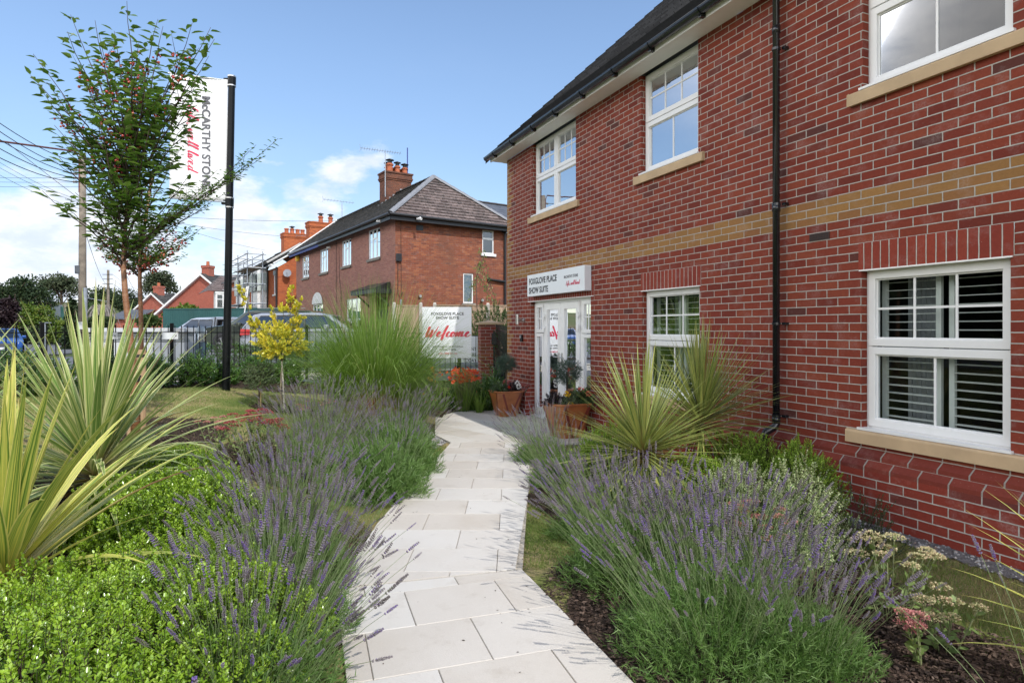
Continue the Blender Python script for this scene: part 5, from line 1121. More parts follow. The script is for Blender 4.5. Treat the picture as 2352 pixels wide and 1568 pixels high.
# dark olive off-roader heading left
OR = [(0, .5), (0, 1.05), (.12, 1.68), (.3, 1.78), (2.6, 1.80), (3.05, 1.74), (3.8, 1.18), (4.75, 1.06), (5.0, .85), (5.05, .5), (4.7, .34), (.3, .38)]
car('off_road_car', 'dark olive off-road car with roof bars, facing left behind the flag pole', -10.75, 27.4, -86, 5.05, 1.85, OR, 1.12, 1.78,
    [[(.35, 1.22), (1.05, 1.22), (1.05, 1.66), (.45, 1.66)], [(1.15, 1.2), (2.05, 1.2), (2.05, 1.66), (1.15, 1.66)], [(2.13, 1.2), (3.5, 1.2), (2.9, 1.66), (2.13, 1.66)]], (.95, 4.0), .39, paint('olive_paint', (.085, .10, .075), .5), low=[('windscreen', (3.05, 1.74), (3.8, 1.18)), ('rear_screen', (0, 1.08), (.12, 1.68))],
    lights=[('roof_bar', 'rim', [(.5, -.66, 1.86), (2.6, -.66, 1.86), (2.6, -.66, 1.89), (.5, -.66, 1.89)]), ('headlight', 'lamp_clear', [(4.72, -.86, .98), (4.96, -.72, .9), (4.98, -.72, .74), (4.7, -.9, .78)])])
ES = [(0, .45), (-.0, .9), (.12, 1.08), (.45, 1.46), (.7, 1.53), (2.6, 1.55), (3.0, 1.48), (3.75, .98), (4.5, .85), (4.72, .68), (4.75, .4), (4.4, .22), (.3, .24)]
WES = [[(.5, 1.06), (1.2, 1.05), (1.2, 1.42), (.72, 1.42)], [(1.28, 1.05), (2.15, 1.04), (2.15, 1.45), (1.28, 1.44)], [(2.23, 1.04), (3.45, 1.04), (2.85, 1.44), (2.23, 1.45)]]
sl = paint('silver_paint', (.36, .38, .42))
car('estate_car', 'silver estate car with red tail lamp, partly behind the yellow variegated shrub', -6.85, 22.0, 88, 4.75, 1.78, ES, .98, 1.53, WES, (.95, 3.7), .33, sl, low=[('rear_screen', (.12, 1.08), (.45, 1.46)), ('windscreen', (3.0, 1.48), (3.75, .98))],
    lights=[('tail_lamp', 'lamp_red', [(.06, .86, .98), (.02, .70, .98), (.0, .70, .72), (.04, .86, .72)]), ('tail_lamp', 'lamp_red', [(.08, .875, 1.0), (.4, .902, .98), (.38, .902, .80), (.04, .875, .78)]), ('number_plate', plain('yellow_plate', (.7, .55, .08), .5), [(-.012, -.26, .62), (-.012, .26, .62), (-.012, .26, .73), (-.012, -.26, .73)])])
# blue car on the road, nose to the camera
BL = [(0, .45), (0, .85), (.15, 1.0), (.6, 1.38), (1.1, 1.47), (2.2, 1.46), (3.05, .96), (3.9, .82), (4.1, .62), (4.12, .35), (3.9, .2), (.3, .22)]
blue = paint('blue_paint', (.02, .085, .30), .4)
car('hatchback_car', 'blue hatchback driving towards the camera on the road at the far left', -26.2, 32.0, 137, 4.12, 1.75, BL, .95, 1.45, [[(.75, 1.0), (1.5, 1.0), (1.5, 1.36), (1.0, 1.36)], [(1.58, 1.0), (2.8, 1.0), (2.15, 1.36), (1.58, 1.36)]], (.75, 3.3), .31, blue, low=[('windscreen', (2.2, 1.46), (3.05, .96))],
    lights=[('headlight', 'lamp_clear', [(3.72, -.84, .84), (4.0, -.6, .78), (4.05, -.6, .64), (3.8, -.84, .64)]), ('headlight', 'lamp_clear', [(3.72, .84, .84), (4.0, .6, .78), (4.05, .6, .64), (3.8, .84, .64)]), ('grille', 'trim', [(4.1, -.5, .74), (4.1, .5, .74), (4.135, .5, .58), (4.135, -.5, .58)]), ('grille', 'trim', [(4.14, -.62, .4), (4.14, .62, .4), (4.13, .6, .24), (4.13, -.6, .24)]), ('number_plate', M['white_sign'], [(4.15, -.26, .44), (4.15, .26, .44), (4.15, .26, .55), (4.15, -.26, .55)])])
bc = [o for o in bpy.data.objects if o.name.startswith('hatchback_car') and 'blue' in o['label']][0]
zb = gz(-26.2, 32); fb_ = frame(-26.2, 32, 137, zb); p0 = Vector(fb_(2.065 + .04, -.0, .455)); rd_ = (Vector(fb_(2.1, 1, .45)) - Vector(fb_(2.1, 0, .45)))
text_obj('plate_lettering', 'LBN', .1, M['ink'], bc, p0, -rd_, (0, 0, 1), align='LEFT', bold=.002)
# ------------------------------------------------------------------ poles and wires
M['pole_wood'] = plain('pole_wood', (.21, .175, .135), .9, var=.25, scale=3); M['rust'] = plain('rusty_steel', (.16, .06, .045), .8, var=.2)
UP = at(190, 755, 28.0); zg = gz(UP[0], 28.0)
PO = thing('utility_pole', 'tall wooden utility pole with insulators, left of the crab apple trees', 'utility pole', (UP[0], 28.0, zg))
zt = at(0, 352, 28)[2]; mb = MB(); mb.tube([(UP[0] - .02, 28, zg - .2), (UP[0], 28, zt)], [.17, .125], 12); mb.build('pole', M['pole_wood'], PO, smooth=True)
mb = MB(); x_ = at(196, 0, 27.8)[0]; mb.tube([(x_, 27.8, zg), (x_, 27.8, at(0, 661, 27.8)[2])], .085, 10); mb.build('cable_guard', M['slatebox'], PO)
mb = MB(); mb.lathe((at(179, 0, 27.9)[0], 27.9, at(0, 629, 27.9)[2]), [(0, 0), (.11, .01), (.12, .08), (.12, .34), (.13, .36), (0, .38)], 12); mb.build('cable_box', plain('dark_grey_box', (.09, .10, .11), .5), PO)
ix = at(182.5, 0, 27.9)[0]; mb = MB(); mb.tube([(ix, 27.9, at(0, 442, 27.9)[2]), (ix, 27.9, at(0, 362, 27.9)[2]), (at(170, 0, 27.9)[0], 27.9, at(0, 347.6, 27.9)[2]), at(-30, 320.6, 22)], .04, 6); mb.build('steel_arm', M['rust'], PO)
M['porcelain'] = plain('porcelain', (.42, .40, .38), .3)
iy = [373, 391, 400, 409, 418]
for y_ in iy:
    mb = MB(); p = Vector(at(182.5, y_, 27.9)); q = p + Vector((-.28, -.05, 0)); mb.tube([p + Vector((.1, .1, 0)), q], .02, 6)
    for k in range(3): mb.tube([p.lerp(q, .35 + k * .22), p.lerp(q, .45 + k * .22)], .06, 8)
    mb.build('insulator', M['porcelain'], PO)
def wire(label, A, B, sag, r=.012, grp='overhead wires', mat='rubber'):
    A, B = Vector(A), Vector(B); n = 14; P = [A.lerp(B, k / n) - Vector((0, 0, sag * 4 * (k / n) * (1 - k / n))) for k in range(n + 1)]
    mb = MB(); mb.tube(P, r, 4, caps=False); o = mb.build('overhead_wire', M[mat], None); return tag(o, label, 'wire', grp)
for i, (y0, y1) in enumerate(((274.6, 373), (293.8, 391), (312.4, 400), (333, 409), (354, 418))):
    wire(('top', 'second', 'third', 'fourth', 'lowest')[i] + ' of the thick dark wires sloping down to the utility pole', Vector(at(0, y0, 18)) + (Vector(at(0, y0, 18)) - Vector(at(179, y1, 27.9))) * .5 + Vector((0, 0, .3)), at(179, y1, 27.9), .35, .014)
for i, y0 in enumerate((407, 417, 427.6)): wire(('upper', 'middle', 'lower')[i] + ' of the thin level wires reaching the utility pole from the left', at(-60, y0, 30), at(184, y0 + 1, 28.1), .03, .007)
for i, (y0, y1) in enumerate(((369, 452.7), (383, 457), (400, 472))): wire(('upper', 'middle', 'lower')[i] + ' of the thin slanting service wires meeting the utility pole', at(-40, y0 - 20, 22), at(184, y1 + 8, 28), .15, .007)
wire('red brown stay wire running diagonally from the steel arm to the pole', at(15, 327, 22.6), at(184, 458, 28), .02, .012, mat='rust')
wire('wire crossing the sky from the pole to the far roof ridge', at(190, 480, 28), at(776, 507, 37), .2, .008)
wire('upper wire slanting down to the big orange chimney', at(190, 470, 28), at(692, 545, 42), .25, .008)
wire('lower wire slanting down to the chimney above the scaffolding', at(190, 440, 28), at(610, 575, 52), .3, .009)
wire('wire falling steeply from the utility pole to the gabled houses', at(192, 400, 28), at(330, 700, 70), .6, .012)
wire('wire running from the utility pole towards the second wooden pole', at(192, 520, 28), at(248, 655, 68), .6, .012)
PB = thing('utility_pole', 'slim distant wooden utility pole with cross arms near the slate roofed house', 'utility pole', at(248.5, 755, 68)[:2] + (0,))
p = at(248.5, 620, 68); mb = MB(); mb.tube([(p[0], 68, 0), (p[0], 68, p[2])], [.17, .12], 8); mb.build('pole', M['pole_wood'], PB)
for k in range(4): mb = MB(); mb.tube([(p[0] - .55, 67.9, p[2] - .5 - k * .5), (p[0] + .55, 67.9, p[2] - .5 - k * .5)], .03, 5); mb.build('cross_arm', M['fascia_black'], PB)
mb = MB(); z_ = at(0, 686, 68)[2]; mb.tube([(p[0], 67.8, z_ - .3), (p[0] - 2.2, 67.6, z_ + .1), (p[0] - 3.4, 67.6, z_ + .15)], .04, 5); mb.tube([(p[0] - 3.3, 67.6, z_ + .12), (p[0] - 3.9, 67.6, z_ + .12)], .1, 6); mb.build('lamp_arm', M['slatebox'], PB)
for i in range(3): wire(('upper', 'middle', 'lower')[i] + ' of the wires leaving the distant pole towards the gabled houses', (p[0] + .5, 68, p[2] - .5 - i * .5), at(352, 672 + i * 6, 88), .5, .012)
PC = thing('utility_pole', 'short distant pole in front of the building site on the hill', 'utility pole', at(150, 755, 80)[:2] + (0,)); p = at(150, 698, 80); mb = MB(); mb.tube([(p[0], 80, 0), (p[0], 80, p[2])], .1, 6); mb.build('pole', M['pole_wood'], PC)
SL = thing('street_sign_pole', 'pale thin sign pole beside the blue car', 'pole', at(103, 755, 36)[:2] + (.1,)); p = at(103, 741, 36); mb = MB(); mb.tube([(p[0], 36, 0), (p[0], 36, p[2])], .05, 6); mb.box(WORLD, p[0] - .3, p[0] + .35, 35.95, 36.05, p[2] - .03, p[2] + .03); mb.build('pole', M['slatebox'], SL)
# ------------------------------------------------------------------ hill and building site beyond
xs = np.linspace(-260, 120, 90); ys = np.linspace(100, 330, 50); X, Y = np.meshgrid(xs, ys)
Hh = (6.2 + 2.5 * np.sin(X / 37)) * sm((Y - 100) / 110) * sm((40 - X) / 90) + g(X, Y) + .35 * np.sin(X / 6) * np.cos(Y / 7)
idx = np.arange(X.size).reshape(X.shape); gf = np.stack([idx[:-1, :-1], idx[:-1, 1:], idx[1:, 1:], idx[1:, :-1]], -1).reshape(-1, 4)
M['hillgrass'] = ground_mat('hill_ground', [(.36, (.05, .075, .02)), (.5, (.095, .11, .04)), (.62, (.15, .09, .06))], .03, .6, .1)
o = np_mesh('hill', np.stack([X.ravel(), Y.ravel(), Hh.ravel() - .1], -1), gf, M['hillgrass'], k=4, smooth=True); o['kind'] = 'structure'
M['redsoil'] = plain('red_soil', (.24, .13, .10), .95, var=.25, scale=.4)
mb = MB(); a0 = at(104, 712, 120); rr = random.Random(3)
pts = [(at(100 + k * 8, 0, 120)[0], 120 + rr.uniform(-2, 2), at(0, 703 + rr.uniform(-5, 4), 120)[2]) for k in range(10)]
for p, q in zip(pts, pts[1:]): mb.poly([(p[0], 116, 3), (q[0], 116, 3), q, p]); mb.poly([p, q, (q[0], 130, 4), (p[0], 130, 4)])
tag(mb.build('soil_heap', M['redsoil'], None, smooth=True), kind='structure')
SD = thing('site_cabin', 'pale grey site cabin on the distant building plot', 'cabin', at(110, 712, 114)); p = at(104, 712, 114); q = at(118, 699, 114); mb = MB(); mb.box(WORLD, p[0], q[0], 114, 117, p[2] - 2, q[2]); mb.build('cabin', M['slatebox'], SD)
SD = thing('site_cabin', 'long low teal cabin on the distant building plot, right of the heap', 'cabin', at(150, 712, 113)); p = at(139, 711, 113); q = at(165, 704, 113); mb = MB(); mb.box(WORLD, p[0], q[0], 113, 116, p[2] - 2, q[2]); mb.build('cabin', M['green_sheet'], SD)
# ------------------------------------------------------------------ foliage machinery
def leafmat(name, stops, rough=.45, trans=.25, noise=2.2, edge=None, coat=0, spec=.4):
    """stops over the per-leaf value; edge: (colour, width) paints a margin along the leaf sides"""
    m_, nt, n, L, b = newmat(name); q = NG(nt)
    v = q.math('ADD', q.math('MULTIPLY', q.attr(), .75), q.math('MULTIPLY', q.noise(q.obj(), noise, 3), .25))
    col = q.ramp(v, stops)
    if edge:
        sep = n.new('ShaderNodeSeparateXYZ'); L.new(q.uv(), sep.inputs[0])
        d = q.math('ABSOLUTE', q.math('SUBTRACT', sep.outputs[0], .5)); d = q.math('ADD', d, q.math('MULTIPLY', q.math('SUBTRACT', q.noise(q.obj(), 60, 2), .5), .12))
        col = q.mix(q.rng(d, edge[1] - .03, edge[1] + .03), col, edge[0])
    L.new(col, b.inputs['Base Color']); b.inputs['Roughness'].default_value = rough; b.inputs['Specular IOR Level'].default_value = spec; b.inputs['Coat Weight'].default_value = coat; b.inputs['Coat Roughness'].default_value = .15
    if trans:
        t = n.new('ShaderNodeBsdfTranslucent'); c2 = n.new('ShaderNodeHueSaturation'); c2.inputs['Value'].default_value = 1.35; c2.inputs['Saturation'].default_value = 1.15; L.new(col, c2.inputs['Color']); L.new(c2.outputs[0], t.inputs[0])
        mx = n.new('ShaderNodeMixShader'); mx.inputs[0].default_value = trans; L.new(b.outputs[0], mx.inputs[1]); L.new(t.outputs[0], mx.inputs[2]); L.new(mx.outputs[0], n['Material Output'].inputs[0])
    return m_
def norm(v): return v / np.maximum(np.linalg.norm(v, axis=-1, keepdims=True), 1e-9)
def frames(d, up):
    x = norm(d); y = norm(np.cross(up, x)); bad = np.linalg.norm(np.cross(up, x), axis=-1) < 1e-3
    if bad.any(): y[bad] = norm(np.cross(np.array([1., .3, 0]), x[bad]))
    z = np.cross(x, y); return x, y, z
LEAF = dict(  # unit leaf: x along, y across, z normal ; two quads folded at the midrib
    oval=(np.array([(0, 0, 0), (.30, -.46, .10), (.72, -.40, .08), (1, 0, -.06), (.72, .40, .08), (.30, .46, .10)], float), np.array([(0, 3, 2, 1), (0, 5, 4, 3)])),
    lance=(np.array([(0, 0, 0), (.28, -.5, .07), (.62, -.38, .05), (1, 0, -.10), (.62, .38, .05), (.28, .5, .07)], float), np.array([(0, 3, 2, 1), (0, 5, 4, 3)])),
    needle=(np.array([(0, -.5, 0), (0, .5, 0), (.55, .5, .02), (1, 0, 0)], float), np.array([(0, 3, 2, 1)])))
LUV = dict(oval=[(.5, 0), (.5, 1), (0, .7), (0, .3), (.5, 0), (1, .3), (1, .7), (.5, 1)], lance=[(.5, 0), (.5, 1), (0, .6), (0, .3), (.5, 0), (1, .3), (1, .6), (.5, 1)], needle=[(.5, 0), (.5, 1), (1, .5), (0, .5)])
def leaves(name, mat, parent, P, D, U, ln, wd, shape='oval', var=None, rng=None, zs=1.):
    tv, tf = LEAF[shape]; N = len(P); x, y, z = frames(D, U); ln = np.broadcast_to(ln, N); wd = np.broadcast_to(wd, N)
    V = P[:, None] + x[:, None] * (tv[None, :, 0, None] * ln[:, None, None]) + y[:, None] * (tv[None, :, 1, None] * wd[:, None, None]) + z[:, None] * (tv[None, :, 2, None] * (wd * zs)[:, None, None])
    Fc = (tf[None] + (np.arange(N) * len(tv))[:, None, None]).reshape(-1, 4)
    if var is None: var = rng.random(N)
    uv = np.tile(np.array(LUV[shape], 'f'), (N, 1))
    return np_mesh(name, V.reshape(-1, 3), Fc, mat, parent, k=4, uv=uv, fvar=np.repeat(var, len(tf)), smooth=False)
def tubes(name, mat, parent, pts, r, sides=3, var=None):
    """pts (N,K,3), r scalar, (K,) or (N,K)"""
    N, K, _ = pts.shape; r = np.broadcast_to(r, (N, K)); d = np.gradient(pts, axis=1); d = norm(d)
    a = np.cross(d, np.array([.31, .17, .93])); a = norm(a); b = np.cross(d, a); t = np.arange(sides) * 2 * np.pi / sides
    V = pts[:, :, None] + (a[:, :, None] * np.cos(t)[None, None, :, None] + b[:, :, None] * np.sin(t)[None, None, :, None]) * r[:, :, None, None]
    base = (np.arange(N) * K * sides)[:, None, None]; k = (np.arange(K - 1) * sides)[None, :, None]; s = np.arange(sides)[None, None]; s2 = (s + 1) % sides
    Fc = np.stack([base + k + s, base + k + s2, base + k + sides + s2, base + k + sides + s], -1).reshape(-1, 4)
    fv = None if var is None else np.repeat(var, (K - 1) * sides)
    return np_mesh(name, V.reshape(-1, 3), Fc, mat, parent, k=4, fvar=fv, smooth=True)
def blades(name, mat, parent, P, D, L_, wd, droop, K=7, fold=.25, rng=None, var=None, twist=0, taper=1., base_w=.55):
    """strap leaves. P,D (N,3)"""
    N = len(P); D = norm(D); pts = [P]; d = D.copy(); step = np.broadcast_to(L_, N)[:, None] / K; dr = np.broadcast_to(droop, N)[:, None]
    dirs = [d]
    for k in range(K):
        d = norm(d + np.array([0, 0, -1.]) * dr * ((k + .5) / K) ** 1.2); pts.append(pts[-1] + d * step); dirs.append(d)
    pts = np.stack(pts, 1); dirs = np.stack(dirs, 1)
    side = norm(np.cross(D, np.array([0, 0, 1.])) + rng.normal(0, .05 + twist, (N, 3))); side = side[:, None] - dirs * (side[:, None] * dirs).sum(-1, keepdims=True); side = norm(side); nrm = np.cross(side, dirs)
    t = np.linspace(0, 1, K + 1); prof = np.where(t < .3, base_w + (1 - base_w) * t / .3, np.clip(1 - ((t - .3) / .7) ** (1.6 * taper), 0, 1)); prof[-1] = .02
    w_ = np.broadcast_to(wd, N)[:, None, None] * prof[None, :, None] * .5
    Lf = pts - side * w_ + nrm * w_ * fold; Rt = pts + side * w_ + nrm * w_ * fold
    V = np.stack([Lf, pts, Rt], 2)       # N,K+1,3,3
    base = (np.arange(N) * (K + 1) * 3)[:, None, None]; k = (np.arange(K) * 3)[None, :, None]; s = np.arange(2)[None, None]
    Fc = np.stack([base + k + s, base + k + s + 1, base + k + s + 4, base + k + s + 3], -1).reshape(-1, 4)
    u = np.array([0, .5, .5, 0]); uvq = []
    S = np.tile(np.arange(2), N * K); Kk = np.tile(np.repeat(np.arange(K), 2), N)
    uv = np.stack([np.stack([S * .5, Kk / K], -1), np.stack([S * .5 + .5, Kk / K], -1), np.stack([S * .5 + .5, (Kk + 1) / K], -1), np.stack([S * .5, (Kk + 1) / K], -1)], 1).reshape(-1, 2)
    if var is None: var = rng.random(N)
    return np_mesh(name, V.reshape(-1, 3), Fc, mat, parent, k=4, uv=uv, fvar=np.repeat(var, K * 2), smooth=True)
def rdir(rng, n): return norm(rng.normal(size=(n, 3)))
def dome(rng, n, c, r, lo=-.1, hi=1., noise=.12, fill=.25, sq=1.):
    """points and outward normals over a lumpy ellipsoid from height fraction lo upward"""
    d = rdir(rng, n * 3); d = d[(d[:, 2] > lo)][:n]
    ph = rng.uniform(0, 6, 6); bump = 1 + noise * (np.sin(d[:, 0] * 5 + ph[0]) * np.sin(d[:, 1] * 6 + ph[1]) + .7 * np.sin(d[:, 2] * 9 + d[:, 0] * 7 + ph[2]) * np.cos(d[:, 1] * 11 + ph[3]))
    k = 1 - fill * rng.random(len(d)) ** 1.5
    r = np.array(r); P = np.array(c) + d * r * (bump * k)[:, None]; return P, norm(d / r)
def shoots(T, P, D, L_, nl, ll, lw, rng, leafm, stemm, shape='oval', spread=.9, stem_r=.0012, topbias=1., var_jit=.25, name='foliage', stems=True, up=.35, start=.15, droop=0.):
    """leafy shoots: straight stem with nl leaves spiralling up it"""
    N = len(P); D = norm(D); L_ = np.broadcast_to(L_, N)
    t = start + (1 - start) * (np.arange(nl) + .5) / nl; t = t ** topbias
    a0 = rng.uniform(0, 6.28, N); ang = a0[:, None] + np.arange(nl)[None] * 2.4
    ax, ay, az_ = frames(D, np.tile(np.array([0.1, .2, 1.]), (N, 1)))
    rad = ay[:, None] * np.cos(ang)[..., None] + az_[:, None] * np.sin(ang)[..., None]
    pos = P[:, None] + D[:, None] * (t[None] * L_[:, None])[..., None]
    tip = t[None, :, None]
    ld = norm(rad * spread * (1.15 - .5 * tip) + D[:, None] * (up + .6 * tip) + rng.normal(0, .18, rad.shape) + np.array([0, 0, -droop]))
    u = norm(D[:, None] - ld * (ld * D[:, None]).sum(-1, keepdims=True) + rng.normal(0, .15, rad.shape))
    v = np.clip(rng.random(N)[:, None] * (1 - var_jit) + rng.random((N, nl)) * var_jit, 0, 1)
    s = rng.uniform(.7, 1.15, (N, nl)) * (1 - .25 * tip[..., 0])
    M_ = N * nl
    leaves(name, leafm, T, pos.reshape(M_, 3), ld.reshape(M_, 3), u.reshape(M_, 3), (ll * s).reshape(-1), (lw * s).reshape(-1), shape, var=v.reshape(-1))
    if stems:
        pts = P[:, None] + D[:, None] * (np.linspace(-.4, 1, 3)[None] * L_[:, None])[..., None]; tubes('stems', stemm, T, pts, stem_r)
M['twig'] = plain('dark_twig', (.05, .03, .022), .8); M['bark'] = plain('brown_bark', (.10, .07, .05), .9, var=.25, scale=8)
# ------------------------------------------------------------------ distant trees
TREEM = dict(dark=leafmat('dark_tree_leaf', [(0, (.012, .026, .010)), (.5, (.026, .05, .016)), (1, (.06, .085, .028))], .7, .1, .2), mid=leafmat('mid_tree_leaf', [(0, (.022, .05, .012)), (.5, (.045, .09, .02)), (1, (.10, .14, .035))], .7, .12, .2),
    bright=leafmat('bright_tree_leaf', [(0, (.04, .09, .01)), (.5, (.09, .15, .015)), (1, (.19, .22, .03))], .6, .2, .2), purple=leafmat('purple_tree_leaf', [(0, (.012, .006, .008)), (.6, (.028, .014, .016)), (1, (.06, .03, .03))], .6, .1, .2), hazy=leafmat('olive_tree_leaf', [(0, (.03, .045, .022)), (.5, (.055, .075, .035)), (1, (.10, .115, .055))], .8, .1, .2))
def tree(name, label, x, ytop, ybase, w_px, Y, kind, seed, n=2600, clumps=26, gap=0., conifer=False, zb=None, group='trees on the far hillside', cat='tree'):
    rng = np.random.default_rng(seed); X, _, zt = at(x, ytop, Y); z0 = at(x, ybase, Y)[2]; g0 = gz(X, Y) if zb is None else zb
    T = thing(name, label, cat, (X, Y, g0), group); W = w_px / F * Y / 2; H = (zt - z0)
    if conifer:
        d = rng.random(n * 2); h = 1 - np.sqrt(d); a = rng.uniform(0, 6.28, len(h)); tier = .75 + .25 * np.sin(h * 34); r = (1 - h) * W * tier * rng.uniform(.55, 1.05, len(h)); C_ = np.stack([np.cos(a) * r, np.sin(a) * r, h * H], -1) + np.array([X, Y, z0]); out = norm(np.stack([np.cos(a), np.sin(a), np.full(len(a), -.1)], -1))
    else:
        cc = rdir(rng, clumps); cc[:, 2] = np.abs(cc[:, 2]) * 1.0 - .35; cr = rng.uniform(.26, .44, clumps); k = rng.uniform(.45, .86, clumps)
        ctr = cc * k[:, None] * np.array([W, W, H * .5]) + np.array([X, Y, z0 + H * .52]); i = rng.integers(0, clumps, n); dd = rdir(rng, n); dd[:, 2] = np.where(rng.random(n) < .7, np.abs(dd[:, 2]), dd[:, 2])
        rad = cr[i] * (.6 + .45 * rng.random(n)); C_ = ctr[i] + dd * rad[:, None] * np.array([W, W, H * .42]); out = dd
        inn = rng.integers(0, clumps, n // 3); C2 = ctr[inn] + rdir(rng, len(inn)) * (cr[inn] * .6 * rng.random(len(inn)))[:, None] * np.array([W, W, H * .4]); C_ = np.concatenate([C_, C2]); out = np.concatenate([out, rdir(rng, len(inn))])
    s = max(.12, .028 * H) if not conifer else .035 * H
    D = norm(out + rng.normal(0, .6, out.shape)); U = norm(out + rng.normal(0, .5, out.shape) + np.array([0, 0, .5]))
    leaves('crown', TREEM[kind], T, C_, D, U, s * rng.uniform(1.2, 2.4, len(C_)), s * rng.uniform(.8, 1.5, len(C_)), 'oval', rng=rng)
    # trunk and limbs
    K = 5; mb = MB(); mb.tube([(X, Y, g0 - .3), (X + W * .03, Y, z0 + H * .25), (X, Y, z0 + H * .7)], [.035 * H + .08, .025 * H + .05, .01 * H], 8)
    for j in range(7):
        a = j * 2.4; mb.tube([(X, Y, z0 + H * (.1 + .06 * j)), (X + math.cos(a) * W * .4, Y + math.sin(a) * W * .4, z0 + H * (.35 + .06 * j)), (X + math.cos(a) * W * .7, Y + math.sin(a) * W * .7, z0 + H * (.5 + .05 * j))], [.014 * H, .009 * H, .003 * H], 5)
    mb.build('trunk', M['bark'], T, smooth=True)
    return T
TS = [('oak_tree', 'broad dark tree at the far left edge of the skyline', 35, 622, 735, 150, 95, 'dark', 1), ('oak_tree', 'spreading round-topped tree left of the utility pole', 140, 619, 712, 92, 120, 'hazy', 2),
      ('oak_tree', 'bright green rounded tree below the skyline at left', 76, 682, 790, 105, 60, 'bright', 3), ('copper_beech', 'very dark purple leaved tree at the left edge', 8, 672, 790, 72, 52, 'purple', 4),
      ('oak_tree', 'dark wood edge tree filling the gap left of the round-topped tree', 88, 655, 740, 90, 110, 'dark', 5), ('oak_tree', 'dark tree just right of the utility pole', 238, 648, 735, 76, 115, 'dark', 6),
      ('oak_tree', 'low dark tree between the distant pole and the smaller gable', 300, 660, 745, 95, 120, 'dark', 7), ('lime_tree', 'tall egg shaped tree standing alone above the brick gables', 367, 607, 708, 76, 118, 'hazy', 8),
      ('shrub_tree', 'green shrub in front of the smaller brick gable', 343, 722, 765, 52, 50, 'mid', 10), ('shrub_tree', 'reddish green shrub top showing above the green hoarding', 425, 688, 760, 84, 46, 'bright', 11),
      ('oak_tree', 'bright green bush at the roadside behind the blue car', 140, 727, 812, 46, 55, 'bright', 12), ('oak_tree', 'dark bush on the bank beneath the bright rounded tree', 100, 740, 812, 90, 58, 'dark', 13),
      ('oak_tree', 'dark green bush at the foot of the slate roofed house', 225, 715, 790, 84, 48, 'dark', 14), ('oak_tree', 'mid green tree behind the dry weeping tree', 210, 690, 760, 60, 75, 'mid', 15), ('oak_tree', 'low hedge tree left of the purple tree foot', 20, 745, 812, 90, 60, 'dark', 16)]
for i, t in enumerate(TS): tree(*t[:8], seed=t[8], n=3400 if i < 4 else 2400)
tree('conifer_tree', 'dark pointed conifer beside the utility pole', 166, 676, 812, 52, 45, 'dark', 20, n=1500, conifer=True)
# unseen trees added beyond the road to darken what the panes mirror
rng = np.random.default_rng(50); PP, DD = [], []
for (x_, y_, h_) in ((-34, 14, 11), (-30, 2, 10), (-33, -9, 12), (-44, 26, 12), (-22, -14, 9), (-26, -22, 12), (-35, 8, 10), (-40, 20, 11), (-50, 33, 12), (-58, 42, 12), (-31, -4, 8), (-38, 12, 8)):
    cc = rdir(rng, 22); ctr = cc * np.array([3.6, 3.6, h_ * .38]) * .8 + np.array([x_, y_, h_ * .46]); ii = rng.integers(0, 22, 2200); dd = rdir(rng, 2200)
    PP.append(ctr[ii] + dd * np.array([1.6, 1.6, h_ * .17]) * rng.uniform(.5, 1, (2200, 1))); DD.append(dd)
PP = np.concatenate(PP); DD = np.concatenate(DD)
leaves('unseen_woodland', TREEM['dark'], None, PP, norm(DD + rng.normal(0, .5, DD.shape)), DD, .8, .6, 'oval', rng=rng)['kind'] = 'stuff'
# dry weeping tree
WT = thing('weeping_tree', 'small dry leafless weeping tree beside the distant pole', 'tree', at(232, 755, 66)[:2] + (0,)); rng = np.random.default_rng(5); c = at(232, 706, 66); N = 110; a = rng.uniform(0, 6.28, N); r = rng.uniform(.5, 1.9, N)
t = np.linspace(0, 1, 7); pts = np.stack([c[0] + np.cos(a)[:, None] * r[:, None] * t ** .8, 66 + np.sin(a)[:, None] * r[:, None] * t ** .8, c[2] + .6 * np.sin(t * 3)[None] * rng.uniform(.4, 1, N)[:, None] - t ** 2 * rng.uniform(1.2, 3.2, N)[:, None]], -1); tubes('branches', plain('dry_twigs', (.30, .27, .24), .9), WT, pts, .022)
mb = MB(); mb.tube([(c[0], 66, 0), (c[0], 66, c[2])], .12, 6); mb.build('trunk', M['bark'], WT)
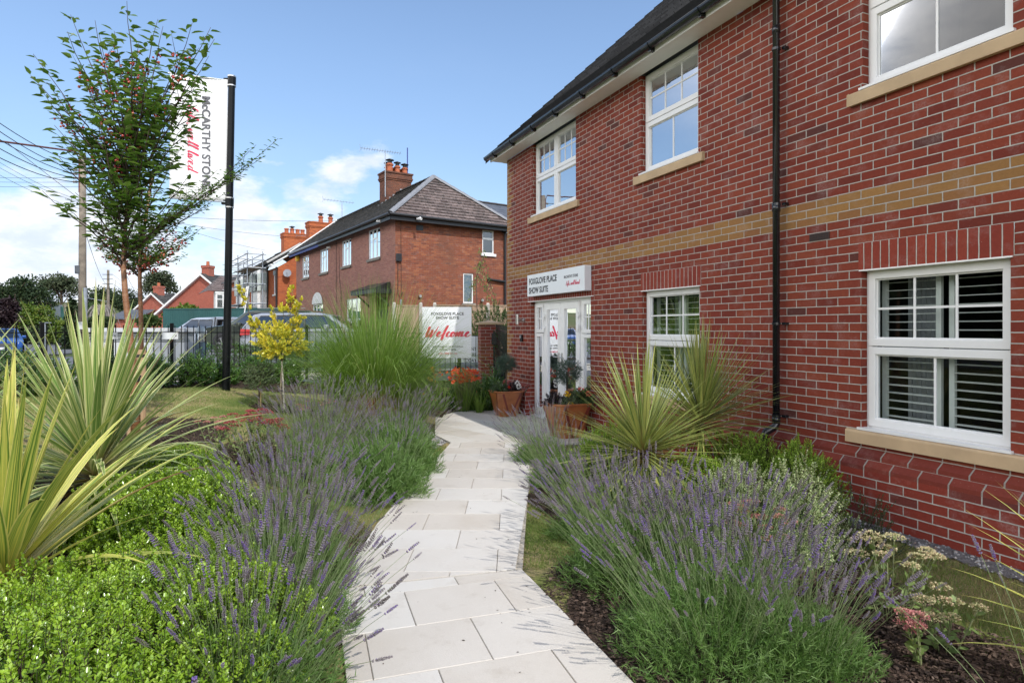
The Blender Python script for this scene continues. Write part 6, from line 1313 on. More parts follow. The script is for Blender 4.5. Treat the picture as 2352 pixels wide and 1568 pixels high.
# ------------------------------------------------------------------ lavender
M['lav_leaf'] = leafmat('lavender_leaf', [(0, (.03, .07, .015)), (.3, (.09, .18, .035)), (.7, (.17, .27, .075)), (1, (.34, .42, .24))], .6, .3, 3)
M['lav_stem'] = leafmat('lavender_stem', [(0, (.13, .20, .06)), (1, (.26, .32, .15))], .6, .2, 3)
M['lav_flower'] = leafmat('lavender_flower', [(0, (.11, .09, .082)), (.35, (.19, .165, .165)), (.66, (.29, .255, .275)), (.78, (.18, .13, .28)), (.9, (.18, .09, .42)), (1, (.30, .17, .62))], .75, .12, 3)
def spike_template(rng, whorls=7, per=6):
    V, Fc = [], []
    for j in range(whorls):
        z = (j + .2) / whorls; w_ = 1 - .45 * abs(j / (whorls - 1) - .35) * 1.6
        if j == 0: z -= .06
        for k in range(per):
            a = k * 2 * math.pi / per + j * .6 + rng.uniform(-.2, .2); e = rng.uniform(.8, 1.2) * w_
            c, s = math.cos(a), math.sin(a); o = .035; ln = .135 * e; r = .045
            b = np.array([c * o, s * o, z]); tip = np.array([c * (o + .115 * e), s * (o + .115 * e), z + ln]); m = (b + tip) / 2
            side = np.array([-s, c, 0]) * r; up = np.array([-c * .5, -s * .5, .8]) * r
            i = len(V); V += [b, m + side + up * .5, m - side + up * .5, m - up * .8, tip + np.array([c, s, -.2]) * .0]
            Fc += [(i, i + 1, i + 2), (i, i + 2, i + 3), (i, i + 3, i + 1), (i + 4, i + 2, i + 1), (i + 4, i + 3, i + 2), (i + 4, i + 1, i + 3)]
    return np.array(V), np.array(Fc)
def lavender(x, y, r, h, nst, nleaf, label, seed, lean=(0, 0), bright=.25, sq=1.0, spk=.055, whorls=7, per=6, group='lavender plants', low=.3, leafsize=1., fl=.5):
    rng = np.random.default_rng(seed); z = gz(x, y); T = thing('lavender_plant', label, 'lavender', (x, y, z), group)
    # leafy mound: short shoots of needle leaves
    ns = nleaf // 9; fh = h * fl
    P, N = dome(rng, ns, (x, y, z), (r, r * sq, fh), -.02, 1, .13, .55); P[:, 2] = np.maximum(P[:, 2], z + .02)
    D = norm(N * np.array([1, 1, .7]) + np.array([lean[0], lean[1], .75]) + rng.normal(0, .28, N.shape)); nl = 9; L_ = rng.uniform(.07, .14, len(P))
    tt = (np.arange(nl) + .5) / nl; pos = (P - D * L_[:, None] * .5)[:, None] + D[:, None] * (tt[None] * L_[:, None])[..., None]
    ld = norm(D[:, None] * 1.0 + rng.normal(0, .55, pos.shape)); n_l = pos.shape[0] * nl
    v = np.clip(rng.random(len(P))[:, None] * .7 + rng.random((len(P), nl)) * .3, 0, 1)
    leaves('foliage', M['lav_leaf'], T, pos.reshape(n_l, 3), ld.reshape(n_l, 3), rng.normal(size=(n_l, 3)), rng.uniform(.028, .052, n_l) * leafsize * 1.1, .0042 * leafsize, 'needle', var=v.reshape(-1))
    # flower stems
    a = rng.uniform(0, 2 * np.pi, nst); rr = np.sqrt(rng.random(nst)) ; out = np.stack([np.cos(a) * rr, np.sin(a) * rr * sq, np.zeros(nst)], -1)
    B = np.array([x, y, z + h * .12]) + out * r * .62
    D = norm(out * .56 + np.array([lean[0], lean[1], 1.02]) + rng.normal(0, .11, (nst, 3))); Ls = h * rng.uniform(.62, 1.12, nst) * (1 + .12 * rr)
    K = 6; pts = [B]; d = D
    for k in range(K - 1):
        d = norm(d + np.array([0, 0, -.045]) * rr[:, None] * k + rng.normal(0, .018, d.shape)); pts.append(pts[-1] + d * (Ls / (K - 1))[:, None])
    pts = np.stack(pts, 1); tubes('stems', M['lav_stem'], T, pts, np.linspace(.0013, .0009, K) * (1.15), var=rng.random(nst))
    tv, tf = spike_template(rng, whorls, per); x_, y_, z_ = frames(d, np.tile(np.array([.3, .1, 1.]), (nst, 1)))
    sl = spk * rng.uniform(.65, 1.35, nst); sw = sl.clip(.035, .07) * rng.uniform(.6, .95, nst)
    bend = rng.normal(0, .12, (nst, 2))
    V = pts[:, -1][:, None] + y_[:, None] * (tv[None, :, 0] * sw[:, None] + bend[:, :1] * sl[:, None] * tv[None, :, 2] ** 2)[..., None] + z_[:, None] * (tv[None, :, 1] * sw[:, None])[..., None] + x_[:, None] * (tv[None, :, 2] * sl[:, None])[..., None]
    Fc = (tf[None] + (np.arange(nst) * len(tv))[:, None, None]).reshape(-1, 3)
    nb = len(tf) // 6; fresh = rng.random(nst) < bright; v = rng.choice([.12, .35, .52, .62], nst)[:, None] + rng.uniform(-.1, .06, nst)[:, None] + rng.uniform(-.12, .12, (nst, nb)); v = np.where(fresh[:, None] & (rng.random((nst, nb)) < .6), rng.uniform(.78, 1, (nst, nb)), v)
    v = np.where((~fresh)[:, None] & (rng.random((nst, nb)) < .04), .92, v)
    np_mesh('flower_spikes', V.reshape(-1, 3), Fc, M['lav_flower'], T, k=3, fvar=np.repeat(np.clip(v, 0, 1).reshape(-1), 6))
    return T
LV = [(-1.06, 2.62, .34, .56, 190, 12000, 'large lavender nearest the camera on the left of the path, bright violet spikes over slabs', (.22, 0), .4),
      (-1.20, 3.3, .36, .56, 250, 12000, 'grey violet lavender beside the left edge of the path, second from the camera', (.12, 0), .25),
      (-1.38, 3.95, .38, .56, 250, 10000, 'grey headed lavender right of the clipped light green mound, third from the camera', (.05, 0), .12),
      (-1.66, 4.6, .34, .60, 240, 6000, 'smaller tall stemmed lavender between light green mound and the crimson sedum', (0, 0), .15),
      (-1.34, 5.95, .50, .56, 130, 24000, 'bushy lavender with a green flank spilling on the path edge, near the middle', (-.22, .1), .2),
      (-1.34, 6.8, .52, .60, 170, 24000, 'lavender in the middle clump with green flank facing the path', (-.25, 0), .12),
      (-1.95, 6.3, .42, .60, 330, 9000, 'lavender at the left front of the middle clump, right of the crimson sedum', (0, 0), .12),
      (-1.45, 7.7, .50, .66, 260, 16000, 'lavender at the far right of the middle clump, stems leaning over the gravel pocket', (.12, 0), .08),
      (-2.2, 7.3, .46, .68, 320, 6000, 'grey lavender at the back of the middle clump below the golden standard', (0, 0), .08),
      (.66, 4.8, .34, .50, 200, 8000, 'lavender on the right of the path where it narrows, stems leaning left over slabs', (-.3, 0), .12),
      (.76, 3.95, .42, .62, 300, 15000, 'large lavender right of the path bend with a silver green base', (-.15, 0), .15),
      (.98, 3.05, .46, .56, 230, 20000, 'nearest lavender on the right with a deep green leafy base beside dark bark', (-.05, 0), .35),
      (1.25, 3.7, .42, .58, 300, 9000, 'purple lavender in front of the variegated euonymus', (0, 0), .25),
      (1.36, 3.0, .34, .46, 190, 11000, 'right hand lavender of the near clump beside the low sedums', (.04, 0), .35),
      (1.0, 4.3, .30, .40, 190, 5000, 'lavender just below the left spiky cordyline', (0, 0), .12),
      (.50, 6.45, .30, .48, 150, 6000, 'lavender at the narrow part of the path below the near planter', (-.3, 0), .12),
      (.36, 7.45, .32, .55, 180, 5000, 'furthest lavender on the right, airy stems in front of the rust planter', (-.25, 0), .08)]
FLK = {4: .82, 5: .8, 7: .74, 11: .72, 10: .62, 0: .6}
for i, (x, y, r, h, ns, nf, lab, ln, br) in enumerate(LV):
    lavender(x, y, r, h, ns, nf, lab, 100 + i, ln, br, fl=FLK.get(i, .5), spk=.070 if y < 5 else .07, whorls=8 if y < 5 else 6, per=6 if y < 5 else 5, leafsize=1. if y < 5 else 1.35)
lavender(1.92, 2.05, .22, .62, 26, 700, 'sparse lavender at the bottom right corner with tall separate spikes', 140, (-.05, 0), .4, whorls=10)
def lone(x, y, seed, h, label):
    rng = np.random.default_rng(seed); T = thing('lavender_spike', label, 'lavender', (x, y, gz(x, y)), None); d = norm(np.array([[.06, 0, 1.]])); z = gz(x, y)
    pts = np.stack([np.array([[x, y, z]]) + d * t for t in np.linspace(0, h, 5)], 1); tubes('stem', M['lav_stem'], T, pts, .0016, var=np.array([.5])); tv, tf = spike_template(rng, 10, 7); V = tv * np.array([.075, .075, .10]) + pts[0, -1]
    v = rng.uniform(.1, .6, len(tf) // 6); v[-9:] = .95; np_mesh('flower_spike', V, tf, M['lav_flower'], T, k=3, fvar=np.repeat(v, 6))
lone(-.80, 1.50, 7, .67, 'single faded lavender spike standing up at the bottom edge over the light green leaves')
# ------------------------------------------------------------------ clipped light green mounds (wavy glossy leaves on dark shoots)
M['pitt'] = leafmat('glossy_lime_leaf', [(0, (.07, .13, .015)), (.25, (.19, .32, .03)), (.55, (.31, .47, .045)), (.85, (.42, .57, .075)), (1, (.52, .63, .14))], .28, .3, 3, coat=.35, spec=.5)
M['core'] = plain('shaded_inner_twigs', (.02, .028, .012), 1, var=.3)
def mound(name, label, cat, x, y, rx, ry, h, ns, nl, ll, lw, lm, seed, L_=(.07, .12), noise=.1, group=None, core=True, shape='oval', stem='twig', up=.9, spread=.9, zc=0, sr=.0013, lo=.0, fill=.3):
    rng = np.random.default_rng(seed); z = gz(x, y); T = thing(name, label, cat, (x, y, z), group)
    P, N = dome(rng, ns, (x, y, z + zc), (rx, ry, h), lo, 1, noise, fill); P[:, 2] = np.maximum(P[:, 2], g(P[:, 0], P[:, 1]) + .02)
    D = norm(N * .7 + np.array([0, 0, up]) + rng.normal(0, .22, N.shape)); Ls = rng.uniform(*L_, len(P))
    shoots(T, P - D * Ls[:, None] * .4, D, Ls, nl, ll, lw, rng, M[lm], M[stem], shape, spread, sr)
    if core:
        d, _ = dome(rng, 5000, (x, y, z + zc), (rx * .8, ry * .8, h * .76), lo, 1, noise, .3); dd = rdir(rng, len(d)); leaves('darkened_inner_leaf', M[lm], T, d, dd, rdir(rng, len(d)), ll * 1.6, lw * 1.9, var=np.clip(rng.random(len(d)) * .3, 0, 1), rng=rng)  # inner leaves darkened in colour, painting shade into the gaps
    return T
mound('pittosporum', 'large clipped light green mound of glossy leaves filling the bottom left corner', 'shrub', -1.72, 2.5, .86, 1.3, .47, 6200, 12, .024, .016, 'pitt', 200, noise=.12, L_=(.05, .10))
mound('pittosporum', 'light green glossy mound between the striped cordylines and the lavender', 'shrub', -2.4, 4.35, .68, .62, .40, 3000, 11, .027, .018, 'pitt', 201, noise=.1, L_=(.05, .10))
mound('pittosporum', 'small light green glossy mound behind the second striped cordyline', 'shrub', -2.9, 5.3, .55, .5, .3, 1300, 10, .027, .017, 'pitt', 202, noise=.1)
# ------------------------------------------------------------------ right hand shrubs
M['hebe'] = leafmat('fresh_green_leaf', [(0, (.15, .27, .025)), (.5, (.28, .43, .05)), (1, (.42, .56, .10))], .5, .3, 4)
M['varieg'] = leafmat('white_edged_leaf', [(0, (.12, .22, .06)), (1, (.26, .38, .12))], .45, .25, 4, edge=((.66, .68, .40), .25))
M['darkleaf'] = leafmat('dark_green_leaf', [(0, (.03, .065, .02)), (1, (.08, .13, .045))], .35, .2, 4, coat=.2)
for i, (x, y, rx, h, lab) in enumerate(((.95, 5.85, .46, .70, 'fresh green low mound below the rust planter, left of the spiky cordylines'), (1.50, 5.05, .42, .56, 'fresh green mound directly right of the left cordyline stem'), (2.0, 5.5, .50, .68, 'fresh green mound under the right hand cordyline, near the downpipe'), (2.32, 5.05, .34, .66, 'fresh green mound touching the black downpipe'))):
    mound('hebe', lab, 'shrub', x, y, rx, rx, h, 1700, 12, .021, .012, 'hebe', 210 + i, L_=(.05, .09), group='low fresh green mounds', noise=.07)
mound('euonymus', 'white edged variegated euonymus to the left of the downpipe foot', 'shrub', 1.68, 4.6, .32, .3, .58, 900, 12, .021, .013, 'varieg', 220, noise=.2, L_=(.06, .14))
mound('euonymus', 'paler cream edged euonymus in front of the downpipe foot', 'shrub', 2.0, 4.35, .30, .28, .58, 900, 12, .021, .014, 'varieg', 221, noise=.22, L_=(.06, .15))
mound('climbing_shrub', 'thin dark green sprays of a shrub against the brick plinth', 'shrub', 2.42, 4.45, .27, .22, .40, 130, 12, .022, .014, 'darkleaf', 222, noise=.3, L_=(.10, .26), core=False)
# ------------------------------------------------------------------ spiky strap leaved plants
def strapmat(name, stripes, edge, rough=.38, along=None):
    m_, nt, n, L, b = newmat(name); q = NG(nt); uv = q.uv(); var = q.attr()
    cb = n.new('ShaderNodeCombineXYZ'); sp = n.new('ShaderNodeSeparateXYZ'); L.new(uv, sp.inputs[0]); L.new(q.math('MULTIPLY', sp.outputs[0], 5.0), cb.inputs[0]); L.new(q.math('MULTIPLY', sp.outputs[1], .35), cb.inputs[1]); L.new(q.math('MULTIPLY', var, 60.0), cb.inputs[2])
    s = q.noise(cb.outputs[0], 1.6, 4, .6); col = q.ramp(s, stripes)
    d = q.math('ABSOLUTE', q.math('SUBTRACT', sp.outputs[0], .5)); col = q.mix(q.rng(q.math('ADD', d, q.math('MULTIPLY', q.math('SUBTRACT', var, .5), .16)), .36, .43), col, edge)
    red = q.math('MULTIPLY', q.rng(sp.outputs[1], .22, .0), .55); col = q.mix(red, col, (.42, .20, .10))
    tip = q.math('MULTIPLY', q.rng(sp.outputs[1], .93, 1.0), q.math('GREATER_THAN', var, .45)); col = q.mix(q.math('MULTIPLY', tip, .8), col, (.36, .20, .06))
    old = q.math('MULTIPLY', q.math('GREATER_THAN', var, .985), q.rng(sp.outputs[1], .35, .7)); col = q.mix(old, col, (.22, .10, .04))
    L.new(col, b.inputs['Base Color']); b.inputs['Roughness'].default_value = rough; q.bump(s, .0015, b)
    t = n.new('ShaderNodeBsdfTranslucent'); L.new(col, t.inputs[0]); mx = n.new('ShaderNodeMixShader'); mx.inputs[0].default_value = .28; L.new(b.outputs[0], mx.inputs[1]); L.new(t.outputs[0], mx.inputs[2]); L.new(mx.outputs[0], n['Material Output'].inputs[0]); return m_
M['strap_yellow'] = strapmat('yellow_striped_leaf', [(.36, (.10, .19, .03)), (.45, (.24, .35, .06)), (.50, (.50, .54, .12)), (.56, (.76, .66, .15)), (.64, (.34, .44, .08))], (.76, .69, .22))
M['strap_green'] = strapmat('green_striped_leaf', [(.36, (.09, .17, .035)), (.45, (.16, .27, .06)), (.51, (.27, .38, .10)), (.57, (.62, .62, .24)), (.64, (.17, .27, .07))], (.74, .72, .36))
M['strap_fine'] = strapmat('narrow_striped_leaf', [(.38, (.06, .12, .025)), (.46, (.15, .25, .05)), (.51, (.44, .45, .12)), (.57, (.66, .58, .18)), (.63, (.09, .17, .035))], (.36, .42, .14))
def rosette(name, label, x, y, z0, n, L_, wd, mat, seed, tilt=(0, 0), droop=(.02, .25), polar=(0, 105), K=8, stem=.25, group='variegated cordylines', fold=.28, bias=.75, az=None, cat='cordyline'):
    rng = np.random.default_rng(seed); T = thing(name, label, cat, (x, y, gz(x, y)), group)
    th = np.radians(polar[0] + (polar[1] - polar[0]) * rng.random(n) ** bias); a = rng.uniform(0, 2 * np.pi, n) if az is None else np.radians(rng.uniform(*az, n))
    D = norm(np.stack([np.sin(th) * np.cos(a) + tilt[0], np.sin(th) * np.sin(a) + tilt[1], np.cos(th)], -1)); u = th / np.radians(max(polar[1], 1))
    P = np.array([x, y, z0]) + D * .02 + np.stack([np.zeros(n), np.zeros(n), .14 * (1 - u)], -1)
    blades('foliage', M[mat], T, P, D, L_ * rng.uniform(.78, 1.1, n) * (1 - .12 * u), wd * rng.uniform(.75, 1.15, n), droop[0] + (droop[1] - droop[0]) * u * rng.uniform(.5, 1.5, n), K, fold, rng, base_w=.6)
    mb = MB(); mb.tube([(x, y, gz(x, y) - .05), (x, y, z0 + .1)], [.035, .03], 8); mb.build('stem', M['bark'], T)
    k = 16; a = rng.uniform(0, 6.28, k); th = np.radians(rng.uniform(95, 150, k)); D = np.stack([np.sin(th) * np.cos(a), np.sin(th) * np.sin(a), np.cos(th)], -1); blades('dead_leaves', M['dead'], T, np.array([x, y, z0]) + D * .02, D, L_ * rng.uniform(.3, .6, k), wd * .8, .3, 7, .5, rng, twist=.4)
    return T
M['dead'] = leafmat('dead_strap_leaf', [(0, (.12, .06, .025)), (.6, (.30, .18, .08)), (1, (.45, .33, .16))], .7, .2, 5)
rosette('cordyline', 'broad yellow striped cordyline nearest the camera at the left edge', -2.60, 3.2, .22, 130, 1.2, .080, 'strap_yellow', 300, droop=(.0, .26), polar=(0, 98), bias=.8, K=10)
rosette('cordyline', 'tall green and cream striped cordyline behind the yellow one, left of the tree stakes', -3.08, 4.62, .46, 150, 1.32, .064, 'strap_green', 301, droop=(.0, .22), polar=(0, 100), bias=.85, K=10)
rosette('cordyline', 'cream striped cordyline leaning in from beyond the left edge', -4.35, 4.55, .5, 60, 1.35, .055, 'strap_green', 302, tilt=(.2, 0), droop=(0, .2), polar=(5, 85), K=9)
rosette('cordyline', 'left of the two spiky narrow leaved cordylines under the window', 1.09, 5.2, .52, 320, .86, .024, 'strap_fine', 303, droop=(.0, .08), polar=(0, 112), bias=.72, K=6)
rosette('cordyline', 'right of the two spiky narrow leaved cordylines, nearer the downpipe', 1.78, 5.9, .66, 330, .90, .024, 'strap_fine', 304, droop=(.0, .08), polar=(0, 108), bias=.72, K=6)
rosette('cordyline', 'yellow edged strap leaves entering from the bottom right corner', 2.62, 2.4, .15, 34, .95, .035, 'strap_yellow', 305, droop=(.02, .12), polar=(25, 80), az=(120, 260), K=8)
M['palmy'] = leafmat('green_strap_leaf', [(0, (.04, .09, .02)), (.6, (.09, .16, .04)), (1, (.22, .26, .08))], .45, .2, 3)
rng = np.random.default_rng(77); T = thing('cabbage_palm', 'green arching strap leaved plant behind the iron gate', 'shrub', (-.12, 14.2, .4), None); n = 60; th = np.radians(rng.uniform(10, 95, n)); a = rng.uniform(0, 6.28, n); D = np.stack([np.sin(th) * np.cos(a), np.sin(th) * np.sin(a), np.cos(th)], -1)
blades('foliage', M['palmy'], T, np.array([-.12, 14.2, 1.0]) + D * .03, D, rng.uniform(.7, 1.05, n), .04, rng.uniform(.05, .3, n), 7, .3, rng); mb = MB(); mb.tube([(-.12, 14.2, .2), (-.12, 14.2, 1.0)], .05, 8); mb.build('stem', M['bark'], T)
# ------------------------------------------------------------------ tall ornamental grass
M['miscanthus'] = leafmat('ornamental_grass_blade', [(0, (.10, .18, .03)), (.5, (.18, .29, .055)), (.82, (.28, .39, .11)), (1, (.55, .50, .28))], .5, .35, 2)
rng = np.random.default_rng(31); x0, y0 = -2.1, 9.65; z0 = gz(x0, y0); T = thing('ornamental_grass', 'tall dense fountain of fine green grass left of the welcome board', 'ornamental grass', (x0, y0, z0))
n = 3600; a = rng.uniform(0, 6.28, n); rr = np.sqrt(rng.random(n)); out = np.stack([np.cos(a), np.sin(a), np.zeros(n)], -1); P = np.array([x0, y0, z0]) + out * (rr * .42)[:, None]
D = norm(out * (rr * .62)[:, None] + np.array([0, 0, 1.]) + rng.normal(0, .10, (n, 3))); blades('blade', M['miscanthus'], T, P, D, rng.uniform(1.2, 2.4, n), rng.uniform(.007, .012, n), .02 + rr ** 1.5 * rng.uniform(.2, .6, n), 10, .15, rng, base_w=.7)
n = 26; a = rng.uniform(0, 6.28, n); D = norm(np.stack([np.cos(a) * .35, np.sin(a) * .35, np.ones(n)], -1)); P = np.array([x0, y0, z0]) + D * .1; pts = P[:, None] + D[:, None] * (np.linspace(0, 1, 5)[None] * rng.uniform(1.8, 2.15, n)[:, None])[..., None]; tubes('flower_stalk', plain('straw', (.34, .26, .16), .8), T, pts, .0018)
# ------------------------------------------------------------------ sedums
def sedum(label, x, y, h, r, nst, col, seed, leafcol='sed_leaf', group='sedum plants', hs=.045):
    rng = np.random.default_rng(seed); z = gz(x, y); T = thing('sedum', label, 'sedum', (x, y, z), group); a = rng.uniform(0, 6.28, nst); rr = np.sqrt(rng.random(nst))
    top = np.stack([x + np.cos(a) * rr * r, y + np.sin(a) * rr * r, z + h * rng.uniform(.75, 1.05, nst) * (1 - .15 * rr)], -1); base = np.stack([x + np.cos(a) * rr * r * .3, y + np.sin(a) * rr * r * .3, np.full(nst, z)], -1)
    D = top - base; L_ = np.linalg.norm(D, axis=1); shoots(T, base, D / L_[:, None], L_, 10, .058, .032, rng, M[leafcol], M['sed_stem'], 'oval', .9, .004, up=.2)
    nb = 110; dd = rdir(rng, nst * nb); dd[:, 2] = np.abs(dd[:, 2]) * .8; s = hs * rng.uniform(.7, 1.25, nst); P = np.repeat(top, nb, 0) + dd * np.array([1, 1, .42]) * np.repeat(s, nb)[:, None] * rng.uniform(.6, 1, (nst * nb, 1))
    leaves('flower_head', M[col], T, P, norm(dd + rng.normal(0, .4, dd.shape)), rdir(rng, len(P)), .010, .008, rng=rng, zs=3); return T
M['sed_leaf'] = leafmat('sedum_leaf', [(0, (.10, .17, .05)), (.6, (.22, .30, .09)), (1, (.42, .38, .14))], .5, .25, 3); M['sed_stem'] = plain('sedum_stem', (.2, .22, .1), .7)
M['sed_red'] = leafmat('sedum_crimson', [(0, (.20, .035, .04)), (.6, (.36, .07, .075)), (1, (.5, .16, .14))], .8, .1, 9); M['sed_pink'] = leafmat('sedum_pink', [(0, (.36, .12, .12)), (.6, (.55, .22, .2)), (1, (.62, .4, .3))], .8, .1, 9)
M['sed_cream'] = leafmat('sedum_cream', [(0, (.36, .38, .16)), (.6, (.56, .50, .28)), (1, (.62, .36, .26))], .8, .1, 9)
sedum('crimson headed sedum between the lawn and the lavender', -2.62, 6.35, .58, .32, 34, 'sed_red', 400, hs=.055)
sedum('small brownish sedum with flat heads left of the crimson one', -3.05, 6.5, .48, .2, 8, 'sed_pink', 401)
sedum('pink headed sedum buried in the right hand lavender', 1.62, 4.15, .44, .26, 16, 'sed_pink', 402)
sedum('cream headed sedum with pale leaves at the edge of the shaded lawn', 2.05, 3.4, .46, .24, 12, 'sed_cream', 403, hs=.058)
sedum('low yellow leaved sedum with a pink head on dark bark at lower right', 1.92, 2.92, .26, .15, 5, 'sed_pink', 404, hs=.042)
sedum('small cream sedum beside the low yellow leaved one', 2.12, 3.08, .34, .15, 8, 'sed_cream', 405, hs=.05)
sedum('reddish leaved sedum at the foot of the tall ornamental grass', -2.72, 8.6, .42, .3, 18, 'sed_pink', 406, hs=.03)
# ------------------------------------------------------------------ golden standard, small olive standard
M['gold'] = leafmat('golden_leaf', [(0, (.26, .36, .04)), (.35, (.44, .50, .06)), (.7, (.68, .60, .08)), (1, (.78, .66, .10))], .35, .3, 5, edge=((.80, .66, .10), .26), coat=.25)
gx, gy = -3.56, 9.7; gz0 = gz(gx, gy); T = thing('golden_euonymus', 'yellow and green variegated standard shrub on a slim stem with a cane', 'shrub', (gx, gy, gz0)); rng = np.random.default_rng(61)
cx_, cy_, cz_ = at(648, 792, 9.7); mb = MB(); mb.tube([(gx, gy, gz0 - .05), (gx - .02, gy, gz0 + .35), (cx_, cy_, cz_ - .3), (cx_ + .02, cy_, cz_)], [.022, .018, .014, .01], 8); mb.build('trunk', plain('pale_stem', (.34, .27, .19), .8), T, smooth=True)
mb = MB(); mb.tube([(gx + .05, gy - .03, gz0 - .05), (gx + .01, gy - .03, gz0 + .75)], .014, 8); mb.build('cane', plain('pale_cane', (.6, .54, .46), .8), T)
mb = MB(); mb.tube([(gx + .01, gy, gz0 + .3), (gx + .01, gy, gz0 + .315)], .05, 10); mb.build('tie', M['rubber'], T)
Pn, Nn = dome(rng, 250, (cx_, cy_, cz_), (.32, .32, .28), -.65, 1, .16, .4); Dn = norm(Nn + np.array([0, 0, .45]) + rng.normal(0, .2, Nn.shape)); Ln = rng.uniform(.08, .17, len(Pn))
ex = [(at(665, 760, 9.7), at(668, 665, 9.7)), (at(610, 790, 9.7), at(572, 745, 9.7)), (at(590, 775, 9.7), at(551, 655, 9.6)), (at(668, 770, 9.7), at(688, 690, 9.7)), (at(640, 770, 9.7), at(628, 712, 9.7)), (at(655, 760, 9.7), at(650, 705, 9.7)), (at(675, 780, 9.7), at(690, 730, 9.7)), (at(600, 790, 9.7), at(590, 742, 9.7)), (at(670, 760, 9.7), at(676, 690, 9.8)), (at(612, 785, 9.7), at(604, 745, 9.7))]
def fill_between(A, Bq, n_, j, L_):
    A, Bq = np.array(A), np.array(Bq); t = rng.random(n_)[:, None]; P = A + (Bq - A) * t + rng.normal(0, j, (n_, 3)); D = norm((Bq - A) + rng.normal(0, .5, (n_, 3)) * np.linalg.norm(Bq - A)); return P, D, np.full(n_, L_)
sets = [(Pn - Dn * .05, Dn, Ln)] + [fill_between(a, b, max(3, int(np.linalg.norm(np.array(b) - np.array(a)) / .035)), .02, .07) for a, b in ex]
P = np.concatenate([s[0] for s in sets]); D = np.concatenate([s[1] for s in sets]); Ls = np.concatenate([s[2] for s in sets]); shoots(T, P, D, Ls, 11, .066, .034, rng, M['gold'], M['sed_stem'], 'oval', .8, .0035, up=.6)
mb = MB(); c0 = (cx_, cy_, cz_ - .25)
for a, b in ex: mb.tube([c0, a, b], [.008, .006, .003], 5)
for k in range(9): a = k * .7; mb.tube([c0, (cx_ + math.cos(a) * .2, cy_ + math.sin(a) * .2, cz_ + .05)], [.008, .004], 5)
mb.build('branches', M['bark'], T)
M['olive'] = leafmat('grey_green_leaf', [(0, (.06, .10, .035)), (.6, (.13, .18, .08)), (1, (.24, .27, .16))], .5, .2, 4)
sx_, sy_ = -3.9, 9.65; sz = gz(sx_, sy_); T = thing('standard_shrub', 'small grey green round headed standard left of the golden one', 'shrub', (sx_, sy_, sz)); rng = np.random.default_rng(62); c = at(596, 868, 9.65); Pn, Nn = dome(rng, 420, c, (.24, .24, .23), -.8, 1, .2, .5); Dn = norm(Nn + np.array([0, 0, .3]) + rng.normal(0, .3, Nn.shape)); shoots(T, Pn - Dn * .04, Dn, rng.uniform(.05, .11, len(Pn)), 10, .027, .014, rng, M['olive'], M['twig'], 'oval', .9, .0018)
mb = MB(); mb.tube([(sx_, sy_, sz - .05), (sx_ + .01, sy_, c[2])], [.016, .012], 8); mb.build('trunk', M['bark'], T); mb = MB(); mb.tube([(sx_ + .03, sy_, sz), (sx_ + .03, sy_, sz + .4)], .008, 6); mb.build('cane', plain('bamboo', (.4, .28, .12), .7), T)
# ------------------------------------------------------------------ laurels along the railings
M['laurel'] = leafmat('laurel_leaf', [(0, (.035, .09, .018)), (.5, (.08, .17, .03)), (.85, (.14, .26, .045)), (1, (.24, .34, .07))], .25, .2, 3, coat=.5)
LA_ = [(30, 800, 905, 150, 9.3, 'leftmost laurel bush below the railings at the left edge'), (120, 832, 905, 120, 9.4, 'laurel bush behind the yellow cordyline leaves, second from left'), (250, 808, 900, 88, 10.1, 'laurel bush with upright shoots left of the slanting tree trunk'), (352, 818, 908, 92, 10.5, 'laurel bush just right of the timber stakes'),
       (446, 816, 894, 92, 11.0, 'full round laurel bush left of the flag pole'), (516, 842, 892, 62, 11.5, 'small laurel bush directly behind the flag pole'), (585, 818, 880, 70, 12.2, 'laurel bush behind the small grey green standard'), (660, 825, 882, 66, 12.6, 'laurel bush behind the golden standard stem')]
for i, (xc, yt, yb, wpx, Y, lab) in enumerate(LA_):
    X, _, zt = at(xc, yt, Y); z = gz(X, Y); rx = wpx / F * Y / 2; rng = np.random.default_rng(500 + i); T = thing('laurel_bush', lab, 'shrub', (X, Y, z), 'laurels along the railings'); h = max(.3, zt - z)
    P, N = dome(rng, 330, (X, Y, z + h * .42), (rx * .9, rx * .75, h * .5), -.8, 1, .18, .5); D = norm(N * .8 + np.array([0, 0, .7]) + rng.normal(0, .25, N.shape)); shoots(T, P - D * .06, D, rng.uniform(.10, .22, len(P)), 13, .066, .021, rng, M['laurel'], M['twig'], 'lance', .9, .0025)
rng = np.random.default_rng(520)
xa, xb = -8.0, -4.6; PP = np.stack([rng.uniform(-8.2, -4.0, 1500), rng.uniform(16.4, 17.4, 1500), np.zeros(1500)], -1); PP[:, 2] = g(PP[:, 0], PP[:, 1]) + rng.uniform(.05, .55, 1500); dd = norm(rdir(rng, 1500) + np.array([0, 0, .8]))
T = thing('low_hedge', 'low dark green hedge between the footpath and the parked cars', 'hedge', (-6, 17, .6)); shoots(T, PP, dd, .15, 8, .06, .02, rng, M['laurel'], M['twig'], 'lance', .9, .003)
tag(sheet('hedge_border', [(-8.4, 16.1), (-3.8, 16.1), (-3.8, 17.7), (-8.4, 17.7)], .1, .02, M['soil'], .04))
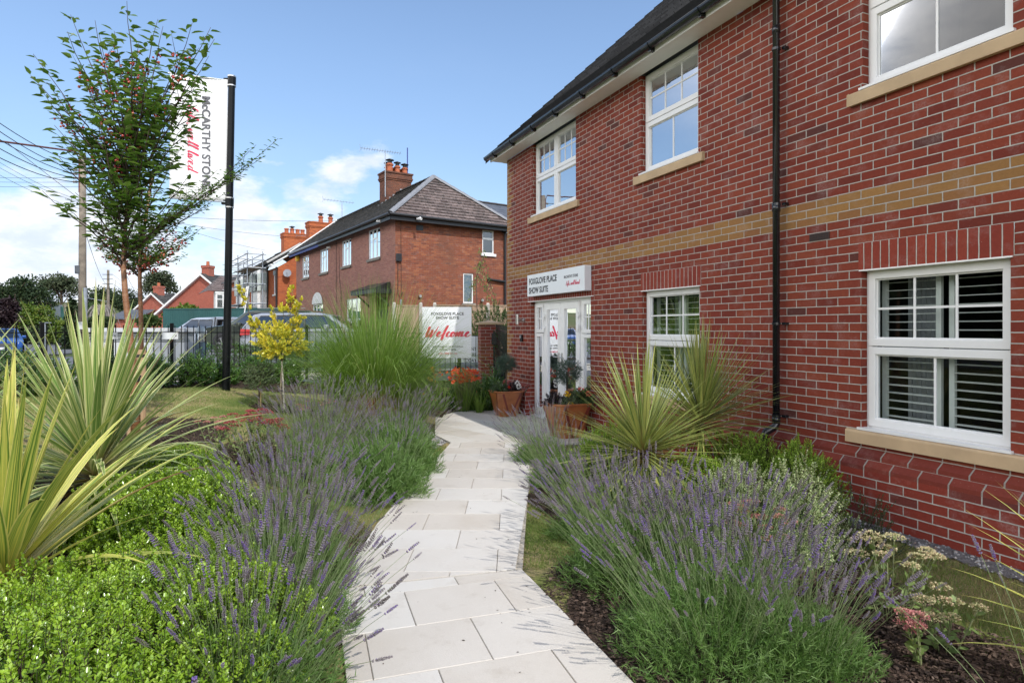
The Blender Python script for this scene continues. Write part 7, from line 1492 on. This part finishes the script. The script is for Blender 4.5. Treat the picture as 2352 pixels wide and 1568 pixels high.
# shrub behind the pier
M['viburn'] = leafmat('light_shrub_leaf', [(0, (.07, .13, .03)), (.6, (.16, .24, .06)), (1, (.40, .40, .16))], .4, .3, 3)
T = thing('border_shrub', 'light leaved shrub filling the space behind the gate pier', 'shrub', (-.3, 16.8, .6)); rng = np.random.default_rng(530); Pn, Nn = dome(rng, 520, (-.35, 16.9, 1.25), (1.0, .6, .95), -.8, 1, .2, .5); Dn = norm(Nn + np.array([0, 0, .6]) + rng.normal(0, .3, Nn.shape)); shoots(T, Pn - Dn * .08, Dn, rng.uniform(.15, .3, len(Pn)), 12, .075, .035, rng, M['viburn'], M['twig'], 'oval', .9, .004)
# climber hanging over the side wall
T = thing('birch_sapling', 'thin drooping birch twigs in front of the orange side wall', 'tree', (-1.35, 22.0, .6)); rng = np.random.default_rng(531); b0 = at(1096, 722, 22); tp = at(1112, 585, 22); mb = MB(); mb.tube([(b0[0], 22, .5), b0, at(1094, 640, 22), at(1106, 600, 22), tp], [.03, .02, .015, .01, .005], 6)
PL, DL, LL = [], [], []
for (p, q) in (((1095, 650), (1075, 690)), ((1095, 640), (1080, 660)), ((1100, 615), (1120, 640)), ((1106, 600), (1094, 615)), ((1106, 600), (1098, 640)), ((1110, 590), (1128, 660)), ((1110, 640), (1122, 690)), ((1095, 630), (1140, 700)), ((1120, 640), (1148, 720)), ((1112, 585), (1100, 575))):
    A = Vector(at(*p, 22 + rng.uniform(-.3, .3))); Bq = Vector(at(*q, 22 + rng.uniform(-.3, .3))); mb.tube([A, A.lerp(Bq, .5) + Vector((0, 0, .08)), Bq], .006, 4)
    for k in range(30): t = rng.random(); PL.append(tuple(A.lerp(Bq, t) + Vector(rng.normal(0, .05, 3)))); DL.append((rng.normal(0, .3), rng.normal(0, .3), -1))
mb.build('twigs', M['bark'], T); PL = np.array(PL); leaves('foliage', M['viburn'], T, PL, norm(np.array(DL)), rdir(rng, len(PL)), .075, .035, rng=rng)
# ------------------------------------------------------------------ flowers by the sign
M['montleaf'] = leafmat('bright_blade', [(0, (.07, .14, .02)), (1, (.18, .28, .05))], .5, .3, 2)
M['fl_red'] = leafmat('scarlet_petal', [(0, (.5, .02, .012)), (1, (.75, .07, .02))], .5, .3, 9); M['fl_orange'] = leafmat('orange_petal', [(0, (.7, .25, .02)), (1, (.75, .42, .05))], .5, .3, 9)
def flowery(name, label, x, y, h, r, nb, nf, fm, seed, bw=.014, bl=None, fs=.03, fh=(.7, 1), sway=(0, 0), leafm='montleaf'):
    rng = np.random.default_rng(seed); z = gz(x, y); T = thing(name, label, 'flowers', (x, y, z)); a = rng.uniform(0, 6.28, nb); rr = np.sqrt(rng.random(nb)); out = np.stack([np.cos(a), np.sin(a), np.zeros(nb)], -1)
    P = np.array([x, y, z]) + out * (rr * r * .5)[:, None]; D = norm(out * (rr * .45)[:, None] + np.array([0, 0, 1.]) + rng.normal(0, .12, (nb, 3))); blades('blade', M[leafm], T, P, D, h * rng.uniform(.6, 1.0, nb), bw, rr * rng.uniform(.1, .6, nb), 6, .2, rng)
    a = rng.uniform(0, 6.28, nf); rr = np.sqrt(rng.random(nf)); tp = np.stack([x + sway[0] + np.cos(a) * rr * r, y + sway[1] + np.sin(a) * rr * r, z + h * rng.uniform(*fh, nf)], -1); bs = np.array([x, y, z]) + (tp - [x, y, z]) * np.array([.35, .35, 0]); mid = (bs + tp) / 2 + np.array([0, 0, .1]) * h
    tubes('flower_stem', M['sed_stem'], T, np.stack([bs, mid, tp], 1), .0022); npt = 6; aa = np.tile(np.arange(npt) * 2 * np.pi / npt, nf) + np.repeat(rng.uniform(0, 1, nf), npt); nn = np.repeat(norm(rng.normal(0, .6, (nf, 3)) + np.array([0, -.6, .5])), npt, 0)
    u = norm(np.cross(nn, np.array([.3, .2, 1.]))); v = np.cross(nn, u); D = u * np.cos(aa)[:, None] + v * np.sin(aa)[:, None] + nn * .45; leaves('petals', M[fm], T, np.repeat(tp, npt, 0), D, nn, fs, fs * .5, 'oval', rng=rng, zs=1)
    return T
flowery('crocosmia', 'scarlet crocosmia flowers in front of the gate pier', -.92, 12.0, .82, .30, 120, 130, 'fl_red', 600, fh=(.72, 1.02), sway=(.0, 0), fs=.042)
flowery('crocosmia', 'dark red crocosmia under the welcome board post', -1.35, 11.9, .80, .2, 60, 16, 'fl_red', 601, fh=(.8, 1.0))
flowery('day_lilies', 'orange and yellow lilies between the ornamental grass and the welcome board post', -1.62, 11.4, .85, .28, 90, 18, 'fl_orange', 602, fh=(.6, 1.05), fs=.05)
flowery('crocosmia', 'low arching blades with a few red flowers at the back edge of the paving', -1.62, 10.6, .55, .35, 260, 12, 'fl_red', 603, fh=(.5, 1.0), fs=.025)
flowery('iris', 'clump of upright green blades left of the far planter', -.62, 11.75, .55, .14, 70, 0 + 2, 'fl_red', 604, fs=.01)
M['copper'] = leafmat('copper_blade', [(0, (.14, .06, .02)), (1, (.34, .17, .06))], .7, .2, 2)
rng = np.random.default_rng(606); x, y = -1.98, 8.7; z = gz(x, y); T = thing('copper_sedge', 'copper brown wiry grass tuft at the foot of the ornamental grass', 'grass', (x, y, z)); n = 700; a = rng.uniform(0, 6.28, n); D = norm(np.stack([np.cos(a) * .8, np.sin(a) * .8, np.ones(n)], -1) + rng.normal(0, .3, (n, 3))); blades('blade', M['copper'], T, np.tile(np.array([x, y, z + .25]), (n, 1)) + D * .05, D, rng.uniform(.3, .7, n), .004, rng.uniform(.4, 1.2, n), 7, .1, rng)
for i, (x, y, rx, h, lab) in enumerate(((-.55, 12.35, .42, .62, 'dark leafy bush between scarlet flowers and far planter'), (-.95, 12.55, .3, .72, 'dark pointed bush under the event notice'), (-.35, 12.75, .3, .8, 'dark bush against the gate pier foot'))):
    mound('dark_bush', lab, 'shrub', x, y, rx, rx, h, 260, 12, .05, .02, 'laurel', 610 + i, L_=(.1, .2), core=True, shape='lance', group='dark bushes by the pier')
# ------------------------------------------------------------------ planters
m_, nt, n__, L__, b__ = newmat('corten_glaze'); q_ = NG(nt); o_ = q_.obj(); c1 = q_.ramp(q_.noise(o_, 3, 5, .6), [(.35, (.24, .075, .024)), (.6, (.40, .135, .042))]); L__.new(c1, b__.inputs['Base Color']); b__.inputs['Roughness'].default_value = .32; b__.inputs['Coat Weight'].default_value = .4; M['glaze'] = m_
M['glaze2'] = plain('dark_red_glaze', (.16, .028, .018), .3, var=.1, coat=.4)
M['junip'] = leafmat('blue_green_needles', [(0, (.05, .085, .06)), (.6, (.10, .155, .115)), (1, (.18, .25, .19))], .6, .15, 5)
def planter(label, s, o, wt, wb, h, seed, ball, br):
    c = WP(s, o, 0); zb = .033; az_ = math.degrees(math.atan2(d_[0], d_[1])); fr = frame(c[0], c[1], az_, zb); T = thing('planter', label, 'planter', (c[0], c[1], zb), 'rust glazed planters at the entrance'); rng = np.random.default_rng(seed)
    mb = MB(); n = 8
    def rg(w_, z): # chamfered square
        k = w_ * .16; q = [(-w_ / 2 + k, -w_ / 2), (w_ / 2 - k, -w_ / 2), (w_ / 2, -w_ / 2 + k), (w_ / 2, w_ / 2 - k), (w_ / 2 - k, w_ / 2), (-w_ / 2 + k, w_ / 2), (-w_ / 2, w_ / 2 - k), (-w_ / 2, -w_ / 2 + k)]; return [fr(a, b, z) for a, b in q]
    Lp = [rg(wb, 0), rg(wt, h - .03), rg(wt + .035, h - .028), rg(wt + .035, h), rg(wt - .04, h), rg(wt - .06, h - .06)]
    for A, Bq in zip(Lp, Lp[1:]):
        for i in range(8): j = (i + 1) % 8; mb.poly([A[i], A[j], Bq[j], Bq[i]])
    mb.poly(rg(wb, 0)[::-1]); mb.build('pot', M['glaze'], T, bevel=.006)
    mb = MB()
    for (sx, ax) in ((-1, 0), (-1, 1), (1, 0), (1, 1)):   # V shaped painted strokes on the faces
        for q in (-1, 1):
            def on(u, t, e=.0025):
                wv = wb + (wt - wb) * t; b = sx * (wv / 2 + e); a = u * wv; return fr(a, b, t * (h - .035)) if ax == 0 else fr(b, a, t * (h - .035))
            mb.poly([on(q * .33 - .03, .98), on(q * .33 + .05, .98), on(q * .04 + .04, .02), on(q * .04 - .04, .02)])
    mb.build('painted_stroke', M['glaze2'], T); mb = MB(); mb.poly(rg(wt - .05, h - .05)); mb.build('soil', M['soil'], T)
    # plants in the pot belong to it
    top = zb + h; cc = np.array([c[0], c[1], top]); Z = np.array([c[0], c[1], ball])
    mb = MB(); mb.tube([(c[0], c[1], top - .06), (c[0], c[1], ball)], .013, 8); tk = mb.build('juniper_stem', M['bark'], T)
    P, N = dome(rng, 520, Z, (br, br, br * .92), -1, 1, .13, .35); D = norm(N + rng.normal(0, .45, N.shape)); shoots(T, P - D * .05, D, rng.uniform(.05, .12, len(P)), 22, .020, .0035, rng, M['junip'], M['junip'], 'needle', .8, .002, up=.5, name='foliage')
    return T, fr, cc, rng
def potplant(T, c, r, h, n, lm, ll, lw, rng): P, N = dome(rng, n, c, (r, r, h), 0, 1, .2, .6); D = norm(N + np.array([0, 0, .5]) + rng.normal(0, .3, N.shape)); shoots(T, P - D * .04, D, rng.uniform(.05, .1, len(P)), 9, ll, lw, rng, M[lm], M['twig'], 'oval', .9, .0018)
def blooms(T, pts, m, s, rng):
  for p_ in pts:
    P = np.repeat(np.array([p_]), 40, 0); d = rdir(rng, len(P)); leaves('bloom', M[m], T, P + d * s * .5, d, rdir(rng, len(P)), s * .6, s * .45, rng=rng)
M['fl_yellow'] = leafmat('yellow_petal', [(0, (.7, .42, .02)), (1, (.8, .6, .04))], .5, .2, 9); M['fl_white'] = leafmat('white_petal', [(0, (.7, .7, .68)), (1, (.8, .8, .78))], .5, .2, 9); M['fl_pink'] = leafmat('coral_petal', [(0, (.6, .08, .09)), (1, (.75, .2, .14))], .5, .2, 9)
M['purpleleaf'] = leafmat('purple_black_leaf', [(0, (.012, .010, .012)), (1, (.045, .03, .035))], .4, .1, 5)
s1_ = 11.33; pl = [WP(11.28, .36, 0), WP(8.92, .62, 0)]
T, fr, cc, rng = planter('rust glazed square planter with juniper ball, left of the entrance doors', 10.46, .43, .52, .34, .46, 700, .97, .175)
potplant(T, cc + [-.1, -.05, -.03], .17, .17, 110, 'darkleaf', .05, .022, rng); potplant(T, cc + [.12, 0, -.03], .13, .16, 80, 'purpleleaf', .04, .022, rng); blooms(T, [cc + [.22, -.16, .08], cc + [.2, -.14, .14]], 'fl_white', .05, rng); blooms(T, [cc + [.05, -.2, .07]], 'fl_red', .025, rng)
T, fr, cc, rng = planter('nearer rust glazed planter with juniper ball and yellow and coral flowers before the doors', 8.1, .46, .60, .40, .50, 701, .97, .20)
potplant(T, cc + [-.2, -.1, -.03], .15, .16, 100, 'purpleleaf', .045, .022, rng); potplant(T, cc + [0, -.15, -.03], .15, .13, 110, 'olive', .05, .007, rng); potplant(T, cc + [.2, -.02, -.03], .17, .19, 110, 'darkleaf', .07, .035, rng)
blooms(T, [cc + [.0, -.2, .13], cc + [.03, -.25, .0], cc + [-.03, -.2, .14]], 'fl_yellow', .04, rng); blooms(T, [cc + [.3, -.1, .13], cc + [.2, -.05, .18], cc + [.34, 0, .06]], 'fl_pink', .045, rng)
# ------------------------------------------------------------------ crab apple trees
M['apple_leaf'] = leafmat('crab_apple_leaf', [(0, (.06, .125, .025)), (.45, (.105, .195, .04)), (.8, (.18, .28, .07)), (1, (.30, .38, .13))], .35, .25, 1.5, coat=.2)
M['apple_bark'] = None
m_, nt, n__, L__, b__ = newmat('copper_bark'); q_ = NG(nt); o_ = q_.obj(); c = q_.ramp(q_.noise(q_.scale(o_, 1, 1, 6), 3, 5, .6), [(.3, (.15, .065, .032)), (.55, (.27, .125, .06)), (.7, (.34, .21, .13))]); c = q_.mix(q_.rng(q_.noise(o_, 85, 2, .5), .68, .74), c, (.5, .38, .28)); L__.new(c, b__.inputs['Base Color']); b__.inputs['Roughness'].default_value = .38; q_.bump(q_.noise(q_.scale(o_, 1, 1, 5), 12, 4), .004, b__); M['apple_bark'] = m_
M['crab'] = leafmat('crab_apple_fruit', [(0, (.30, .02, .03)), (.6, (.42, .045, .04)), (.9, (.5, .14, .05)), (1, (.5, .3, .07))], .25, 0, 9, coat=.5)
def crab_tree(label, trunk, br, targets, leaf, seed, nfruit, nsub=7, spacing=.045, fruit_r=.014, limbs=.011):
    """trunk: list of points; targets: (start fraction, tip point)"""
    rng = np.random.default_rng(seed); base = trunk[0]; T = thing('crab_apple_tree', label, 'tree', (base[0], base[1], gz(base[0], base[1])), 'crab apple trees')
    mb = MB(); rs_ = [br * (1 - .45 * min(1, i / 6) - .45 * max(0, (i - 6) / max(1, len(trunk) - 7))) for i in range(len(trunk))]; mb.tube(trunk, rs_, 12)
    mb.build('trunk', M['apple_bark'], T, smooth=True)
    tw = [Vector(p) for p in trunk]; cum = [0]
    for a, b in zip(tw, tw[1:]): cum.append(cum[-1] + (b - a).length)
    def along(f):
        d = f * cum[-1]
        for i in range(len(tw) - 1):
            if d <= cum[i + 1]: return tw[i].lerp(tw[i + 1], (d - cum[i]) / (cum[i + 1] - cum[i]))
        return tw[-1]
    mb = MB(); LP, LD, FR = [], [], []
    for (f, tip) in targets:
        A = along(f); B = Vector(tip); L_ = (B - A).length; mid = A.lerp(B, .45) + Vector((rng.normal(0, .03), rng.normal(0, .05), -.06 * L_)); pts = []
        for k in range(9): t = k / 8; pts.append((A * (1 - t) ** 2 + mid * 2 * t * (1 - t) + B * t * t) + Vector(rng.normal(0, .008, 3)))
        mb.tube(pts, [limbs * (1 - .8 * k / 8) for k in range(9)], 5)
        def leafrun(q, t0, dens=1.):
            for i in range(len(q) - 1):
                l = (q[i + 1] - q[i]).length; n_ = max(1, int(l / spacing * dens))
                for k in range(n_):
                    if (i + k / n_) / (len(q) - 1) < t0: continue
                    p = q[i].lerp(q[i + 1], (k + rng.random()) / n_); d = (q[i + 1] - q[i]).normalized(); a = rng.uniform(0, 6.28); o = Vector((math.cos(a), math.sin(a), rng.uniform(-.25, .35))); LP.append(p); LD.append(o + d * .06)
                    if rng.random() < .3: LP.append(p); LD.append(Vector((-math.cos(a), -math.sin(a), rng.uniform(-.3, .2))))
        leafrun(pts, .22, 1.2)
        for s in range(nsub):
            t = rng.uniform(.12, .85); i = int(t * 8); p = pts[i]; dm = (B - A).normalized(); a = rng.uniform(0, 6.28); d = (dm * .75 + Vector((math.cos(a), math.sin(a), .25)) * .8).normalized(); l = rng.uniform(.14, .42) * (1.1 - .4 * t); q = [p, p + d * l * .5, p + (d + Vector((0, 0, .15))).normalized() * l]
            mb.tube(q, [limbs * .35, limbs * .25, limbs * .12], 4); leafrun(q, .1, 1.5)
            if rng.random() < .95: FR.append((q[1], 1)); FR.append((p, 1))
    mb.build('branches', M['twig'], T, smooth=True)
    LP = np.array([tuple(p) for p in LP]); LD = norm(np.array([tuple(p) for p in LD]) + np.array([0, 0, .0])); N = len(LP)
    U = norm(np.array([0, 0, 1.]) + rng.normal(0, .3, (N, 3))); v = rng.random(N); st_ = .018
    leaves('foliage', M['apple_leaf'], T, LP + LD * st_, norm(LD + np.array([0, 0, .12])), U, leaf * rng.uniform(.7, 1.15, N), leaf * .42 * rng.uniform(.8, 1.1, N), 'lance', var=v, zs=2.3)
    # fruit in small clusters
    pts = []; 
    for (p, _) in FR:
        if len(pts) >= nfruit: break
        for k in range(rng.integers(1, 5)): pts.append(np.array(p) + rng.normal(0, .022, 3) + np.array([0, 0, -.03]))
    pts = np.array(pts); u = np.linspace(0, 2 * np.pi, 7)[:-1]; sv = [(0, 0, 1)] + [(math.cos(a) * .87, math.sin(a) * .87, .5) for a in u] + [(math.cos(a) * .87, math.sin(a) * .87, -.5) for a in u] + [(0, 0, -1)]; sf = []
    for k in range(6): j = (k + 1) % 6; sf += [(0, 1 + k, 1 + j), (1 + k, 7 + k, 7 + j), (1 + k, 7 + j, 1 + j), (13, 7 + j, 7 + k)]
    sv = np.array(sv); sf = np.array(sf); V = pts[:, None] + sv[None] * fruit_r * rng.uniform(.8, 1.2, (len(pts), 1, 1)); Fc = (sf[None] + (np.arange(len(pts)) * 14)[:, None, None]).reshape(-1, 3); np_mesh('fruit', V.reshape(-1, 3), Fc, M['crab'], T, k=3, fvar=np.repeat(rng.random(len(pts)), len(sf)), smooth=True)['kind'] = 'stuff'
    return T
TY = 6.6
tr = [(at(311, 1021, TY)[0], TY, gz(at(311, 0, TY)[0], TY) - .05), at(312, 900, TY), at(309, 860, TY), at(301, 800, TY), at(295, 740, TY), at(288, 680, TY), at(284, 620, TY), at(285, 560, TY), at(292, 480, TY), at(305, 380, TY), at(302, 300, TY)]
tg = [(.50, (78, 125, -.2)), (.52, (70, 170, .3)), (.50, (95, 210, .1)), (.53, (160, 32, .3)), (.55, (150, 75, -.5)), (.55, (220, 45, -.3)), (.58, (228, 80, .5)), (.62, (292, 2, 0)), (.6, (262, 70, .4)), (.62, (360, 45, .3)), (.6, (318, 100, -.5)), (.58, (378, 60, .2)), (.56, (442, 55, -.2)), (.55, (488, 62, .1)), (.54, (480, 130, .4)), (.53, (492, 90, -.4)), (.5, (470, 200, .5)), (.5, (455, 170, -.5)),
      (.46, (125, 290, -.3)), (.46, (130, 250, .4)), (.47, (110, 190, -.1)), (.5, (180, 150, -.6)), (.5, (200, 190, .6)), (.52, (350, 150, -.7)), (.5, (330, 200, .6)), (.47, (400, 240, -.4)), (.45, (430, 280, .4)), (.43, (390, 330, -.3)), (.42, (180, 330, .3)), (.40, (150, 310, -.2)), (.42, (230, 280, -.5)), (.44, (250, 230, .3)), (.38, (200, 400, .3)), (.36, (150, 478, 0)), (.37, (175, 440, -.3)), (.40, (340, 300, -.5)), (.38, (370, 380, .4)), (.34, (420, 440, -.2)), (.33, (380, 480, .3)), (.32, (230, 500, -.2)), (.34, (95, 440, 0)),
      (.44, (290, 300, .7)), (.46, (270, 190, -.6)), (.40, (290, 420, -.5)), (.48, (240, 140, 0)), (.50, (410, 130, .1)), (.52, (300, 150, .2)), (.40, (128, 350, 0)), (.36, (330, 440, -.3)), (.33, (300, 520, -.3)), (.34, (440, 400, .1)), (.36, (250, 400, -.4)), (.44, (210, 240, .2)), (.46, (370, 200, 0))]
crab_tree('larger crab apple tree on a slanting copper trunk tied to timber stakes', tr, .046, [(min(.97, .57 + (f - .32) * 1.5), at(x, y, TY + dy)) for f, (x, y, dy) in tg], .124, 800, 420, nsub=6, spacing=.066)
T = [o for o in bpy.data.objects if o.get('label', '').startswith('larger crab')][0]
# the long side limb reaching past the flag pole
TY2 = 8.6
tr2 = [(at(327, 0, TY2)[0], TY2, gz(at(327, 0, TY2)[0], TY2) - .05), at(325, 800, TY2), at(323, 700, TY2), at(321, 640, TY2), at(323, 580, TY2), at(335, 500, TY2), at(350, 400, TY2)]
tg2 = [(.62, (455, 470, .2)), (.62, (468, 520, -.3)), (.6, (430, 560, .3)), (.58, (400, 590, 0)), (.56, (230, 560, .2)), (.56, (215, 510, -.2)), (.58, (250, 585, .4)), (.6, (360, 600, -.2)), (.62, (300, 590, .3)), (.7, (480, 420, .4)), (.7, (200, 450, .3)), (.75, (640, 322, -.2)), (.74, (610, 355, -.3)), (.72, (560, 375, -.1)), (.72, (520, 440, .2)), (.85, (420, 330, .3)), (.85, (300, 420, .3)), (.8, (250, 450, -.3)), (.9, (380, 300, 0)), (.72, (590, 330, -.2)), (.65, (350, 540, -.4)), (.62, (280, 530, .1)), (.68, (400, 480, .2)), (.7, (330, 470, -.2)), (.58, (440, 520, .1)), (.60, (380, 560, .2)), (.6, (270, 560, -.1)), (.7, (500, 390, .0)), (.64, (310, 560, .0)), (.58, (342, 590, .1)), (.57, (365, 575, .2)), (.57, (300, 608, .0))]
crab_tree('smaller crab apple tree with a thin straight stem behind the stakes', tr2, .032, [(f, at(x, y, TY2 + dy)) for f, (x, y, dy) in tg2], .072, 801, 260, nsub=7, spacing=.04, fruit_r=.013)
# stakes
m_, nt, n__, L__, b__ = newmat('stake_timber'); q_ = NG(nt); o_ = q_.obj(); L__.new(q_.ramp(q_.noise(q_.scale(o_, 12, 12, 1.0), 2, 5, .6), [(.3, (.34, .21, .11)), (.7, (.50, .34, .20))]), b__.inputs['Base Color']); b__.inputs['Roughness'].default_value = .85; M['stake'] = m_
def stake(label, xc, ytop, Y, w_px, tilt=0):
    X, _, zt = at(xc, ytop, Y); r = w_px / F * Y / 2; z = gz(X, Y); T = thing('tree_stake', label, 'stake', (X, Y, z), 'timber stakes holding the tree'); mb = MB(); mb.tube([(X, Y, z - .1), (X + tilt, Y, zt)], r, 14); mb.build('post', M['stake'], T, smooth=False)
    mb = MB(); mb.tube([(X + tilt, Y, zt - .08), (X + tilt, Y, zt - .05)], r * 1.05, 14); mb.build('strap', M['rubber'], T); return X, zt
stake('shorter round timber stake on the left, half behind the striped leaves', 304, 876, TY + .05, 23)
stake('taller round timber stake on the right, in front of the thin stem', 324, 803, TY + .22, 20.5)
TI = thing('tree_tie', 'black rubber tie holding the slanting trunk to the timber stakes', 'tree tie', at(308, 872, TY)); mb = MB(); p = Vector(at(309, 872, TY)); mb.tube([p - Vector((0, 0, .02)), p + Vector((0, 0, .03))], .05, 12); mb.tube([p, Vector(at(324, 862, TY + .2))], .012, 6); mb.build('strap', M['rubber'], TI)
# ------------------------------------------------------------------ lawn blades, bark chips, litter
M['grassblade'] = leafmat('lawn_blade', [(0, (.08, .14, .025)), (.45, (.17, .24, .05)), (.7, (.34, .30, .13)), (1, (.46, .38, .20))], .7, .3, 1.2)
def lawn_blades(name, poly, n, seed, h=(.018, .042), wd=.0035, avoid=()):
    rng = np.random.default_rng(seed); xs = [p[0] for p in poly]; ys = [p[1] for p in poly]; P = np.stack([rng.uniform(min(xs), max(xs), n * 3), rng.uniform(min(ys), max(ys), n * 3)], -1); k = inside(P[:, 0], P[:, 1], poly)
    for a in avoid: k &= ~inside(P[:, 0], P[:, 1], a)
    P = P[k][:n]; N = len(P); P3 = np.stack([P[:, 0], P[:, 1], g(P[:, 0], P[:, 1])], -1); D = norm(rng.normal(0, .45, (N, 3)) + np.array([0, 0, 1.])); pt = .5 + .5 * np.sin(P[:, 0] * 3.1 + np.sin(P[:, 1] * 2.3) * 2) * np.sin(P[:, 1] * 2.7 + 1)
    o = leaves(name, M['grassblade'], None, P3, D, rng.normal(size=(N, 3)), rng.uniform(*h, N), wd, 'needle', var=np.clip(rng.random(N) * .6 + pt * .45 - .05, 0, 1)); o['kind'] = 'stuff'
pathpoly = near + []
lawn_blades('lawn_grass', [(-5.6, 5.0), (-1.15, 4.6), (-1.0, 8.4), (-1.9, 10.4), (-3.0, 11.2), (-4.8, 11.3), (-6.6, 9.6)], 90000, 900)
lawn_blades('lawn_grass', [(-1.5, 4.7), (-1.13, 4.7), (-.86, 8.5), (-1.3, 8.6), (-1.6, 6)], 14000, 901)
lawn_blades('lawn_grass', [WP(-.5, .34, 0)[:2], WP(5.2, .34, 0)[:2], (2.2, 4.2), (1.9, 3.5), (1.9, 1.2), (3.4, .6)], 60000, 902)
lawn_blades('lawn_grass', [(.075, 4.15), (.15, 5.8), (.3, 8.0), (.6, 8.0), (.6, 4.2)], 12000, 903)
lawn_blades('lawn_grass', [(-9, 6.5), (-5.6, 5.0), (-6.6, 9.6), (-7.4, 9.3)], 26000, 904)
M['chip'] = leafmat('bark_chip', [(0, (.02, .012, .008)), (.6, (.07, .042, .028)), (.9, (.16, .11, .08)), (1, (.3, .25, .2))], .9, 0, 8)
def chips(poly, n, seed, s=(.012, .035)):
    rng = np.random.default_rng(seed); xs = [p[0] for p in poly]; ys = [p[1] for p in poly]; P = np.stack([rng.uniform(min(xs), max(xs), n * 3), rng.uniform(min(ys), max(ys), n * 3)], -1); P = P[inside(P[:, 0], P[:, 1], poly) & ~inside(P[:, 0], P[:, 1], near) & ~inside(P[:, 0], P[:, 1], mid_) & ~inside(P[:, 0], P[:, 1], far_)][:n]; N = len(P)
    P3 = np.stack([P[:, 0], P[:, 1], g(P[:, 0], P[:, 1]) + .03 + rng.uniform(-.004, .01, N)], -1); a = rng.uniform(0, 6.28, N); D = norm(np.stack([np.cos(a), np.sin(a), rng.normal(0, .25, N)], -1)); U = norm(rng.normal(0, .35, (N, 3)) + np.array([0, 0, 1.])); l = rng.uniform(*s, N); o = leaves('bark_mulch', M['chip'], None, P3, D, U, l, l * rng.uniform(.3, .6, N), 'oval', rng=rng, zs=1.5); o['kind'] = 'stuff'
ell = lambda cx, cy, rx, ry: [(cx + math.cos(t) * rx * (1 + .06 * math.sin(5 * t)), cy + math.sin(t) * ry * (1 + .06 * math.cos(4 * t))) for t in [2 * math.pi * k / 30 for k in range(30)]]
for i, (b_, n_) in enumerate((((-1.75, 3.7, .98, 1.72), 7000), ((-2.0, 7.1, 1.17, 1.47), 7000), ((1.28, 3.4, 1.1, 1.6), 16000), ((2.0, 2.98, .52, .52), 4500), ((1.5, 5.9, 1.38, 1.8), 6000), ((-1.0, 12.05, 1.5, .95), 6000), ((-3.98, 7.3, .66, .84), 2500), ((-3.55, 9.75, .55, .4), 900), ((2.2, 2.2, .37, .42), 1600), ((-2.1, 9.6, 1.15, 1.05), 3000), ((-2.9, 2.9, 1.3, 1.7), 3000))):
    chips(ell(*b_), n_, 950 + i)
chips([(-9.4, 8.0), (-8.5, 8.0), (-7.1, 9.35), (-5.75, 10.6), (-4.45, 11.2), (-3.2, 12.2), (-1, 12.8), (-.6, 14), (-4.35, 13.2), (-4.8, 12.8), (-5.95, 10.85), (-7.25, 9.55), (-9.4, 8.9)], 9000, 980)

# fallen bits on the paving
rng = np.random.default_rng(990); n = 260; P = np.stack([rng.uniform(-1.1, .6, n), rng.uniform(2.2, 11, n)], -1); edge = rng.random(n) < .6; P[edge, 0] = np.where(rng.random(edge.sum()) < .5, -1.0 + rng.exponential(.08, edge.sum()), .1 - rng.exponential(.08, edge.sum()))
P = P[inside(P[:, 0], P[:, 1], near) | inside(P[:, 0], P[:, 1], mid_) | inside(P[:, 0], P[:, 1], far_)]; n = len(P); a = rng.uniform(0, 6.28, n); D = np.stack([np.cos(a), np.sin(a), np.zeros(n)], -1); l = rng.uniform(.006, .02, n)
leaves('plant_litter', M['chip'], None, np.stack([P[:, 0], P[:, 1], np.full(n, .0345)], -1), D, norm(rng.normal(0, .2, (n, 3)) + np.array([0, 0, 1.])), l, l * rng.uniform(.2, .6, n), 'oval', rng=rng)['kind'] = 'stuff'
